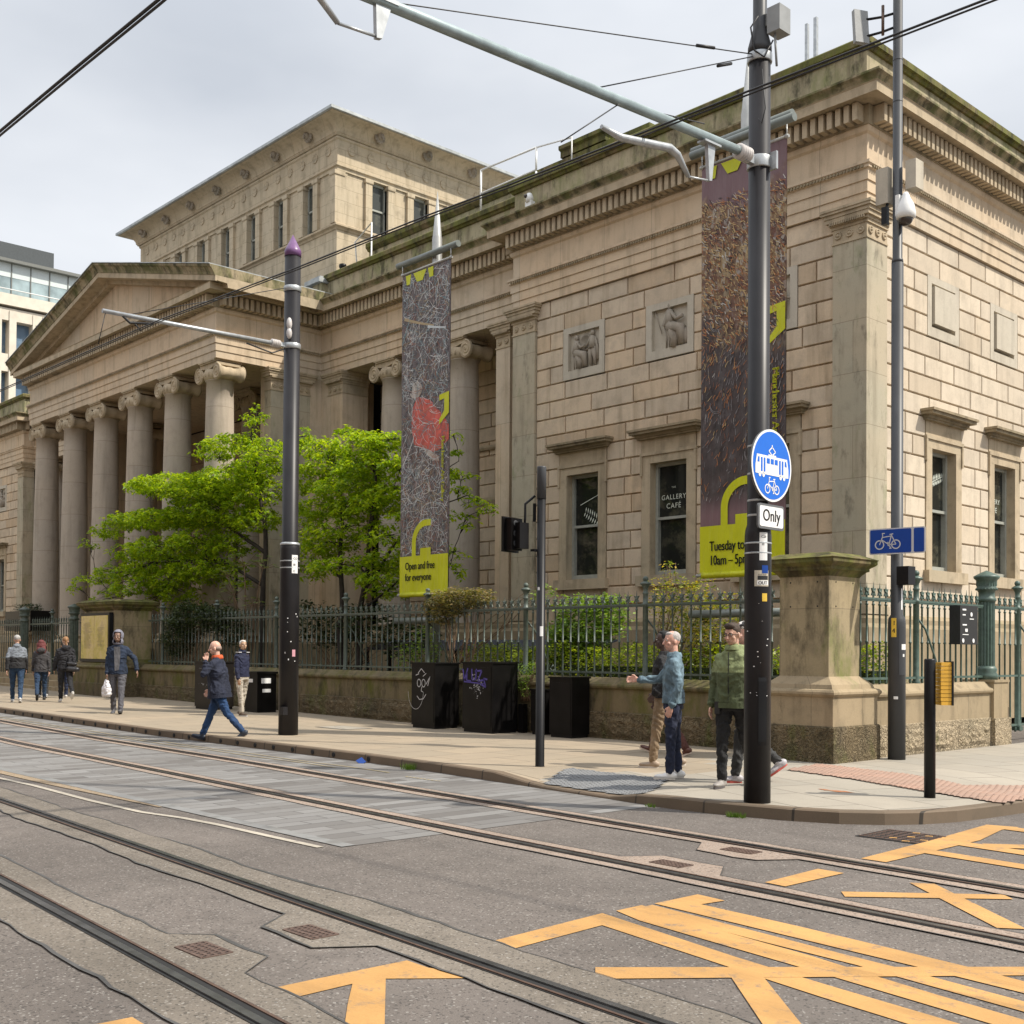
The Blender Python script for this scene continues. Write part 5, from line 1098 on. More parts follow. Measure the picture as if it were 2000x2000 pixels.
m2 = mast(-11.66, 16.1, 'silver banner mast behind the brown fur-patterned banner, by the big sign pole', -12.7, -10.66)
mb = MB(); mb.tube([(-12.55, 15.72, 10.15), (-10.48, 15.72, 10.15)], .072, 14); mb.build('crossbar', 'gtube', m2)
banner(-20.9, -19.2, 15.88, 2.90, 10.05, 1, 'tall banner printed with tangled pale twigs and a figure in red')
banner(-12.43, -10.72, 15.86, 2.98, 9.93, 2, 'tall banner printed with brown and straw coloured strokes behind the big dark pole')

# ------------------------------------------------------------------ tram poles, wires
t = thing('tram_pole', 'large dark steel pole carrying the round blue tram sign beside the corner kerb', 'pole', (-6.95, 9.8, .12)); BX, BY = -6.95, 9.8
mb = MB(); mb.lathe(BX, BY, [(.134, .1), (.134, 2.80), (.128, 2.86), (.110, 2.92), (.109, 7.72)], 36); mb.build('shaft', 'pole', t)
mb = MB(); mb.lathe(BX, BY, [(.12, 7.72), (.12, 7.78), (.07, 7.97), (.068, 12)], 28); mb.build('upper_mast', 'pole_grey', t)
mb = MB()
# access door on the side facing right/forward
da = Vector((.60, -.80, 0)); tv = Vector((.80, .60, 0))
for ring_ in (0,):
    vs = []; n = 8
    for z in (.70, .74, 1.34, 1.38):
        for i in range(n+1): a = math.atan2(da.y, da.x)+math.radians(20)+(i/n-.5)*.62; rr = .142 if z in (.74, 1.34) else .137; vs.append((BX+rr*math.cos(a), BY+rr*math.sin(a), z))
    mb.add(vs, [(j*(n+1)+i, j*(n+1)+i+1, (j+1)*(n+1)+i+1, (j+1)*(n+1)+i) for j in range(3) for i in range(n)])
mb.build('access_door', 'pole_black', t)
mb = MB(); mb.lathe(BX, BY, [(.122, 6.53), (.126, 6.54), (.126, 6.64), (.122, 6.65)], 28); mb.box(BX-.03, BX+.03, BY-.26, BY-.1, 6.55, 6.63); mb.box(BX+.10, BX+.19, BY+.02, BY+.05, 6.5, 6.68); mb.lathe(BX, BY, [(.122, 7.62), (.126, 7.63), (.126, 7.70), (.122, 7.71)], 28); mb.build('clamp_band', 'galv', t)
mb = MB()
for z in (3.0, 3.15, 3.42, 3.70): mb.lathe(BX, BY, [(.1115, z), (.1125, z+.003), (.1125, z+.016), (.1115, z+.02)], 24, caps=False)
for z in (2.62, 2.72): mb.lathe(BX, BY, [(.136, z), (.1375, z+.003), (.1375, z+.014), (.136, z+.016)], 28, caps=False)
mb.build('sign_bands', 'galv', t)
mb = MB(); mb.tube([(BX, BY-.25, 6.63), (-6.95, 5.0, 6.42), (-6.95, 1.0, 6.2)], .045, 14); mb.build('bracket_arm', 'tube', t)
mb = MB()
for i in range(5): mb.lathe(BX, 6.62, [(.05, BY-.36+i*.035), (.078, BY-.35+i*.035), (.078, BY-.34+i*.035), (.05, BY-.33+i*.035)], 18, 'y')
mb.build('insulator', 'ceramic', t)
mb = MB()
mb.tube([(-6.95, 7.45, 6.24), (-6.95, 7.7, 6.22), (-6.95, 8.38, 6.33), (-6.95, 8.50, 6.30), (-6.95, 8.66, 6.14)], [.02, .035, .04, .035, .02], 8); mb.tube([(-6.95, 8.66, 6.14), (-6.95, 8.98, 6.19)], .01, 6)
mb.prism([(8.93, 6.54), (9.05, 6.54), (9.0, 6.19), (8.96, 6.18)], -6.97, -6.93, 'yz'); mb.obox((-6.95, 8.98, 6.545), (.1, 0, 0), (0, .25, .005), (0, 0, .02))
mb.prism([(5.0, 6.40), (5.14, 6.40), (5.06, 6.14), (5.01, 6.13)], -6.97, -6.93, 'yz'); mb.obox((-6.95, 5.05, 6.43), (.1, 0, 0), (0, .28, .012), (0, 0, .03)); mb.tube([(-6.95, 4.2, 6.5), (-6.95, 4.68, 6.12)], [.035, .02], 8); mb.tube([(-6.95, 4.68, 6.12), (-6.95, 5.03, 6.15)], .012, 6)
mb.ball((-6.95, 7.66, 6.53), .035, 8, 6); mb.ball((-6.95, 7.3, 6.52), .03, 8, 6); mb.build('registration_arm', 'galv', t)
mb = MB()
for a, b, r in (((BX, BY-.1, 7.66), (-6.95, 7.3, 6.52), .006), ((BX, BY-.1, 7.68), (-9.5, 2.5, 7.0), .006), ((-6.95, 7.66, 6.5), (-6.95, 6.95, 5.95), .006), ((-6.95, 7.68, 6.52), (BX, 8.9, 6.72), .006)): mb.tube([a, b], r, 5)
for c, l in (((BX-.02, BY-.45, 7.47), (0, -.22, -.10)), ((BX-.15, BY-.55, 7.64), (-.07, -.2, -.02))): mb.tube([c, (c[0]+l[0], c[1]+l[1], c[2]+l[2])], .016, 6)
mb.build('stay_wires', 'rubber', t)
mb = MB(); mb.box(BX+.10, BX+.25, BY-.02, BY+.17, 7.88, 8.14); mb.box(BX+.0, BX+.12, BY, BY+.1, 7.98, 8.1); mb.tube([(BX+.16, BY+.03, 7.9), (BX+.17, BY+.05, 7.55)], .012, 6); mb.build('control_box', 'grey_box', t)
mb = MB(); mb.tube([(BX+.05, BY-.1, 8.05), (BX-.02, BY-.13, 7.95), (BX+.03, BY-.14, 7.7), (BX+.11, BY-.08, 7.62), (BX+.16, BY, 7.8)], .009, 5); mb.tube([(BX+.09, BY-.09, 7.5), (BX+.12, BY-.07, 7.1), (BX+.09, BY-.09, 6.95), (BX+.06, BY-.11, 7.0)], .006, 5); mb.build('cable', 'rubber', t)
def curved(mb, cx, cy, r, ang, w, z0, z1, n=6):
    vs = [(cx+r*math.cos(ang+(i/n-.5)*w/r), cy+r*math.sin(ang+(i/n-.5)*w/r), z) for z in (z0, z1) for i in range(n+1)]; mb.add(vs, [(i, i+1, n+2+i, n+1+i) for i in range(n)])
def ctext(mb, txt, size, cx, cy, r, ang, u0, z, bold=.0):
    put_text(mb, txt, size, lambda a, b: (cx+r*math.cos(ang+(u0+a)/r), cy+r*math.sin(ang+(u0+a)/r), z+b), 1, 1, bold)
facing = math.atan2(-9.8, 6.95)
mb = MB(); a = facing+.42; mb.use('signwhite'); curved(mb, BX, BY, .1365, a, .085, 2.55, 2.83); mb.use('ink'); ctext(mb, 'CD', .035, BX, BY, .138, a, -.025, 2.775, .002); ctext(mb, 'III', .035, BX, BY, .138, a, -.018, 2.70); mb.build('sticker', None, t, recalc=False)
mb = MB(); mb.use('panel'); curved(mb, BX, BY, .1365, facing+.30, .15, 2.29, 2.45); mb.use('blue2'); curved(mb, BX, BY, .1375, facing+.55, .07, 2.42, 2.50); mb.use('ink'); curved(mb, BX, BY, .1372, facing+.38, .11, 2.355, 2.395); mb.use('white'); curved(mb, BX, BY, .1374, facing+.38, .12, 2.305, 2.35); mb.use('ink'); ctext(mb, 'OUT', .045, BX, BY, .1385, facing+.38, -.05, 2.31, .003); ctext(mb, 'BLOCKED', .02, BX, BY, .1385, facing+.38, -.05, 2.40); mb.use('plate'); curved(mb, BX, BY, .1365, facing+.52, .055, 2.14, 2.22); mb.use('white')
for i in range(13): q = facing+random.uniform(-.9, .9); z = random.uniform(1.1, 2.15); s_ = random.uniform(.003, .010); curved(mb, BX, BY, .1364, q, s_*1.6, z, z+s_, 2)
mb.build('sticker_remnants', None, t, recalc=False)
# round sign + plate; sign plane normal tuned so it reads as a narrow ellipse
def sframe(c, nx_, ny_): 
    L = math.hypot(nx_, ny_); nx_, ny_ = nx_/L, ny_/L
    return lambda u, n, z: (c[0]-ny_*u+nx_*n, c[1]+nx_*u+ny_*n, c[2]+z)
def bike(mb, cu, cz, s, n):
    def ring(u, z, R, w, k=20):
        for i in range(k):
            a, b = 2*PI*i/k, 2*PI*(i+1)/k; mb.add([(u+R*math.cos(a), n, z+R*math.sin(a)), (u+R*math.cos(b), n, z+R*math.sin(b)), (u+(R-w)*math.cos(b), n, z+(R-w)*math.sin(b)), (u+(R-w)*math.cos(a), n, z+(R-w)*math.sin(a))], [(0, 1, 2, 3)])
    def ln(a, b, w):
        dx, dz = b[0]-a[0], b[1]-a[1]; l = math.hypot(dx, dz); px_, pz_ = -dz/l*w/2, dx/l*w/2; mb.add([(cu+(a[0]+px_)*s, n, cz+(a[1]+pz_)*s), (cu+(b[0]+px_)*s, n, cz+(b[1]+pz_)*s), (cu+(b[0]-px_)*s, n, cz+(b[1]-pz_)*s), (cu+(a[0]-px_)*s, n, cz+(a[1]-pz_)*s)], [(0, 1, 2, 3)])
    w = .07
    ring(cu-.62*s, cz-.25*s, .36*s, w*s*1.2); ring(cu+.62*s, cz-.25*s, .36*s, w*s*1.2); ring(cu+.10*s, cz-.25*s, .12*s, w*s, 12)
    for a, b in (((-.62, -.25), (-.38, .38)), ((-.38, .38), (-.40, .58)), ((-.44, .60), (-.22, .60)), ((-.42, .30), (.25, .38)), ((-.46, .12), (.10, -.25)), ((.10, -.25), (.30, .48)), ((.30, .42), (.62, -.25)), ((.10, -.25), (.62, -.25)), ((.14, .50), (.42, .54)), ((.0, -.05), (.12, -.25)), ((.10, -.25), (.22, -.52)), ((.12, -.54), (.30, -.52))): ln(a, b, w)
t = thing('round_sign', 'round blue sign showing a tram above a bicycle on the big dark pole', 'road sign', (-6.80, 9.66, 3.5))
fs_ = sframe((-6.79, 9.80, 3.50), 1, .04)
R = .365
def disc(name, mat, R, n, th):
    mb = MB(); mb.T = fs_; mb.lathe(0, 0, [(R, n-th), (R, n)], 48, 'y'); return mb.build(name, mat, t)
disc('backing', 'signback', R, .0, .02); disc('rim', 'signwhite', R-.003, .003, .003); disc('face', 'blue1', R-.026, .005, .002)
mb = MB(); mb.T = fs_; n = .0075
def q4(x0_, x1_, z0_, z1_, nn=n, sl=0): mb.add([(x0_, nn, z0_), (x1_, nn, z0_), (x1_, nn, z1_), (x0_, nn, z1_)], [(0, 1, 2, 3)])
mb.use('signwhite'); mb.add([(u, n, z) for u, z in ((-.30, -.10), (.30, -.10), (.30, -.02), (.275, .09), (-.275, .09), (-.30, -.02))], [list(range(6))]); q4(-.07, .07, .088, .105)
for x in (-.22, -.155, .155, .22): mb.add([(x+.022*math.cos(a), n, -.105+.026*math.sin(a)) for a in [k*PI/6 for k in range(12)]], [list(range(12))])
def dl(a, b, w=.012):
    dx, dz = b[0]-a[0], b[1]-a[1]; l = math.hypot(dx, dz); px_, pz_ = -dz/l*w/2, dx/l*w/2; mb.add([(a[0]+px_, n, a[1]+pz_), (b[0]+px_, n, b[1]+pz_), (b[0]-px_, n, b[1]-pz_), (a[0]-px_, n, a[1]-pz_)], [(0, 1, 2, 3)])
for a, b in (((0, .10), (-.06, .14)), ((-.06, .14), (0, .185)), ((0, .185), (.06, .14)), ((.06, .14), (0, .10))): dl(a, b)
q4(-.008, .008, .18, .205)
bike(mb, -.0, -.205, .135, n)
mb.use('blue1')
for x0_, x1_ in ((-.205, -.175), (-.155, -.125), (.125, .155), (.175, .205)): q4(x0_, x1_, -.075, .065, n+.0015)
for x0_, x1_ in ((-.10, -.045), (-.027, .027), (.045, .10)): q4(x0_, x1_, .012, .065, n+.0015)
for s_ in (-1, 1): mb.add([(s_*u, n+.0015, z) for u, z in ((.23, .012), (.268, .012), (.256, .065), (.23, .065))], [(0, 1, 2, 3)])
mb.build('symbols', None, t, recalc=False)
t = thing('plate_sign', 'small white rectangular plate reading Only under the round tram sign', 'road sign', (-6.80, 9.66, 3.0))
fp_ = sframe((-6.79, 9.80, 2.985), 1, .04)
def rrect(hw, hh, r, n=5):
    out = []
    for cx_, cz_, a0 in ((hw-r, hh-r, 0), (-hw+r, hh-r, PI/2), (-hw+r, -hh+r, PI), (hw-r, -hh+r, 1.5*PI)): out += [(cx_+r*math.cos(a0+PI/2*i/n), cz_+r*math.sin(a0+PI/2*i/n)) for i in range(n+1)]
    return out
mb = MB(); mb.T = fp_; mb.prism(rrect(.235, .125, .035), -.02, 0); mb.build('frame', 'signback', t); mb = MB(); mb.T = fp_; mb.prism(rrect(.212, .102, .025), .0, .003); mb.build('face', 'signwhite', t)
mb = MB(); mb.T = fp_; put_text(mb, 'Only', .17, lambda a, b: (a-.165, .005, b-.045), 1.0, .95, .007); mb.build('lettering', 'ink', t, recalc=False)
# left tram pole
t = thing('tram_pole', 'dark steel tram pole with purple cone cap and thin bracket arm', 'pole', (-17.75, 11.05, .12)); PX, PY = -17.75, 11.05
mb = MB(); mb.lathe(PX, PY, [(.172, .1), (.172, 3.38), (.166, 3.46), (.142, 3.50), (.140, 8.60)], 32); mb.box(PX+.02, PX+.14, PY-.19, PY-.1, .48, .62); mb.build('shaft', 'pole', t)
mb = MB(); mb.lathe(PX, PY, [(.148, 8.58), (.148, 8.68), (.14, 8.70), (.004, 8.97)], 28); mb.build('cone_cap', 'purple', t)
mb = MB()
for z in (6.93, 7.95): mb.lathe(PX, PY, [(.145, z), (.155, z+.01), (.155, z+.09), (.145, z+.1)], 24)
mb.box(PX-.03, PX+.03, PY-.3, PY-.1, 6.95, 7.02); mb.lathe(PX, PY, [(.174, 3.46), (.176, 3.47), (.176, 3.49), (.15, 3.51)], 28)
for z in (3.05, 3.17): mb.lathe(PX, PY, [(.1735, z), (.175, z+.003), (.175, z+.016), (.1735, z+.02)], 24, caps=False)
mb.build('clamp_band', 'galv', t)
mb = MB(); mb.tube([(PX, PY-.25, 6.98), (PX, 7.6, 6.92)], .035, 10); mb.build('bracket_arm', 'galv', t)
mb = MB()
for i in range(5): mb.lathe(PX, 6.98, [(.04, PY-.42+i*.035), (.07, PY-.41+i*.035), (.07, PY-.40+i*.035), (.04, PY-.39+i*.035)], 16, 'y')
mb.build('insulator', 'ceramic', t)
mb = MB(); mb.tube([(PX, PY-.14, 8.0), (PX, 8.05, 6.95)], .007, 5); mb.tube([(PX, PY-.15, 6.92), (PX, PY-.4, 6.80), (PX, PY-.9, 6.88)], .014, 6); mb.tube([(PX, 7.65, 6.9), (PX, 7.54, 6.38)], .007, 5); mb.tube([(PX, 7.9, 6.93), (PX, 8.05, 6.82), (PX, 8.45, 6.88)], .022, 6); mb.tube([(PX, 8.1, 6.85), (PX, 8.25, 6.72)], .012, 6); mb.build('stay_wires', 'rubber', t)
mb = MB(); mb.ball((PX+.10, PY-.12, 7.35), (.05, .05, .11), 10, 8); mb.ball((PX+.10, PY-.12, 7.18), (.05, .05, .10), 10, 8); mb.build('surge_arrester', 'ceramic', t)
fa = math.atan2(-PY, -PX)
mb = MB(); mb.use('signwhite'); curved(mb, PX, PY, .1745, fa+.55, .12, 2.96, 3.28); mb.use('ink')
for s_, z in (('CO', 3.2), ('III', 3.09), ('C', 2.98)): ctext(mb, s_, .055, PX, PY, .176, fa+.55, -.035, z, .003)
mb.use('signwhite')
for i in range(9): curved(mb, PX, PY, .1745, fa+random.uniform(-.5, .9), random.uniform(.008, .02), (z := random.uniform(1.4, 2.4)), z+random.uniform(.01, .03), 2)
mb.use(flat('pink_sticker', (.6, .3, .35), .5)); curved(mb, PX, PY, .1746, fa+.5, .06, 1.5, 1.62); mb.build('sticker', None, t, recalc=False)
# wires
def wire(lbl, pts, r=.012, two=True):
    mb = MB(); mb.tube(pts, r, 6)
    if two: mb.tube([(x, y+.01, z-.024) for x, y, z in pts], r*.8, 6)
    return tag(mb.build('overhead_wire', 'rubber'), lbl, 'overhead wire')
wire('black double overhead wire crossing the whole view in front of the gallery', [(-60, 8.3, 7.3), (-23.4, 8.0, 6.64), (-16.66, 8.0, 6.62), (-12.69, 8.0, 6.5), (-10.1, 8.0, 6.45), (-8.7, 8.0, 6.40), (-6.68, 8.0, 6.35), (-5.82, 8.0, 6.33), (-3.76, 8.0, 6.27), (2, 8, 6.1)], .0095)
wire('black double overhead wire crossing the sky at the top left corner', [(-40, 3.7, 6.6), (-9.74, 3.3, 5.82), (-8.2, 3.3, 5.78), (-6.91, 3.3, 5.74), (0, 3.2, 5.55)], .012)
mb = MB()
# signal pole
t = thing('signal_pole', 'slim black traffic signal pole in the middle of the pavement', 'traffic signal', (-10.93, 10.61, .12)); QX, QY = -10.93, 10.61
mb = MB(); mb.lathe(QX, QY, [(.066, .1), (.066, .12), (.060, .13), (.057, 3.62)], 20); mb.build('pole', 'pole_black', t); mb = MB(); mb.lathe(QX, QY, [(.062, 3.62), (.062, 4.03), (.058, 4.045)], 20); mb.build('pole_cap', 'pole_grey', t)
hx, hy = -11.17, 10.34
mb = MB(); mb.obox((hx, hy, 3.15), (.10, .02, 0), (-.03, .22, 0), (0, 0, .42)); mb.obox((hx-.07, hy, 3.15), (.03, .0, 0), (-.06, .34, 0), (0, 0, .46)); mb.obox((hx+.10, hy+.05, 3.13), (.10, .0, 0), (-.0, .16, 0), (0, 0, .34)); mb.build('signal_head', 'cab', t)
mb = MB()
for i in range(3): mb.lathe(hy-.02, 3.03+i*.13, [(.038, hx+.045), (.038, hx+.065), (.028, hx+.06)], 14, 'x')
mb.build('housing_caps', 'pole_grey', t)
mb = MB(); mb.box(QX-.10, QX-.02, QY-.1, QY+.0, 2.93, 2.96); mb.box(QX-.08, QX-.05, QY-.08, QY-.05, 3.32, 3.56); mb.tube([(hx+.1, hy+.1, 3.2), (QX-.14, QY-.16, 3.38), (QX-.14, QY-.16, 3.55), (QX-.06, QY-.06, 3.66)], .017, 8); mb.build('bracket', 'pole_black', t)
fa = math.atan2(-QY, -QX)
mb = MB(); mb.use('signwhite'); curved(mb, QX, QY, .0615, fa+.2, .045, 1.82, 1.95); curved(mb, QX, QY, .0615, fa-.5, .03, 2.42, 2.46); mb.build('sticker', None, t, recalc=False)
# camera pole
t = thing('camera_pole', 'grey stepped pole carrying the dome camera and bicycle sign, beside the corner pier', 'pole', (-8.48, 15.3, .12)); CX, CY = -8.47, 15.3
mb = MB(); mb.lathe(CX, CY, [(.122, .1), (.122, 2.06), (.115, 2.13), (.085, 2.18), (.083, 7.22)], 26); mb.lathe(CX, CY, [(.083, 7.22), (.078, 7.27), (.068, 7.28), (.066, 14)], 22)
for z in (9.54, 10.14): mb.lathe(CX, CY, [(.068, z), (.07, z+.005), (.07, z+.02)], 20)
mb.build('shaft', 'pole_grey', t); fa = math.atan2(-CY, -CX)
mb = MB(); 
curved(mb, CX, CY, .128, fa+.75, .13, 1.32, 2.0); mb.build('access_door', 'pole_grey', t)
mb = MB(); mb.use('plate'); curved(mb, CX, CY, .124, fa-.35, .075, 1.86, 2.13); mb.use('ink'); ctext(mb, '1', .09, CX, CY, .1255, fa-.35, -.018, 2.03, .004); ctext(mb, '4', .09, CX, CY, .1255, fa-.35, -.025, 1.92, .004)
mb.use('signwhite'); curved(mb, CX, CY, .129, fa+.85, .08, 1.68, 1.76); curved(mb, CX, CY, .129, fa+.8, .03, 1.58, 1.62); curved(mb, CX, CY, .124, fa-.1, .06, .98, 1.02); curved(mb, CX, CY, .087, fa+.9, .03, 2.25, 2.55); mb.build('sticker', None, t, recalc=False)
mb = MB(); mb.box(CX-.29, CX-.10, CY-.10, CY+.12, 8.1, 8.62); mb.box(CX+.12, CX+.28, CY-.0, CY+.22, 8.25, 8.66); mb.build('equipment_box', 'panel', t)
mb = MB(); mb.box(CX-.20, CX-.12, CY-.1, CY-.02, 7.80, 8.05); mb.tube([(CX-.12, CY-.06, 8.1), (CX-.16, CY-.06, 8.0)], .02, 6); mb.build('connector_box', 'pole_black', t)
mb = MB(); mb.box(CX+.06, CX+.24, CY-.12, CY+.08, 2.60, 2.86); mb.build('detector_box', 'pole_black', t)
t = thing('dome_camera', 'white dome security camera on the grey stepped pole', 'camera', (CX+.16, CY-.08, 8)); mb = MB(); mb.lathe(CX+.16, CY-.06, [(.03, 8.18), (.05, 8.14), (.06, 8.10), (.115, 8.0), (.14, 7.88), (.135, 7.82), (.11, 7.80)], 20); mb.box(CX+.04, CX+.10, CY-.14, CY-.02, 7.85, 8.15); mb.build('housing', 'plastic_white', t)
MB().ball((CX+.16, CY-.06, 7.80), (.10, .10, .10), 16, 10).build('dome', 'dome', t)
t = thing('floodlight', 'grey square panel antenna bracketed near the top of the stepped pole', 'panel antenna', (CX-.3, CY-.15, 10.7)); mb = MB(); mb.obox((CX-.42, CY-.30, 10.68), (.06, -.03, .01), (.10, .20, 0), (-.03, 0, .48)); mb.build('panel', 'grey_box', t)
mb = MB(); mb.tube([(CX-.18, CY-.1, 10.55), (CX-.18, CY-.1, 10.98)], .022, 8); mb.build('post', 'railside', t)
mb = MB(); mb.tube([(CX, CY, 10.85), (CX-.2, CY-.1, 10.82), (CX-.38, CY-.24, 10.8)], .018, 6); mb.tube([(CX, CY, 10.65), (CX-.2, CY-.1, 10.60), (CX-.36, CY-.24, 10.55)], .018, 6); mb.build('bracket', 'pole_black', t)
t = thing('bicycle_sign', 'blue rectangular bicycle route sign on the grey stepped pole', 'road sign', (CX, CY-.12, 3.2))
e1, e2 = Vector((-8.78, 15.08, 0)), Vector((-8.02, 15.20, 0)); dv = (e2-e1).normalized(); fb = lambda u, n, z: (e1.x+dv.x*u+dv.y*n, e1.y+dv.y*u-dv.x*n, 3.22+z)
mb = MB(); mb.T = fb; mb.prism([(p[0]+.40, p[1]) for p in rrect(.40, .185, .03)], -.01, 0); mb.build('backing', 'signgrey', t)
mb = MB(); mb.T = fb; mb.use('blue2'); mb.prism([(p[0]+.31, p[1]) for p in rrect(.295, .168, .02)], 0, .003); mb.prism([(p[0]+.712, p[1]) for p in rrect(.072, .168, .02)], 0, .003); mb.build('face', None, t)
mb = MB(); mb.T = fb; bike(mb, .27, .0, .19, .005); mb.build('symbol', 'signgrey', t, recalc=False)
# bollard with push box
t = thing('bollard', 'slim black post at the kerb with an amber crossing box behind it', 'post', (-6.0, 11.52, .12)); mb = MB(); mb.lathe(-6.0, 11.52, [(.058, .1), (.058, 1.56), (.05, 1.575)], 24); mb.build('post', 'pole_black', t)
t2 = thing('crossing_box', 'amber ribbed pedestrian push button box on the black kerb post', 'push button box', (-5.93, 11.62, 1.3)); e = Vector((.68, .73, 0)); mb = MB()
for i in range(11): z = 1.11+i*.041; b_ = .0 if 0 < i < 10 else -.01; mb.obox((-5.985+.07, 11.60+.04, z), (.115*e.x+b_, .115*e.y, 0), (-.14, .13, 0), (0, 0, .036))
mb.build('box', 'amber', t2); mb = MB(); mb.obox((-5.985+.115, 11.60+.085, 1.32), (.02*e.x, .02*e.y, 0), (-.15, .14, 0), (0, 0, .46)); mb.build('back', 'pole_black', t2)
# cabinets
def cabinet(x0, x1, y0, y1, h, lbl, m='cab', g=0, plinth=.03):
    t = thing('utility_cabinet', lbl, 'utility cabinet', ((x0+x1)/2, (y0+y1)/2, .12+gz(x0)), 'black utility cabinets against the boundary wall'); z = .12+gz(x0)
    mb = MB(); mb.box(x0, x1, y0, y1, z+.06, z+h-.03); mb.build('body', m, t); mb = MB(); mb.box(x0+.02, x1-.02, y0+.02, y1-.02, z, z+.06); mb.build('base', 'pole_black', t); mb = MB(); mb.box(x0-.02, x1+.02, y0-.02, y1+.02, z+h-.03, z+h); mb.build('lid', m, t)
    mb = MB(); mb.box(x0+.03, x1-.03, y0-.006, y0, z+.12, z+h-.1); mb.build('door', m, t)
    if g:
        q = MB(); rr = random.Random(g); yy = y0-.009
        def pl(pts, w=.008):
            for a, b in zip(pts, pts[1:]):
                dx, dz = b[0]-a[0], b[1]-a[1]; l = math.hypot(dx, dz) or 1; ox, oz = -dz/l*w, dx/l*w; q.add([(a[0]+ox, yy, a[1]+oz), (b[0]+ox, yy, b[1]+oz), (b[0]-ox, yy, b[1]-oz), (a[0]-ox, yy, a[1]-oz)], [(0, 1, 2, 3)])
        cx = (x0+x1)/2
        if g == 1:
            q.use('signgrey')
            for ox in (-.12, .02): pl([(cx+ox+.055*math.cos(a), z+.87+.075*math.sin(a)) for a in [i*PI/6 for i in range(13)]])
            pl([(cx-.18, z+.62), (cx-.1, z+.55), (cx+.02, z+.57), (cx+.1, z+.66)]); pl([(cx-.03, z+.8), (cx-.05, z+.72), (cx, z+.7)]); pl([(cx-.22, z+1.02), (cx-.12, z+1.05)]); pl([(cx+.0, z+1.0), (cx+.1, z+1.06)]); pl([(cx-.15, z+1.06), (cx-.05, z+1.15), (cx+.05, z+1.07)]); pl([(cx-.22+.5*i/20*0+.24*math.cos(3.2+i*.16), z+.72+.36*math.sin(3.2+i*.16)) for i in range(20)], .004); pl([(cx+.1, z+.85), (cx+.22, z+1.0), (cx+.15, z+.82)])
        elif g == 2:
            q.use(flat('violet_spray', (.07, .05, .28), .5)); pts = []
            pl([(x0+.02, z+1.16), (x0+.06, z+.95), (x0+.16, z+1.18)], .016); pl([(x0+.13, z+1.1), (x0+.13, z+.95), (x0+.25, z+.94)], .016); pl([(x0+.27, z+1.17), (x0+.28, z+.97), (x0+.38, z+.98), (x0+.4, z+1.17)], .016); pl([(x0+.36, z+1.13), (x0+.55, z+1.14), (x0+.44, z+.95), (x0+.62, z+.97)], .016); pl([(x0+.5, z+.9), (x0+.66, z+.84), (x0+.6, z+1.0), (x0+.7, z+.98)], .016); pl([(x0+.05, z+.93), (x0+.6, z+.90)], .012)
            q.use('signgrey')
            for i in range(60): u, v = rr.gauss(cx, .07), rr.gauss(z+.82, .1); s_ = rr.uniform(.004, .02); q.add([(u, yy-.001, v), (u+s_, yy-.001, v+s_*.3), (u+s_*.7, yy-.001, v+s_*1.6), (u-s_*.3, yy-.001, v+s_)], [(0, 1, 2, 3)])
        else:
            q.use('signgrey')
            for i in range(16): u, v = rr.gauss(cx-.05, .12), rr.choice((z+h*.82, z+h*.5))+rr.uniform(-.03, .03); s_ = rr.uniform(.006, .022); q.add([(u, yy-.001, v), (u+s_, yy-.001, v+s_*.3), (u+s_*.7, yy-.001, v+s_*1.2), (u-s_*.3, yy-.001, v+s_)], [(0, 1, 2, 3)])
        q.build('graffiti', None, t, recalc=False)
    return t
cabinet(-18.05, -17.33, 14.02, 14.62, 1.27, 'large black cabinet with a white face scrawled on its front', g=1)
cabinet(-16.55, -15.72, 14.05, 14.68, 1.30, 'large black cabinet with violet graffiti and torn paper on its front', g=2)
cabinet(-14.60, -14.05, 14.40, 14.84, 1.06, 'small plain black cabinet standing alone against the wall')
cabinet(-15.28, -14.95, 14.60, 14.84, .82, 'low black cabinet partly behind the signal pole')
cabinet(-26.0, -25.1, 13.55, 14.1, 1.15, 'dark brown cabinet behind the man on the phone', 'cabbrown', 3)
t = thing('marker_post', 'short black stub post between two cabinets', 'post', (-15.62, 14.72, .12)); MB().box(-15.68, -15.56, 14.66, 14.78, .12, .65).build('post', 'cab', t)
t = thing('litter_bin', 'black litter bin behind the white haired man', 'litter bin', (-24.0, 14.2, .15)); mb = MB(); mb.box(-24.3, -23.75, 13.95, 14.45, .15, 1.05); mb.build('body', 'cab', t); mb = MB(); mb.box(-24.33, -23.72, 13.92, 14.48, 1.05, 1.1); mb.build('lid', 'cab', t); mb = MB(); mb.box(-24.15, -23.95, 13.94, 13.948, .85, .93); mb.box(-23.748, -23.74, 14.05, 14.3, .83, .95); mb.box(-23.748, -23.74, 14.08, 14.3, .62, .70); mb.build('label', 'signwhite', t)
t = thing('planter', 'black trough planter beside the portico steps', 'planter', (-44.5, 16.5, 2)); MB().box(-46.5, -43.9, 16.2, 17.0, 2.25, 3.0).build('trough', 'cab', t)
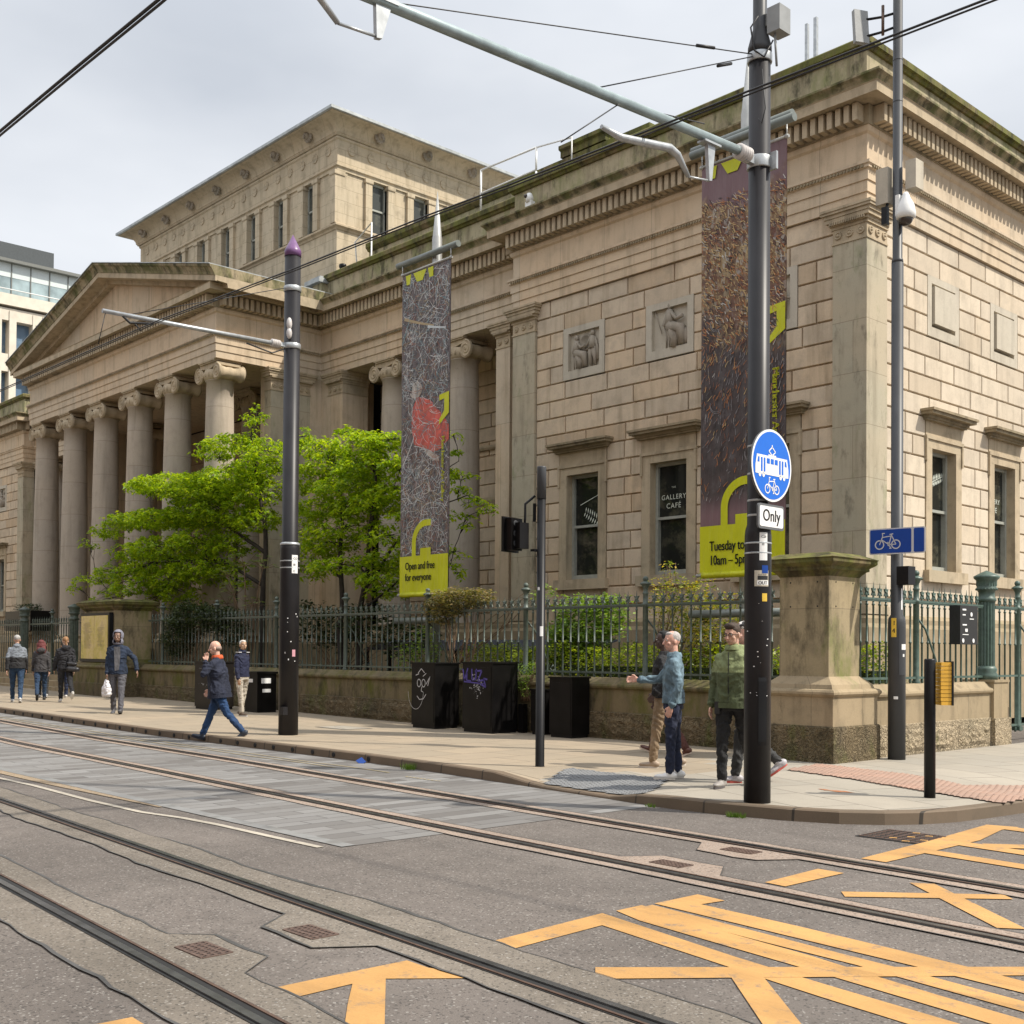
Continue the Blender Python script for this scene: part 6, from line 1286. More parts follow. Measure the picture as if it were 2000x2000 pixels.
# ------------------------------------------------------------------ vegetation
NR = np.random.default_rng(5)
def leaves_mesh(name, P, size, mat, parent, droop=.35, up=.8, aspect=.42, jitter=.35, heading=None):
    """P (n,3) leaf base points -> one mesh of small folded leaves"""
    n = len(P); a = NR.uniform(0, 2*PI, n) if heading is None else heading+NR.normal(0, .7, n)
    L = size*NR.uniform(1-jitter, 1+jitter, n)
    d = np.stack([np.cos(a), np.sin(a), -droop+NR.normal(0, .35, n)], 1); d /= np.linalg.norm(d, axis=1)[:, None]
    nrm = np.stack([NR.normal(0, .45, n), NR.normal(0, .45, n), np.full(n, up)], 1); s = np.cross(d, nrm); s /= np.linalg.norm(s, axis=1)[:, None]
    w = (L*aspect)[:, None]; L = L[:, None]; up_ = np.cross(s, d)
    v = np.empty((n, 4, 3)); v[:, 0] = P; v[:, 1] = P+d*L*.45+s*w*.5+up_*w*.18; v[:, 2] = P+d*L; v[:, 3] = P+d*L*.45-s*w*.5+up_*w*.18
    me = bpy.data.meshes.new(name); me.vertices.add(4*n); me.vertices.foreach_set('co', v.reshape(-1)); me.loops.add(4*n); me.loops.foreach_set('vertex_index', np.arange(4*n)); me.polygons.add(n)
    me.polygons.foreach_set('loop_start', np.arange(0, 4*n, 4)); me.update(calc_edges=True); me.validate(); me.materials.append(M[mat])
    o = bpy.data.objects.new(name, me); COL.objects.link(o)
    if parent is not None: place(o, parent)
    return o
def pad_points(pads, dens, thick=1.0, sprays=True):
    out = []
    for (x, y, z, rx, rz) in pads:
        if rx > .4: rx, rz = rx*1.15, rz*1.22
        ry_ = max(rx*.75, .12); n = int(dens*(.85 if z > 5 else .5)*rx*ry_*(.45+rz*2.2))+45
        k = max(5, n//11); c = NR.normal(0, 1, (k, 3)); c /= np.maximum(1, np.linalg.norm(c, axis=1)/.95)[:, None]
        c = c*np.array([rx, ry_, rz*.8])
        c[:, 2] -= .25*rz*(np.hypot(c[:, 0]/rx, c[:, 1]/ry_))**2
        m = max(3, n//k)
        a = NR.uniform(0, 2*PI, k); l = NR.uniform(.12, .34, k)
        t = NR.uniform(0, 1, (k, m))
        sp = np.stack([c[:, None, 0]+np.cos(a)[:, None]*l[:, None]*t, c[:, None, 1]+np.sin(a)[:, None]*l[:, None]*t, c[:, None, 2]-.16*t*t*l[:, None]/.3], 2)+NR.normal(0, .022, (k, m, 3))
        out.append(sp.reshape(-1, 3)+np.array([x, y, z]))
    return np.concatenate(out)
def branch(mb, a, b, r0, r1, sag=.15, seg=6, wig=.08):
    a, b = Vector(a), Vector(b); L = (b-a).length; pts = []; rs = []
    for i in range(seg+1):
        t = i/seg; p = a.lerp(b, t); p.z += sag*L*math.sin(t*PI)*.5; p += Vector((noise.noise((a.x*3+t*3, b.y, 1)), noise.noise((a.y*3+t*3, b.x, 5)), noise.noise((a.z+t*3, b.z, 9))))*wig*L*math.sin(t*PI)
        pts.append(p); rs.append(r0+(r1-r0)*t)
    mb.tube(pts, rs, 7); return pts
LP=[(-28.67,16.79,8.25,0.31,0.31),(-28.93,16.73,7.7,0.26,0.4),(-29.78,16.54,7.54,0.8,0.2),(-30.4,16.39,7.33,0.59,0.18),(-28.36,16.86,7.21,0.63,0.31),(-28.75,16.77,6.82,0.71,0.28),(-31.9,16.05,6.56,1.52,0.21),(-33.26,15.74,6.54,0.71,0.19),(-29.76,16.54,6.54,1.16,0.32),(-30.81,16.3,6.21,1.19,0.3),(-28.74,16.78,6.17,0.71,0.43),(-32.78,15.85,5.56,1.24,0.25),(-34.18,15.53,5.61,0.8,0.22),(-35.27,15.28,5.31,0.49,0.2),(-36.02,15.1,4.97,0.27,0.2),(-31.44,16.15,5.62,0.9,0.33),(-29.95,16.5,5.68,1.02,0.51),(-32.31,15.95,4.69,1.38,0.34),(-30.78,16.31,4.84,1.04,0.37),(-33.93,15.58,4.61,0.72,0.24),(-32.99,15.8,4.26,0.94,0.31),(-34.4,15.48,4.08,0.97,0.23),(-35.62,15.2,3.83,0.66,0.13),(-36.58,14.98,3.57,0.24,0.1),(-33.44,15.7,3.58,0.95,0.28),(-35.11,15.31,3.46,0.36,0.23),(-35.73,15.17,3.08,0.17,0.23),(-32.3,15.96,3.85,0.92,0.38),(-32.63,15.88,3.33,0.34,0.22),(-31.2,16.21,4.11,0.9,0.37),(-31.85,16.06,3.38,0.68,0.3),(-32.97,15.81,3.03,0.39,0.25),(-33.42,15.7,2.8,0.19,0.19),(-29.73,16.55,4.64,0.73,0.32),(-30.14,16.45,4.07,0.73,0.26),(-30.77,16.31,3.8,0.74,0.22),(-28.73,16.78,5.31,0.71,0.35),(-29.31,16.65,3.61,0.43,0.17)]
RP=[(-26.65,16.9,7.35,0.4,0.3),(-25.86,16.9,6.98,0.59,0.26),(-24.46,16.9,7.22,0.32,0.1),(-23.79,16.9,6.84,0.87,0.22),(-22.52,16.9,6.74,0.54,0.17),(-25.14,16.9,6.49,0.78,0.28),(-23.56,16.9,6.24,0.87,0.3),(-22.11,16.9,6.2,0.47,0.24),(-26.33,16.9,6.22,0.67,0.33),(-24.21,16.9,5.8,1.01,0.25),(-22.51,16.9,5.57,0.6,0.26),(-25.35,16.9,5.38,0.91,0.23),(-23.55,16.9,5.29,0.87,0.25),(-22.09,16.9,4.98,0.47,0.19),(-26.31,16.9,4.99,0.53,0.33),(-24.42,16.9,4.78,1.01,0.28),(-22.69,16.9,4.47,0.72,0.24),(-25.81,16.9,4.28,0.66,0.26),(-22.69,16.9,3.91,0.66,0.19),(-24.18,16.9,3.8,1.13,0.18),(-26.29,16.9,3.77,0.47,0.24),(-23.1,16.9,3.43,0.73,0.17),(-21.88,16.9,4.05,0.47,0.17),(-25.22,16.9,4.45,0.78,0.26),(-22.07,16.9,3.45,0.41,0.17),(-22.88,16.9,3.11,0.49,0.15),(-20.31,16.9,6.57,0.09,0.07),(-20.12,16.9,6.14,0.11,0.08),(-19.94,16.9,5.6,0.29,0.09),(-20.39,16.9,5.71,0.23,0.09),(-20.11,16.9,5.27,0.25,0.09),(-19.58,16.9,4.99,0.31,0.1),(-19.15,16.9,4.76,0.15,0.07),(-19.8,16.9,4.67,0.11,0.18),(-19.76,16.9,4.47,0.09,0.09),(-20.27,16.9,3.89,0.23,0.1),(-20.36,16.9,3.61,0.25,0.09),(-20.09,16.9,3.42,0.16,0.08),(-20.74,16.9,4.8,0.34,0.17),(-20.92,16.9,4.11,0.34,0.17),(-20.53,16.9,2.85,0.23,0.09)]
def tree(name, lbl, base, pads, limbs, dens):
    t = thing(name, lbl, 'tree', base, 'small trees in the gallery garden'); mb = MB()
    nodes = []
    for ch in limbs:
        pts = [Vector(p) for p in ch[0]]; fine = []
        for a, b in zip(pts, pts[1:]):
            for i in range(4): q = a.lerp(b, i/4); fine.append(q+Vector((noise.noise(q*1.1), noise.noise(q*1.3+Vector((5, 0, 0))), 0))*.09)
        fine.append(pts[-1]); n = len(fine); mb.tube(fine, [ch[1]+(ch[2]-ch[1])*i/(n-1) for i in range(n)], 9); nodes += [(q, ch[1]+(ch[2]-ch[1])*i/(n-1)) for i, q in enumerate(fine)]
    for (x, y, z, rx, rz) in sorted(pads, key=lambda p: min((Vector(p[:3])-q).length for q, _ in nodes)):
        c = Vector((x, y, z-.05)); cand = [(q, r) for q, r in nodes if q.z < z+.25]
        q, r = min(cand or nodes, key=lambda e: (c-e[0]).length+max(0, e[0].z-c.z)*2); r0 = min(r*.6, .045)+.004
        pts = branch(mb, q, c, r0, .008, .2 if rx > .3 else .05); nodes += [(p, r0*(1-i/len(pts))+.008) for i, p in enumerate(pts)][2:]
        for k in range(int(5+rx*9)):
            a = random.uniform(0, 2*PI); e = c+Vector((math.cos(a)*rx*random.uniform(.5, 1.05), math.sin(a)*rx*.75*random.uniform(.5, 1.05), random.uniform(-.7, .5)*rz)); branch(mb, pts[random.randint(3, len(pts)-1)], e, .008, .003, .1, 4)
    mb.build('trunk', 'bark', t); leaves_mesh('crown', pad_points(pads, dens), .12, 'leaf', t, droop=.5)
    return t
tree('garden_tree', 'spreading fresh green tree reaching over the notice pier', (-28.4, 16.85, .7), LP, [
    ([(-28.5, 16.85, .7), (-28.45, 16.85, 2.7), (-28.3, 16.87, 4.8), (-28.7, 16.8, 6.2), (-28.95, 16.75, 7.9)], .10, .02),
    ([(-28.35, 16.85, 4.3), (-30.0, 16.5, 5.2), (-32.0, 16.1, 5.5), (-34.3, 15.5, 5.4)], .06, .012), ([(-28.4, 16.85, 3.4), (-30.2, 16.45, 4.2), (-32.6, 15.9, 4.2), (-35.0, 15.3, 3.9)], .055, .012)], 2100)
tree('garden_tree', 'two-stemmed fresh green tree behind the twig-patterned banner', (-24.4, 17, .7), RP, [
    ([(-24.75, 16.9, .7), (-24.7, 16.9, 2.7), (-24.75, 16.9, 4.2), (-24.7, 16.9, 5.3), (-25.2, 16.9, 6.4)], .085, .02),
    ([(-24.2, 17.1, .7), (-24.1, 17.1, 2.7), (-23.5, 16.9, 4.27), (-23.2, 16.9, 5.64), (-23.2, 16.9, 6.6)], .09, .02), ([(-23.9, 17.0, 3.1), (-22.6, 17.0, 4.2), (-21.2, 16.9, 4.9), (-19.8, 16.9, 5.1)], .045, .01), ([(-22.2, 16.95, 4.5), (-21, 16.9, 5.6), (-20.1, 16.9, 5.9)], .03, .008), ([(-23.9, 17.0, 2.6), (-22, 17.0, 3.5), (-20.6, 16.9, 3.9)], .03, .008)], 2300)
def shrub(name, lbl, cat, blobs, mat, size, n, stems=None, base=None, droop=.1, group=None, aspect=.5):
    b = base or (blobs[0][0], blobs[0][1], .7); t = thing(name, lbl, cat, b, group); P = []
    tot = sum(q[3]*q[4]*q[5] for q in blobs)**1.0
    for (x, y, z, rx, ry_, rz) in blobs:
        k = int(n*(rx*ry_*rz)/tot)+10; v = NR.normal(0, 1, (k, 3)); v /= np.linalg.norm(v, axis=1)[:, None]; r = NR.uniform(.35, 1.0, (k, 1))**.5
        lump = 1+.18*np.sin(v[:, :1]*7+x)+.15*np.sin(v[:, 2:]*9+z); P.append(v*r*lump*np.array([rx, ry_, rz])+np.array([x, y, z]))
    leaves_mesh('foliage', np.concatenate(P), size, mat, t, droop=droop, aspect=aspect)
    mb = MB()
    for (x, y, z, rx, ry_, rz) in blobs:
        for k in range(stems or 5): branch(mb, (b[0]+random.uniform(-.15, .15), b[1], .7), (x+random.uniform(-.7, .7)*rx, y+random.uniform(-.5, .5)*ry_, z+random.uniform(-.6, .9)*rz), .014, .004, .1, 5)
    mb.build('stems', 'twig', t); return t
hedge = thing('hedge', 'low clipped yellow-green hedge behind the front railings', 'hedge', (-15, 16.6, .7)); 
n = 15000; P = np.stack([NR.uniform(-19.2, -9.3, n), 16.55+NR.uniform(-.45, .45, n), .7+1.02*NR.uniform(0, 1, n)**.6], 1); P[:, 2] += .07*np.sin(P[:, 0]*3)+.05*np.sin(P[:, 0]*7.3+P[:, 1]*5); leaves_mesh('foliage', P, .065, 'leaf_hedge', hedge, droop=-.2, aspect=.6)
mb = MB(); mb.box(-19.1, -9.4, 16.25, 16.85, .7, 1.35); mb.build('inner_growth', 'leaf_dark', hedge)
shrub('leafy_bush', 'pale green rounded bush behind the railings beside the hedge', 'bush', [(-16.2, 16.9, 2.1, .75, .5, .7), (-15.6, 17.0, 2.35, .45, .4, .45), (-16.6, 16.9, 1.6, .6, .4, .6)], 'leaf_bush', .10, 6000)
shrub('rose_bush', 'rambling rose bush with reddish tips in front of the second wing window', 'bush', [(-13.9, 16.7, 2.5, .35, .3, .55), (-13.2, 16.7, 2.45, .5, .35, .6), (-12.6, 16.7, 2.1, .6, .35, .6), (-13.8, 16.7, 3.15, .18, .15, .22), (-12.9, 16.7, 1.9, .6, .35, .6)], 'leaf_rose', .075, 3600, 6)
shrub('climbing_shrub', 'tangled dry climber hanging over the railings beside the signal pole', 'bush', [(-18.1, 15.15, 2.62, .75, .3, .30), (-17.4, 15.15, 2.68, .4, .25, .2), (-18.5, 15.15, 2.45, .5, .25, .3)], 'leaf_dry', .065, 5200, 6, (-18.2, 15.3, .8))
shrub('evergreen_shrub', 'dark evergreen climber bulging over the railings behind the man on the phone', 'bush', [(-29.6, 15.3, 2.45, 1.1, .45, .55), (-28.2, 15.25, 2.45, .9, .4, .35), (-30.3, 15.3, 1.9, .7, .4, .6), (-27.6, 15.4, 2.2, .6, .35, .5)], 'leaf_dark', .085, 9000, 5)
shrub('evergreen_shrub', 'dark broad-leaved shrub at the foot of the two-stemmed tree', 'bush', [(-25.3, 17.2, 2.2, 1.0, .5, .6), (-23.6, 17.0, 2.3, 1.0, .5, .55), (-26.4, 17.0, 2.4, .6, .4, .6), (-22.4, 17.2, 1.9, .9, .5, .5)], 'leaf_dark', .13, 2600, 6)
shrub('wall_weed', 'small leafy climber growing down the wall beside the signal pole', 'bush', [(-15.75, 14.82, 1.15, .22, .14, .22), (-15.65, 14.78, .92, .13, .1, .16), (-15.5, 14.85, 1.32, .18, .12, .12)], 'leaf_bush', .045, 700, 4, (-15.7, 14.85, .9))
shrub('sapling', 'thin yellow-green sapling between the signal pole and the banner mast', 'bush', [(-19.6, 15.6, 1.7, .35, .3, .5), (-20.3, 15.7, 1.45, .4, .3, .35), (-15.9, 15.5, 2.7, .3, .2, .25)], 'leaf_bush', .07, 900, 5)
shrub('side_weeds', 'low weeds behind the side railings', 'bush', [(-9.6, 16.2, .85, .3, .8, .25), (-9.7, 17.8, .9, .3, .6, .3)], 'leaf_bush', .05, 500, 3)
shrub('planter_plants', 'dark trailing plants in the black trough planter', 'plant', [(-45.2, 16.6, 3.1, 1.2, .35, .22)], 'leaf_dark', .08, 700, 3, (-45.2, 16.6, 2.9))
# palmate shrub
t = thing('palmate_shrub', 'tall shrub with hand-shaped leaves beside the cone-capped tram pole', 'bush', (-27.9, 16.1, .7)); mb = MB(); PT = []
lm = MB()
for (cx, cy, cz, big) in ((-27.99, 16.0, 4.1, 1), (-28.7, 15.9, 3.85, .9), (-27.2, 16.1, 4.0, .9), (-28.3, 15.9, 3.3, .9), (-27.4, 15.9, 3.0, .8), (-28.9, 16.0, 3.1, .8)):
    branch(mb, (-27.85+random.uniform(-.1, .1), 16.1, .7), (cx, cy, cz-.25), .03, .012, .1, 7)
    for k in range(13):
        a = random.uniform(0, 2*PI); e = random.uniform(.15, 1.1); r = random.uniform(.3, .5)*big; tip = Vector((cx+math.cos(a)*math.cos(e)*r, cy+math.sin(a)*math.cos(e)*r, cz-.25+math.sin(e)*r)); mb.tube([(cx, cy, cz-.25), tip], .005, 4, False)
        dirv = Vector((math.cos(a), math.sin(a), -.1)); sd_ = Vector((-math.sin(a), math.cos(a), 0))
        for q in range(7):
            b_ = (q-3)*.48; dd = dirv*math.cos(b_)+sd_*math.sin(b_); dd.z -= .15; l = .20*big*(1-.09*abs(q-3)); pw = Vector((-dd.y, dd.x, 0))*l*.13
            lm.add([tip, tip+dd*l*.5+pw, tip+dd*l, tip+dd*l*.5-pw], [(0, 1, 2, 3)])
lm.build('foliage', 'leaf_palm', t, recalc=False); mb.build('stems', 'twig', t)
# ------------------------------------------------------------------ people
def capsule_mesh(bm, a, b, ra, rb, n=10):
    a, b = Vector(a), Vector(b); d = b-a; L = d.length
    if L < 1e-5: d = Vector((0, 0, 1)); L = 1e-5
    d.normalize(); u = d.orthogonal().normalized(); w = d.cross(u); rings = []
    for c, r, angs in ((a, ra, [-PI/2+.01, -PI/4, 0]), (b, rb, [0, PI/4, PI/2-.01])):
        for t in angs:
            rr, o = r*math.cos(t), r*math.sin(t); rings.append([bm.verts.new(c+d*o+(u*math.cos(2*PI*i/n)+w*math.sin(2*PI*i/n))*rr) for i in range(n)])
    for p, q in zip(rings, rings[1:]):
        for i in range(n): bm.faces.new((p[i], p[(i+1) % n], q[(i+1) % n], q[i]))
    bm.faces.new(rings[0][::-1]); bm.faces.new(rings[-1])
def ell_mesh(bm, c, r, rot=None, n=14, m=9):
    mb = MB(); mb.ball((0, 0, 0), r, n, m); vs = [bm.verts.new(Vector(c)+((rot @ Vector(v)) if rot else Vector(v))) for v in mb.v]
    for f in mb.f: bm.faces.new([vs[i] for i in f])
def loft(bm, rings, n=16):
    R_ = []
    for (cx, cy, z, rx, ry_) in rings: R_.append([bm.verts.new((cx+rx*math.copysign(abs(math.cos(2*PI*i/n))**.85, math.cos(2*PI*i/n)), cy+ry_*math.copysign(abs(math.sin(2*PI*i/n))**.85, math.sin(2*PI*i/n)), z)) for i in range(n)])
    for p, q in zip(R_, R_[1:]):
        for i in range(n): bm.faces.new((p[i], p[(i+1) % n], q[(i+1) % n], q[i]))
    bm.faces.new(R_[0][::-1]); bm.faces.new(R_[-1])
def fuse(bm, name, mat, parent, vox=.012, wrinkle=0, smooth=2, seed=0, T=None):
    if T: 
        for v in bm.verts: v.co = T @ v.co
    me = bpy.data.meshes.new(name); bmesh.ops.recalc_face_normals(bm, faces=bm.faces); bm.to_mesh(me); bm.free()
    o = bpy.data.objects.new(name, me); COL.objects.link(o); r = o.modifiers.new('r', 'REMESH'); r.mode = 'VOXEL'; r.voxel_size = vox; r.use_smooth_shade = True
    s = o.modifiers.new('s', 'SMOOTH'); s.iterations = smooth; s.factor = .6
    dg = bpy.context.evaluated_depsgraph_get(); dg.update(); me2 = bpy.data.meshes.new_from_object(o.evaluated_get(dg)); o.modifiers.clear(); o.data = me2; bpy.data.meshes.remove(me)
    if wrinkle:
        n = len(me2.vertices); co = np.empty(n*3); me2.vertices.foreach_get('co', co); co = co.reshape(-1, 3); nr = np.empty(n*3); me2.vertices.foreach_get('normal', nr); nr = nr.reshape(-1, 3)
        q = np.array([(.35-abs(noise.noise((c[0]*7+seed, c[1]*7, c[2]*13+2.5*noise.noise((c[0]*4, c[1]*4, c[2]*3)))))*2.0)+.5*(.3-abs(noise.noise((c[0]*17, c[1]*17+seed, c[2]*24)))*1.6) for c in co]); co += nr*(q*wrinkle)[:, None]; me2.vertices.foreach_set('co', co.reshape(-1))
    me2.polygons.foreach_set('use_smooth', [True]*len(me2.polygons)); me2.materials.clear(); me2.materials.append(mat); me2.update(); o.parent = parent; return o
SK = {}
def skin(c):
    if c not in SK:
        m = flat('skin', c, .5, 0, .08, 30); m.node_tree.nodes['Principled BSDF'].inputs['Subsurface Weight'].default_value = .1; SK[c] = m
    return SK[c]
def person(lbl, loc, heading, h=1.78, build=1.0, skinc=(.52, .30, .21), hair=(.05, .035, .025), hairstyle='short', legL=(0, 0), legR=(0, 0), armL=(0, 0, 0), armR=(0, 0, 0), top=(.1, .1, .12), top2=None, topsplit=None, topmat=None, bottom=(.05, .07, .15), shoes=(.03, .03, .03), sole=(.6, .6, .6), coat=0, collar=0, puffy=0, head=(0, 0), lean=0, hood=None, face=True, glasses=False, flare=0, extra=None, wr=.015):
    """arm = (swing forward, out, elbow bend); leg = (thigh forward, knee bend); angles in degrees; forward is +y, left is +x in the person's own frame"""
    s = h/1.78; t = thing('person', lbl, 'person', loc); t.rotation_euler = (0, 0, math.radians(heading)-PI/2); t.scale = (s, s, s); J = {}; R = math.radians
    low = 9
    for sd_, (a, b) in ((-1, legL), (1, legR)):     # -1 = person's left is -x when facing +y
        hp = Vector((sd_*.095, 0, .93)); kn = hp+Vector((sd_*.01, math.sin(R(a)), -math.cos(R(a))))*.43; an = kn+Vector((0, math.sin(R(a-b)), -math.cos(R(a-b))))*.41; J[sd_] = (hp, kn, an, a-b); low = min(low, an.z)
    dz = .085-low
    for k in (-1, 1): J[k] = tuple(v+Vector((0, 0, dz)) for v in J[k][:3])+(J[k][3],)
    ln = Matrix.Rotation(R(-lean), 3, 'X'); H0 = Vector((0, 0, .95+dz))
    def up(p): return H0+ln @ (Vector(p)-Vector((0, 0, .95)))
    W = build; A = {}
    for sd_, (f, o_, e) in ((-1, armL), (1, armR)):
        sh = up((sd_*.165*W**.5, -.01, 1.395)); d1 = Vector((sd_*math.sin(R(o_)), math.sin(R(f))*math.cos(R(o_)), -math.cos(R(f))*math.cos(R(o_)))); el = sh+d1*.285
        f2 = f+e; o2 = o_*.5; d2 = Vector((sd_*math.sin(R(o2))*.6-sd_*math.sin(R(min(e, 90)))*.10-(sd_*.42 if e > 110 else 0), math.sin(R(f2)), -math.cos(R(f2)))).normalized(); wr_ = el+d2*.25; A[sd_] = (sh, el, wr_, d2)
    hd = Matrix.Rotation(R(head[0]), 3, 'Z') @ Matrix.Rotation(R(-head[1]), 3, 'X'); HC = up((0, .02, 1.645)); hc = lambda p: HC+hd @ Vector(p)
    # body: one continuous surface with head, torso, limbs and hands
    bm = bmesh.new()
    capsule_mesh(bm, up((0, -.005, 1.0)), up((0, -.01, 1.34)), .075, .075); capsule_mesh(bm, up((-.13, -.01, 1.40)), up((.13, -.01, 1.40)), .045, .045); capsule_mesh(bm, up((0, -.01, 1.38)), hc((0, -.02, -.06)), .058, .052)
    ell_mesh(bm, hc((0, -.012, .03)), (.076, .096, .098), hd); ell_mesh(bm, hc((0, .022, -.045)), (.058, .066, .065), hd); ell_mesh(bm, hc((0, .05, -.082)), (.026, .024, .022), hd)
    capsule_mesh(bm, hc((0, .088, .018)), hc((0, .110, -.022)), .010, .0155, 8); ell_mesh(bm, hc((0, .082, -.056)), (.026, .014, .011), hd)
    for q in (-1, 1): ell_mesh(bm, hc((q*.078, -.01, -.01)), (.010, .020, .032), hd); ell_mesh(bm, hc((q*.03, .078, .032)), (.024, .012, .008), hd); ell_mesh(bm, hc((q*.04, .058, -.02)), (.024, .022, .022), hd)
    for k in (-1, 1):
        hp, kn, an, ra = J[k]; capsule_mesh(bm, hp, kn, .062, .042); capsule_mesh(bm, kn, an, .040, .032); ell_mesh(bm, an, (.034, .034, .03))
        sh, el, wv, d2 = A[k]; capsule_mesh(bm, sh, el, .036, .030); capsule_mesh(bm, el, wv, .030, .026)
        sdv = d2.cross(Vector((0, 1, 0)) if abs(d2.y) < .8 else Vector((0, 0, 1))).normalized(); pn = d2.cross(sdv)
        pal = wv+d2*.05; 
        for q in (-1, 0, 1): capsule_mesh(bm, wv+d2*.01+pn*q*.012, pal+pn*q*.026+d2*.02, .017, .014, 8)
        for q, l in ((-1.5, .058), (-.5, .072), (.5, .078), (1.5, .068)):
            b0 = pal+d2*.03+pn*q*.0185; b1 = b0+d2*l*.5-sdv*.006*k+pn*q*.004; b2 = b1+(d2*.75-sdv*.6*k)*l*.5; capsule_mesh(bm, b0, b1, .0092, .0088, 7); capsule_mesh(bm, b1, b2, .0088, .0075, 7)
        th = wv+d2*.025-pn*.022; capsule_mesh(bm, th, th+d2*.03-pn*.03-sdv*k*.01, .012, .010, 7); capsule_mesh(bm, th+d2*.03-pn*.03-sdv*k*.01, th+d2*.055-pn*.032-sdv*k*.02, .010, .008, 7)
    fuse(bm, 'body', skin(skinc), t, .0075, 0, 1)
    # clothes
    tm = topmat or cloth('jacket_cloth', top, c2=top2, zsplit=topsplit) ; P_ = .018*puffy
    bm = bmesh.new(); hem = .92-coat
    w0, w1 = .175*W+flare, .185*W
    rings = [(0, -.005, hem, w0+.0+P_, .125*W+flare*.7+P_), (0, -.005, hem+.1, w0+P_, .128*W+flare*.5+P_), (0, 0, 1.08, .165*W+P_, .118*W**1.3+P_), (0, 0, 1.22, .178*W+P_, .122*W**1.2+P_), (0, -.005, 1.34, .195*W**.7+P_, .118+P_), (0, -.012, 1.42, .160*W**.7+P_, .092+P_), (0, -.014, 1.475, .105, .078), (0, -.012, 1.515, .068, .066)]
    loft(bm, rings)
    for v in bm.verts: v.co = up(v.co)
    for k in (-1, 1):
        sh, el, wv, d2 = A[k]; sh2 = sh-Vector((k*.015, 0, .005)); capsule_mesh(bm, sh2, el, .066*W**.5+P_, .056+P_); capsule_mesh(bm, el, wv-d2*.005, .056+P_, .043+P_)
    if collar: capsule_mesh(bm, up((0, -.02, 1.46)), up((0, -.015, 1.46+collar)), .082, .075)
    if hood == 'down': ell_mesh(bm, up((0, -.10, 1.47)), (.125, .075, .085))
    fuse(bm, 'jacket', tm, t, .012, wr*(1.4 if puffy else 1), 2, seed=loc[0])
    if hood != 'up':
        mb = MB(); mb.T = lambda x, y, z: tuple(up((x, y, z)))
        cr_ = .074 if collar == 0 else .083+collar*.05; cz = 1.495+collar*.5
        mb.lathe(0, -.012, [(cr_+.012, cz-.035), (cr_+.004, cz), (cr_-.006, cz+.018), (cr_-.016, cz+.01)], 20, caps=False); c_ = mb.build('collar', tm); c_.parent = t
        mb = MB(); mb.T = lambda x, y, z: tuple(up((x, y, z))); rx_, ry2 = w0+P_+.006, .125*W+flare*.7+P_+.008; vs = []
        for z in (hem-.006, hem+.05):
            for i in range(28): a = 2*PI*i/28; vs.append((rx_*math.copysign(abs(math.cos(a))**.85, math.cos(a)), -.005+ry2*math.copysign(abs(math.sin(a))**.85, math.sin(a)), z))
        mb.add(vs, [(i, (i+1) % 28, 28+(i+1) % 28, 28+i) for i in range(28)]); c_ = mb.build('hem', tm); c_.parent = t
    for k in (-1, 1):
        sh, el, wv, d2 = A[k]; mb = MB(); mb.tube([wv-d2*.045, wv-d2*.005], [.049+P_, .046+P_*.5], 14); c_ = mb.build('cuff', tm); c_.parent = t
    bm = bmesh.new(); loft(bm, [(0, 0, .84+dz, .155*W, .118), (0, 0, .95+dz, .165*W, .122), (0, 0, 1.02+dz, .15*W, .11)])
    for k in (-1, 1):
        hp, kn, an, ra = J[k]; capsule_mesh(bm, hp, kn, .100*W**.5, .070); capsule_mesh(bm, kn, an+Vector((0, 0, .015)), .068, .056)
    fuse(bm, 'trousers', cloth('trouser_cloth', bottom, var=.3, stretch=(1, 1, .4)), t, .012, .014, 2, seed=loc[1])
    for k in (-1, 1):
        hp, kn, an, ra = J[k]; pitch = Matrix.Rotation(R(ra*.75 if an.z > .1+.001 or abs(ra) > 12 else 0), 3, 'X'); bm = bmesh.new(); pp_ = lambda p: an+pitch @ Vector(p)
        ell_mesh(bm, pp_((0, -.025, -.035)), (.043, .065, .045), pitch); capsule_mesh(bm, pp_((0, 0, -.04)), pp_((0, .15, -.052)), .042, .030); ell_mesh(bm, pp_((0, .09, -.045)), (.047, .10, .030), pitch); capsule_mesh(bm, pp_((0, 0, .03)), pp_((0, 0, -.02)), .045, .045)
        sh_ = fuse(bm, 'shoe', flat('shoe_upper', shoes, .5, 0, .1), t, .009, 0, 1)
        bm = bmesh.new()
        pts = [(.040*math.cos(a)*(1 if math.sin(a) > 0 else .85), .062+.132*math.sin(a)) for a in [i*PI/9 for i in range(18)]]
        lo_ = [bm.verts.new(pp_((x, y, -.086))) for x, y in pts]; hi = [bm.verts.new(pp_((x*1.06, y, -.062))) for x, y in pts]; bm.faces.new(lo_[::-1]); bm.faces.new(hi)
        for i in range(18): bm.faces.new((lo_[i], lo_[(i+1) % 18], hi[(i+1) % 18], hi[i]))
        me = bpy.data.meshes.new('sole'); bm.to_mesh(me); bm.free(); me.materials.append(flat('shoe_sole', sole, .6, 0, .05)); o = bpy.data.objects.new('sole', me); COL.objects.link(o); o.parent = sh_
    # hair
    def hairblob(parts, vox=.008): 
        bm = bmesh.new()
        for c, r in parts: ell_mesh(bm, hc(c), r, hd)
        return fuse(bm, 'hair', flat('hair', hair, .75, 0, .35, 60, .8), t, vox, .004, 1)
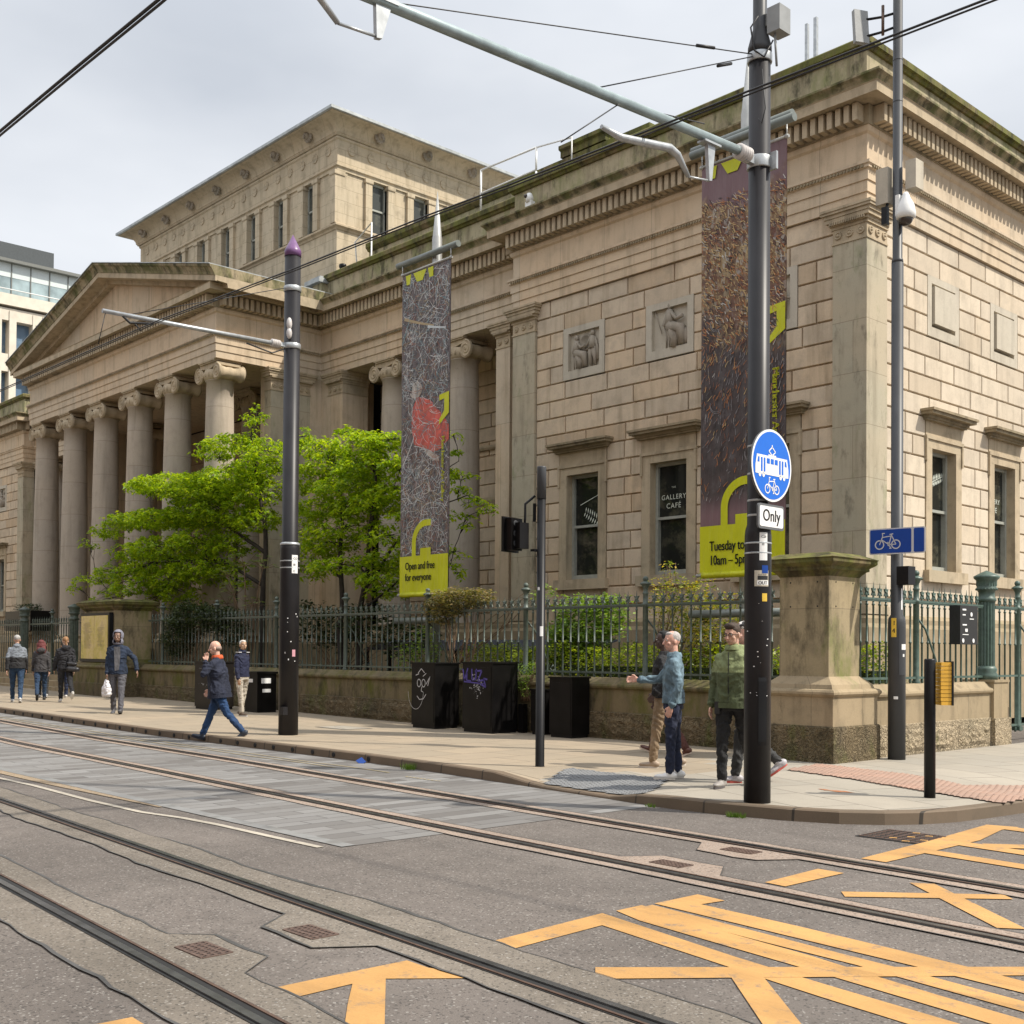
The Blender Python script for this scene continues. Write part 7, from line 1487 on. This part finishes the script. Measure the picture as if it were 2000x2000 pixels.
    if hairstyle == 'short': hairblob([((0, -.026, .052), (.083, .094, .086)), ((0, .03, .098), (.062, .052, .034))])
    elif hairstyle == 'crop': hairblob([((0, -.024, .045), (.080, .092, .084)), ((0, .02, .092), (.058, .05, .030))])
    elif hairstyle == 'quiff': hairblob([((0, -.022, .052), (.083, .094, .085)), ((0, .045, .105), (.062, .045, .036))])
    elif hairstyle == 'long':
        hairblob([((0, -.02, .05), (.092, .10, .092)), ((0, -.06, -.05), (.105, .075, .12)), ((.03, -.09, -.16), (.11, .06, .13)), ((-.04, -.09, -.18), (.10, .06, .12)), ((.09, -.03, -.04), (.04, .05, .10)), ((-.09, -.03, -.04), (.04, .05, .10))])
    elif hairstyle == 'tied': hairblob([((0, -.018, .048), (.083, .095, .088)), ((0, -.10, .03), (.035, .03, .05)), ((0, -.10, -.05), (.025, .02, .09))])
    elif hairstyle == 'curly': hairblob([((0, -.032, .056), (.086, .088, .082)), ((0, -.008, .108), (.062, .06, .032))])
    elif hairstyle == 'balding': hairblob([((0, -.055, -.005), (.079, .062, .055))])
    if hood == 'up':
        bm = bmesh.new(); ell_mesh(bm, hc((0, -.03, .035)), (.115, .125, .135), hd); ell_mesh(bm, hc((0, -.02, -.10)), (.12, .11, .09), hd); o = fuse(bm, 'hood', cloth('hood_cloth', (.17, .17, .21)), t, .012, .006, 2)
        # open the front of the hood around the face
        bm = bmesh.new(); bm.from_mesh(o.data); inv = hd.inverted(); dl_ = [v for v in bm.verts if (lambda p: p.y > .045 and abs(p.x) < .078 and -.12 < p.z < .105)(inv @ (v.co-HC))]; bmesh.ops.delete(bm, geom=dl_, context='VERTS'); bm.to_mesh(o.data); bm.free(); so = o.modifiers.new('thickness', 'SOLIDIFY'); so.thickness = .012
    if face:
        mb = MB(); mb.use(flat('eye_white', (.6, .57, .53), .3) if 'eye_white' not in bpy.data.materials else bpy.data.materials['eye_white'])
        for q in (-1, 1): c = hc((q*.031, .077, .018)); mb.ball(c, .0105, 8, 6)
        mb.use(M['ink'])
        for q in (-1, 1): c = hc((q*.031, .085, .017)); mb.ball(c, .0052, 6, 5); a, b = hc((q*.016, .089, .036)), hc((q*.046, .080, .038)); mb.tube([a, b], .0035, 5)
        o = mb.build('eyes', None); o.parent = t
        mb = MB(); mb.tube([hc((-.022, .090, -.056)), hc((0, .096, -.055)), hc((.022, .090, -.056))], .0045, 5); o = mb.build('lips', flat('lips', [x*.55 for x in skinc], .5)); o.parent = t
    if glasses:
        mb = MB()
        for q in (-1, 1):
            mb.tube([hc((q*.033+.022*math.cos(a), .098, .017+.015*math.sin(a))) for a in [i*PI/5 for i in range(11)]], .0025, 5); mb.tube([hc((q*.055, .096, .02)), hc((q*.082, .0, .012))], .003, 5)
        mb.tube([hc((-.012, .100, .02)), hc((.012, .100, .02))], .0025, 5); o = mb.build('glasses', 'ink'); o.parent = t
    return t, J, A, hc, up
Z0 = lambda x: .12+gz(x)
VD = lambda x, y: math.degrees(math.atan2(-y, -x))       # heading that faces the camera
# far left walkers
t, J, A, hc, up = person('grey haired man in a grey and black jacket walking beside a red haired woman', (-30.55, 10.95, Z0(-30)), 158, 1.76, 1.12, (.5, .3, .22), (.38, .37, .36), 'short', (14, 8), (-12, 14), (-14, 10, 12), (10, 9, 14), (.03, .03, .032), (.30, .33, .38), None, topmat=cloth('grey_black_jacket', (.17, .19, .22), c2=(.018, .018, .02), zsplit=1.17), bottom=(.018, .045, .095), shoes=(.5, .5, .5), flare=.015, collar=.04, face=False)
t, J, A, hc, up = person('woman with long wavy dark red hair in a charcoal jacket, beside the grey haired man', (-31.3, 11.85, Z0(-31)), 160, 1.64, 1.02, (.55, .34, .26), (.13, .03, .03), 'long', (-16, 22), (16, 6), (8, 8, 12), (-8, 8, 10), (.045, .042, .045), coat=.06, bottom=(.018, .042, .09), shoes=(.02, .02, .02), sole=(.03, .03, .03), flare=.01, hood='down', face=False)
t, J, A, hc, up = person('person in dark clothes mostly hidden behind the walking couple', (-32.6, 12.4, Z0(-32)), 160, 1.60, .95, hair=(.06, .04, .03), legL=(10, 4), legR=(-12, 10), armL=(10, 5, 10), armR=(-10, 5, 5), top=(.03, .03, .03), bottom=(.02, .02, .02), shoes=(.5, .5, .5), face=False)
t, J, A, hc, up = person('woman in a black puffer jacket and leggings with a black shoulder bag, walking away', (-30.05, 12.0, Z0(-30)), 168, 1.72, .98, (.55, .35, .26), (.28, .15, .07), 'tied', (6, 4), (-26, 24), (14, 14, 10), (-10, 8, 12), (.018, .018, .022), puffy=1, hood='down', bottom=(.012, .012, .014), shoes=(.55, .53, .5), face=False, wr=.016)
bg_ = thing('shoulder_bag', 'black shoulder bag on the back of the puffer jacket woman', 'bag', (-30.05, 12, 1.2)); bm = bmesh.new(); capsule_mesh(bm, (-29.88, 12.02, 1.22), (-29.80, 12.16, 1.20), .055, .05); capsule_mesh(bm, (-29.88, 12.02, 1.08), (-29.78, 12.2, 1.06), .075, .07); o = fuse(bm, 'bag_body', flat('black_leather', (.02, .02, .023), .45), bg_, .012, .006); o.location = -wloc(bg_)
mb = MB(); mb.tube([(-29.86, 12.0, 1.25), (-29.93, 12.02, 1.4), (-30.0, 12.06, 1.53), (-30.1, 12.12, 1.5), (-29.9, 12.22, 1.3), (-29.8, 12.18, 1.22)], .012, 6); mb.build('strap', 'cab', bg_)
t, J, A, hc, up = person('person seen only by the legs and white trainers behind the puffer jacket woman', (-32.3, 12.85, Z0(-32)), 165, 1.58, .9, legL=(-12, 8), legR=(12, 4), top=(.02, .03, .06), bottom=(.02, .03, .07), shoes=(.6, .57, .53), face=False)
# hooded man with a carrier bag
t, J, A, hc, up = person('man in a navy jacket with grey hood up holding a white carrier bag', (-25.1, 11.2, Z0(-25)), -32, 1.88, 1.08, (.22, .13, .09), (.03, .03, .03), 'none', (16, 3), (-9, 8), (4, 40, 8), (2, 6, 14), (.013, .024, .050), coat=.06, bottom=(.095, .095, .11), shoes=(.09, .09, .10), sole=(.03, .03, .03), flare=.02, hood='up', head=(-8, 2))
o = None
mb = MB(); mb.T = lambda x, y, z: tuple(up((x, y, z))); mb.prism([(-.045, .95), (-.07, 1.25), (-.06, 1.44), (.06, 1.44), (.05, 1.2), (.04, .93)], .128, .150); q = mb.build('shirt', cloth('grey_shirt', (.10, .10, .11))); q.parent = t
hand = t.matrix_basis @ A[1][2] if False else None
def wpt(t, p): return Matrix.Translation(t.location) @ t.rotation_euler.to_matrix().to_4x4() @ Matrix.Diagonal((*t.scale, 1)) @ Vector(p)
hp_ = wpt(t, A[1][2]+A[1][3]*.09)
cb = thing('carrier_bag', 'white plastic carrier bag hanging from the hooded man\'s hand', 'bag', tuple(hp_)); bm = bmesh.new()
loft(bm, [(0, 0, -.42, .13, .07), (0, 0, -.36, .15, .09), (0, 0, -.2, .13, .08), (0, 0, -.1, .075, .05), (0, 0, -.02, .02, .015)], 14); fuse(bm, 'bag', flat('thin_white_plastic', (.66, .65, .67), .35, 0, .12, 12, .6), cb, .012, .022, 1, 3)
# white haired man
t, J, A, hc, up = person('white haired older man in a navy sweater and pale trousers, behind the phone caller', (-22.95, 13.1, Z0(-23)), 12, 1.70, 1.0, (.45, .28, .18), (.62, .60, .57), 'crop', (-8, 6), (8, 2), (-12, 8, 10), (6, 6, 10), (.012, .016, .045), topmat=cloth('navy_sweater', (.012, .016, .045)), bottom=(.40, .36, .30), shoes=(.10, .07, .05), flare=0, collar=.05, head=(-18, 0))
mb = MB(); mb.T = lambda x, y, z: tuple(up((x, y, z)))
for q in (-1, 1): mb.box(q*.12-.045, q*.12+.045, -.05, .06, 1.478, 1.49); 
q = mb.build('shoulder_stripes', 'signwhite'); q.parent = t
# man on the phone
t, J, A, hc, up = person('bald heavy man in navy jacket and jeans striding off the kerb, phone at his ear', (-18.27, 9.98, .04), 222, 1.80, 1.3, (.60, .36, .27), (.30, .22, .18), 'balding', (-25, 16), (23, 2), (32, 30, 150), (10, 10, 30), (.012, .016, .034), coat=.12, bottom=(.014, .045, .12), shoes=(.02, .03, .05), sole=(.02, .02, .03), flare=.03, lean=5, head=(8, 10), face=True)
mb = MB(); mb.T = lambda x, y, z: tuple(up((x, y, z))); mb.lathe(0, -.012, [(.088, 1.455), (.10, 1.47), (.095, 1.51), (.082, 1.53)], 20, caps=False); q = mb.build('collar', cloth('orange_collar', (.55, .10, .03))); q.parent = t
pw = wpt(t, hc((-.115, .03, -.02))); ph_ = thing('phone', 'black mobile phone at the ear of the bald man', 'phone', tuple(pw)); mb = MB(); mb.obox((0, 0, 0), (.012, .0, 0), (0, .05, -.05), (0, .05, .08)); o = mb.build('handset', 'cab', ph_); ph_.rotation_euler = t.rotation_euler
# denim jacket man and the two behind him
t, J, A, hc, up = person('grey haired man in a pale denim jacket, navy trousers and white trainers, pointing left', (-8.86, 10.80, Z0(-8.8)), 216, 1.77, 1.02, (.60, .34, .26), (.40, .37, .35), 'crop', (3, 2), (-3, 2), (-14, 8, 34), (42, 6, 48), (.17, .27, .34), topmat=cloth('pale_denim', (.115, .175, .215), .5), bottom=(.010, .015, .038), shoes=(.78, .77, .75), sole=(.7, .66, .6), collar=.01, head=(28, 3), flare=.0)
mb = MB(); mb.T = lambda x, y, z: tuple(up((x, y, z))); mb.lathe(0, -.005, [(.186, .91), (.186, .955)], 24, caps=False); q = mb.build('hem_band', cloth('green_hem', (.03, .06, .05))); q.parent = t; q.scale = (1, .72, 1)
t, J, A, hc, up = person('dark haired person in black puffer jacket and beige trousers behind the denim jacket man', (-9.82, 11.78, Z0(-9.3)), 210, 1.80, 1.08, (.07, .04, .03), (.01, .01, .01), 'curly', (10, 4), (-9, 8), (-24, 34, 62), (8, 8, 14), (.012, .012, .014), puffy=.7, bottom=(.24, .17, .105), shoes=(.34, .26, .19), sole=(.6, .55, .5), head=(12, 0), wr=.016)
t, J, A, hc, up = person('striding person in a dark coat with burgundy trousers and brown boots, by the wall', (-11.05, 13.35, Z0(-11)), 190, 1.80, 1.05, (.12, .07, .05), (.02, .015, .01), 'short', (-20, 10), (24, 2), (-10, 8, 14), (10, 8, 14), (.09, .075, .04), coat=.16, bottom=(.085, .03, .022), shoes=(.09, .03, .018), sole=(.6, .5, .42), flare=.03, head=(10, 0))
# green jacket man
t, J, A, hc, up = person('young man with glasses in a two-tone green jacket and black trousers beside the big pole', (-7.86, 10.62, Z0(-7.9)), -76, 1.85, 1.05, (.55, .33, .24), (.045, .028, .018), 'quiff', (-14, 26), (5, 2), (0, 6, 12), (-6, 12, 22), (.20, .26, .11), topmat=cloth('green_shell', (.20, .235, .11), c2=(.068, .085, .038), zsplit=1.235), coat=.05, bottom=(.006, .006, .007), shoes=(.28, .26, .24), sole=(.10, .09, .09), collar=.05, flare=.01, head=(-8, 12), glasses=True, hood='down')
mb = MB(); mb.T = lambda x, y, z: tuple(up((x, y, z))); mb.box(-.003, .003, .118, .132, .9, 1.46); mb.box(.10, .16, .10, .12, .80, .93); q = mb.build('zip', 'ink'); q.parent = t
# person in a patterned cap behind him
t, J, A, hc, up = person('person in black and white patterned cap mostly hidden behind the big pole', (-8.12, 11.22, Z0(-7.7)), 222, 1.88, .95, (.6, .36, .28), (.2, .12, .07), 'short', (10, 4), (-8, 40), (10, 5, 20), (-8, 5, 20), (.10, .10, .11), bottom=(.03, .03, .03), shoes=(.42, .40, .42), sole=(.45, .08, .06), head=(15, 0))
bm = bmesh.new(); ell_mesh(bm, hc((0, -.015, .085)), (.092, .105, .062)); m_, nt, b = newmat('patterned_cap'); b.inputs['Roughness'].default_value = .8; v = N(nt, 'ShaderNodeTexVoronoi', i={'Scale': 28}); nt.links.new(N(nt, 'ShaderNodeTexCoord').outputs['Object'], v.inputs['Vector']); nt.links.new(ramp(nt, v.outputs['Distance'], [(.3, (.7, .68, .66)), (.42, (.7, .68, .66)), (.47, (.03, .03, .03))]), b.inputs['Base Color']); fuse(bm, 'cap', m_, t, .01)
print('SCENE OBJECTS', len(bpy.data.objects), 'VERTS', sum(len(o.data.vertices) for o in bpy.data.objects if o.type == 'MESH'))
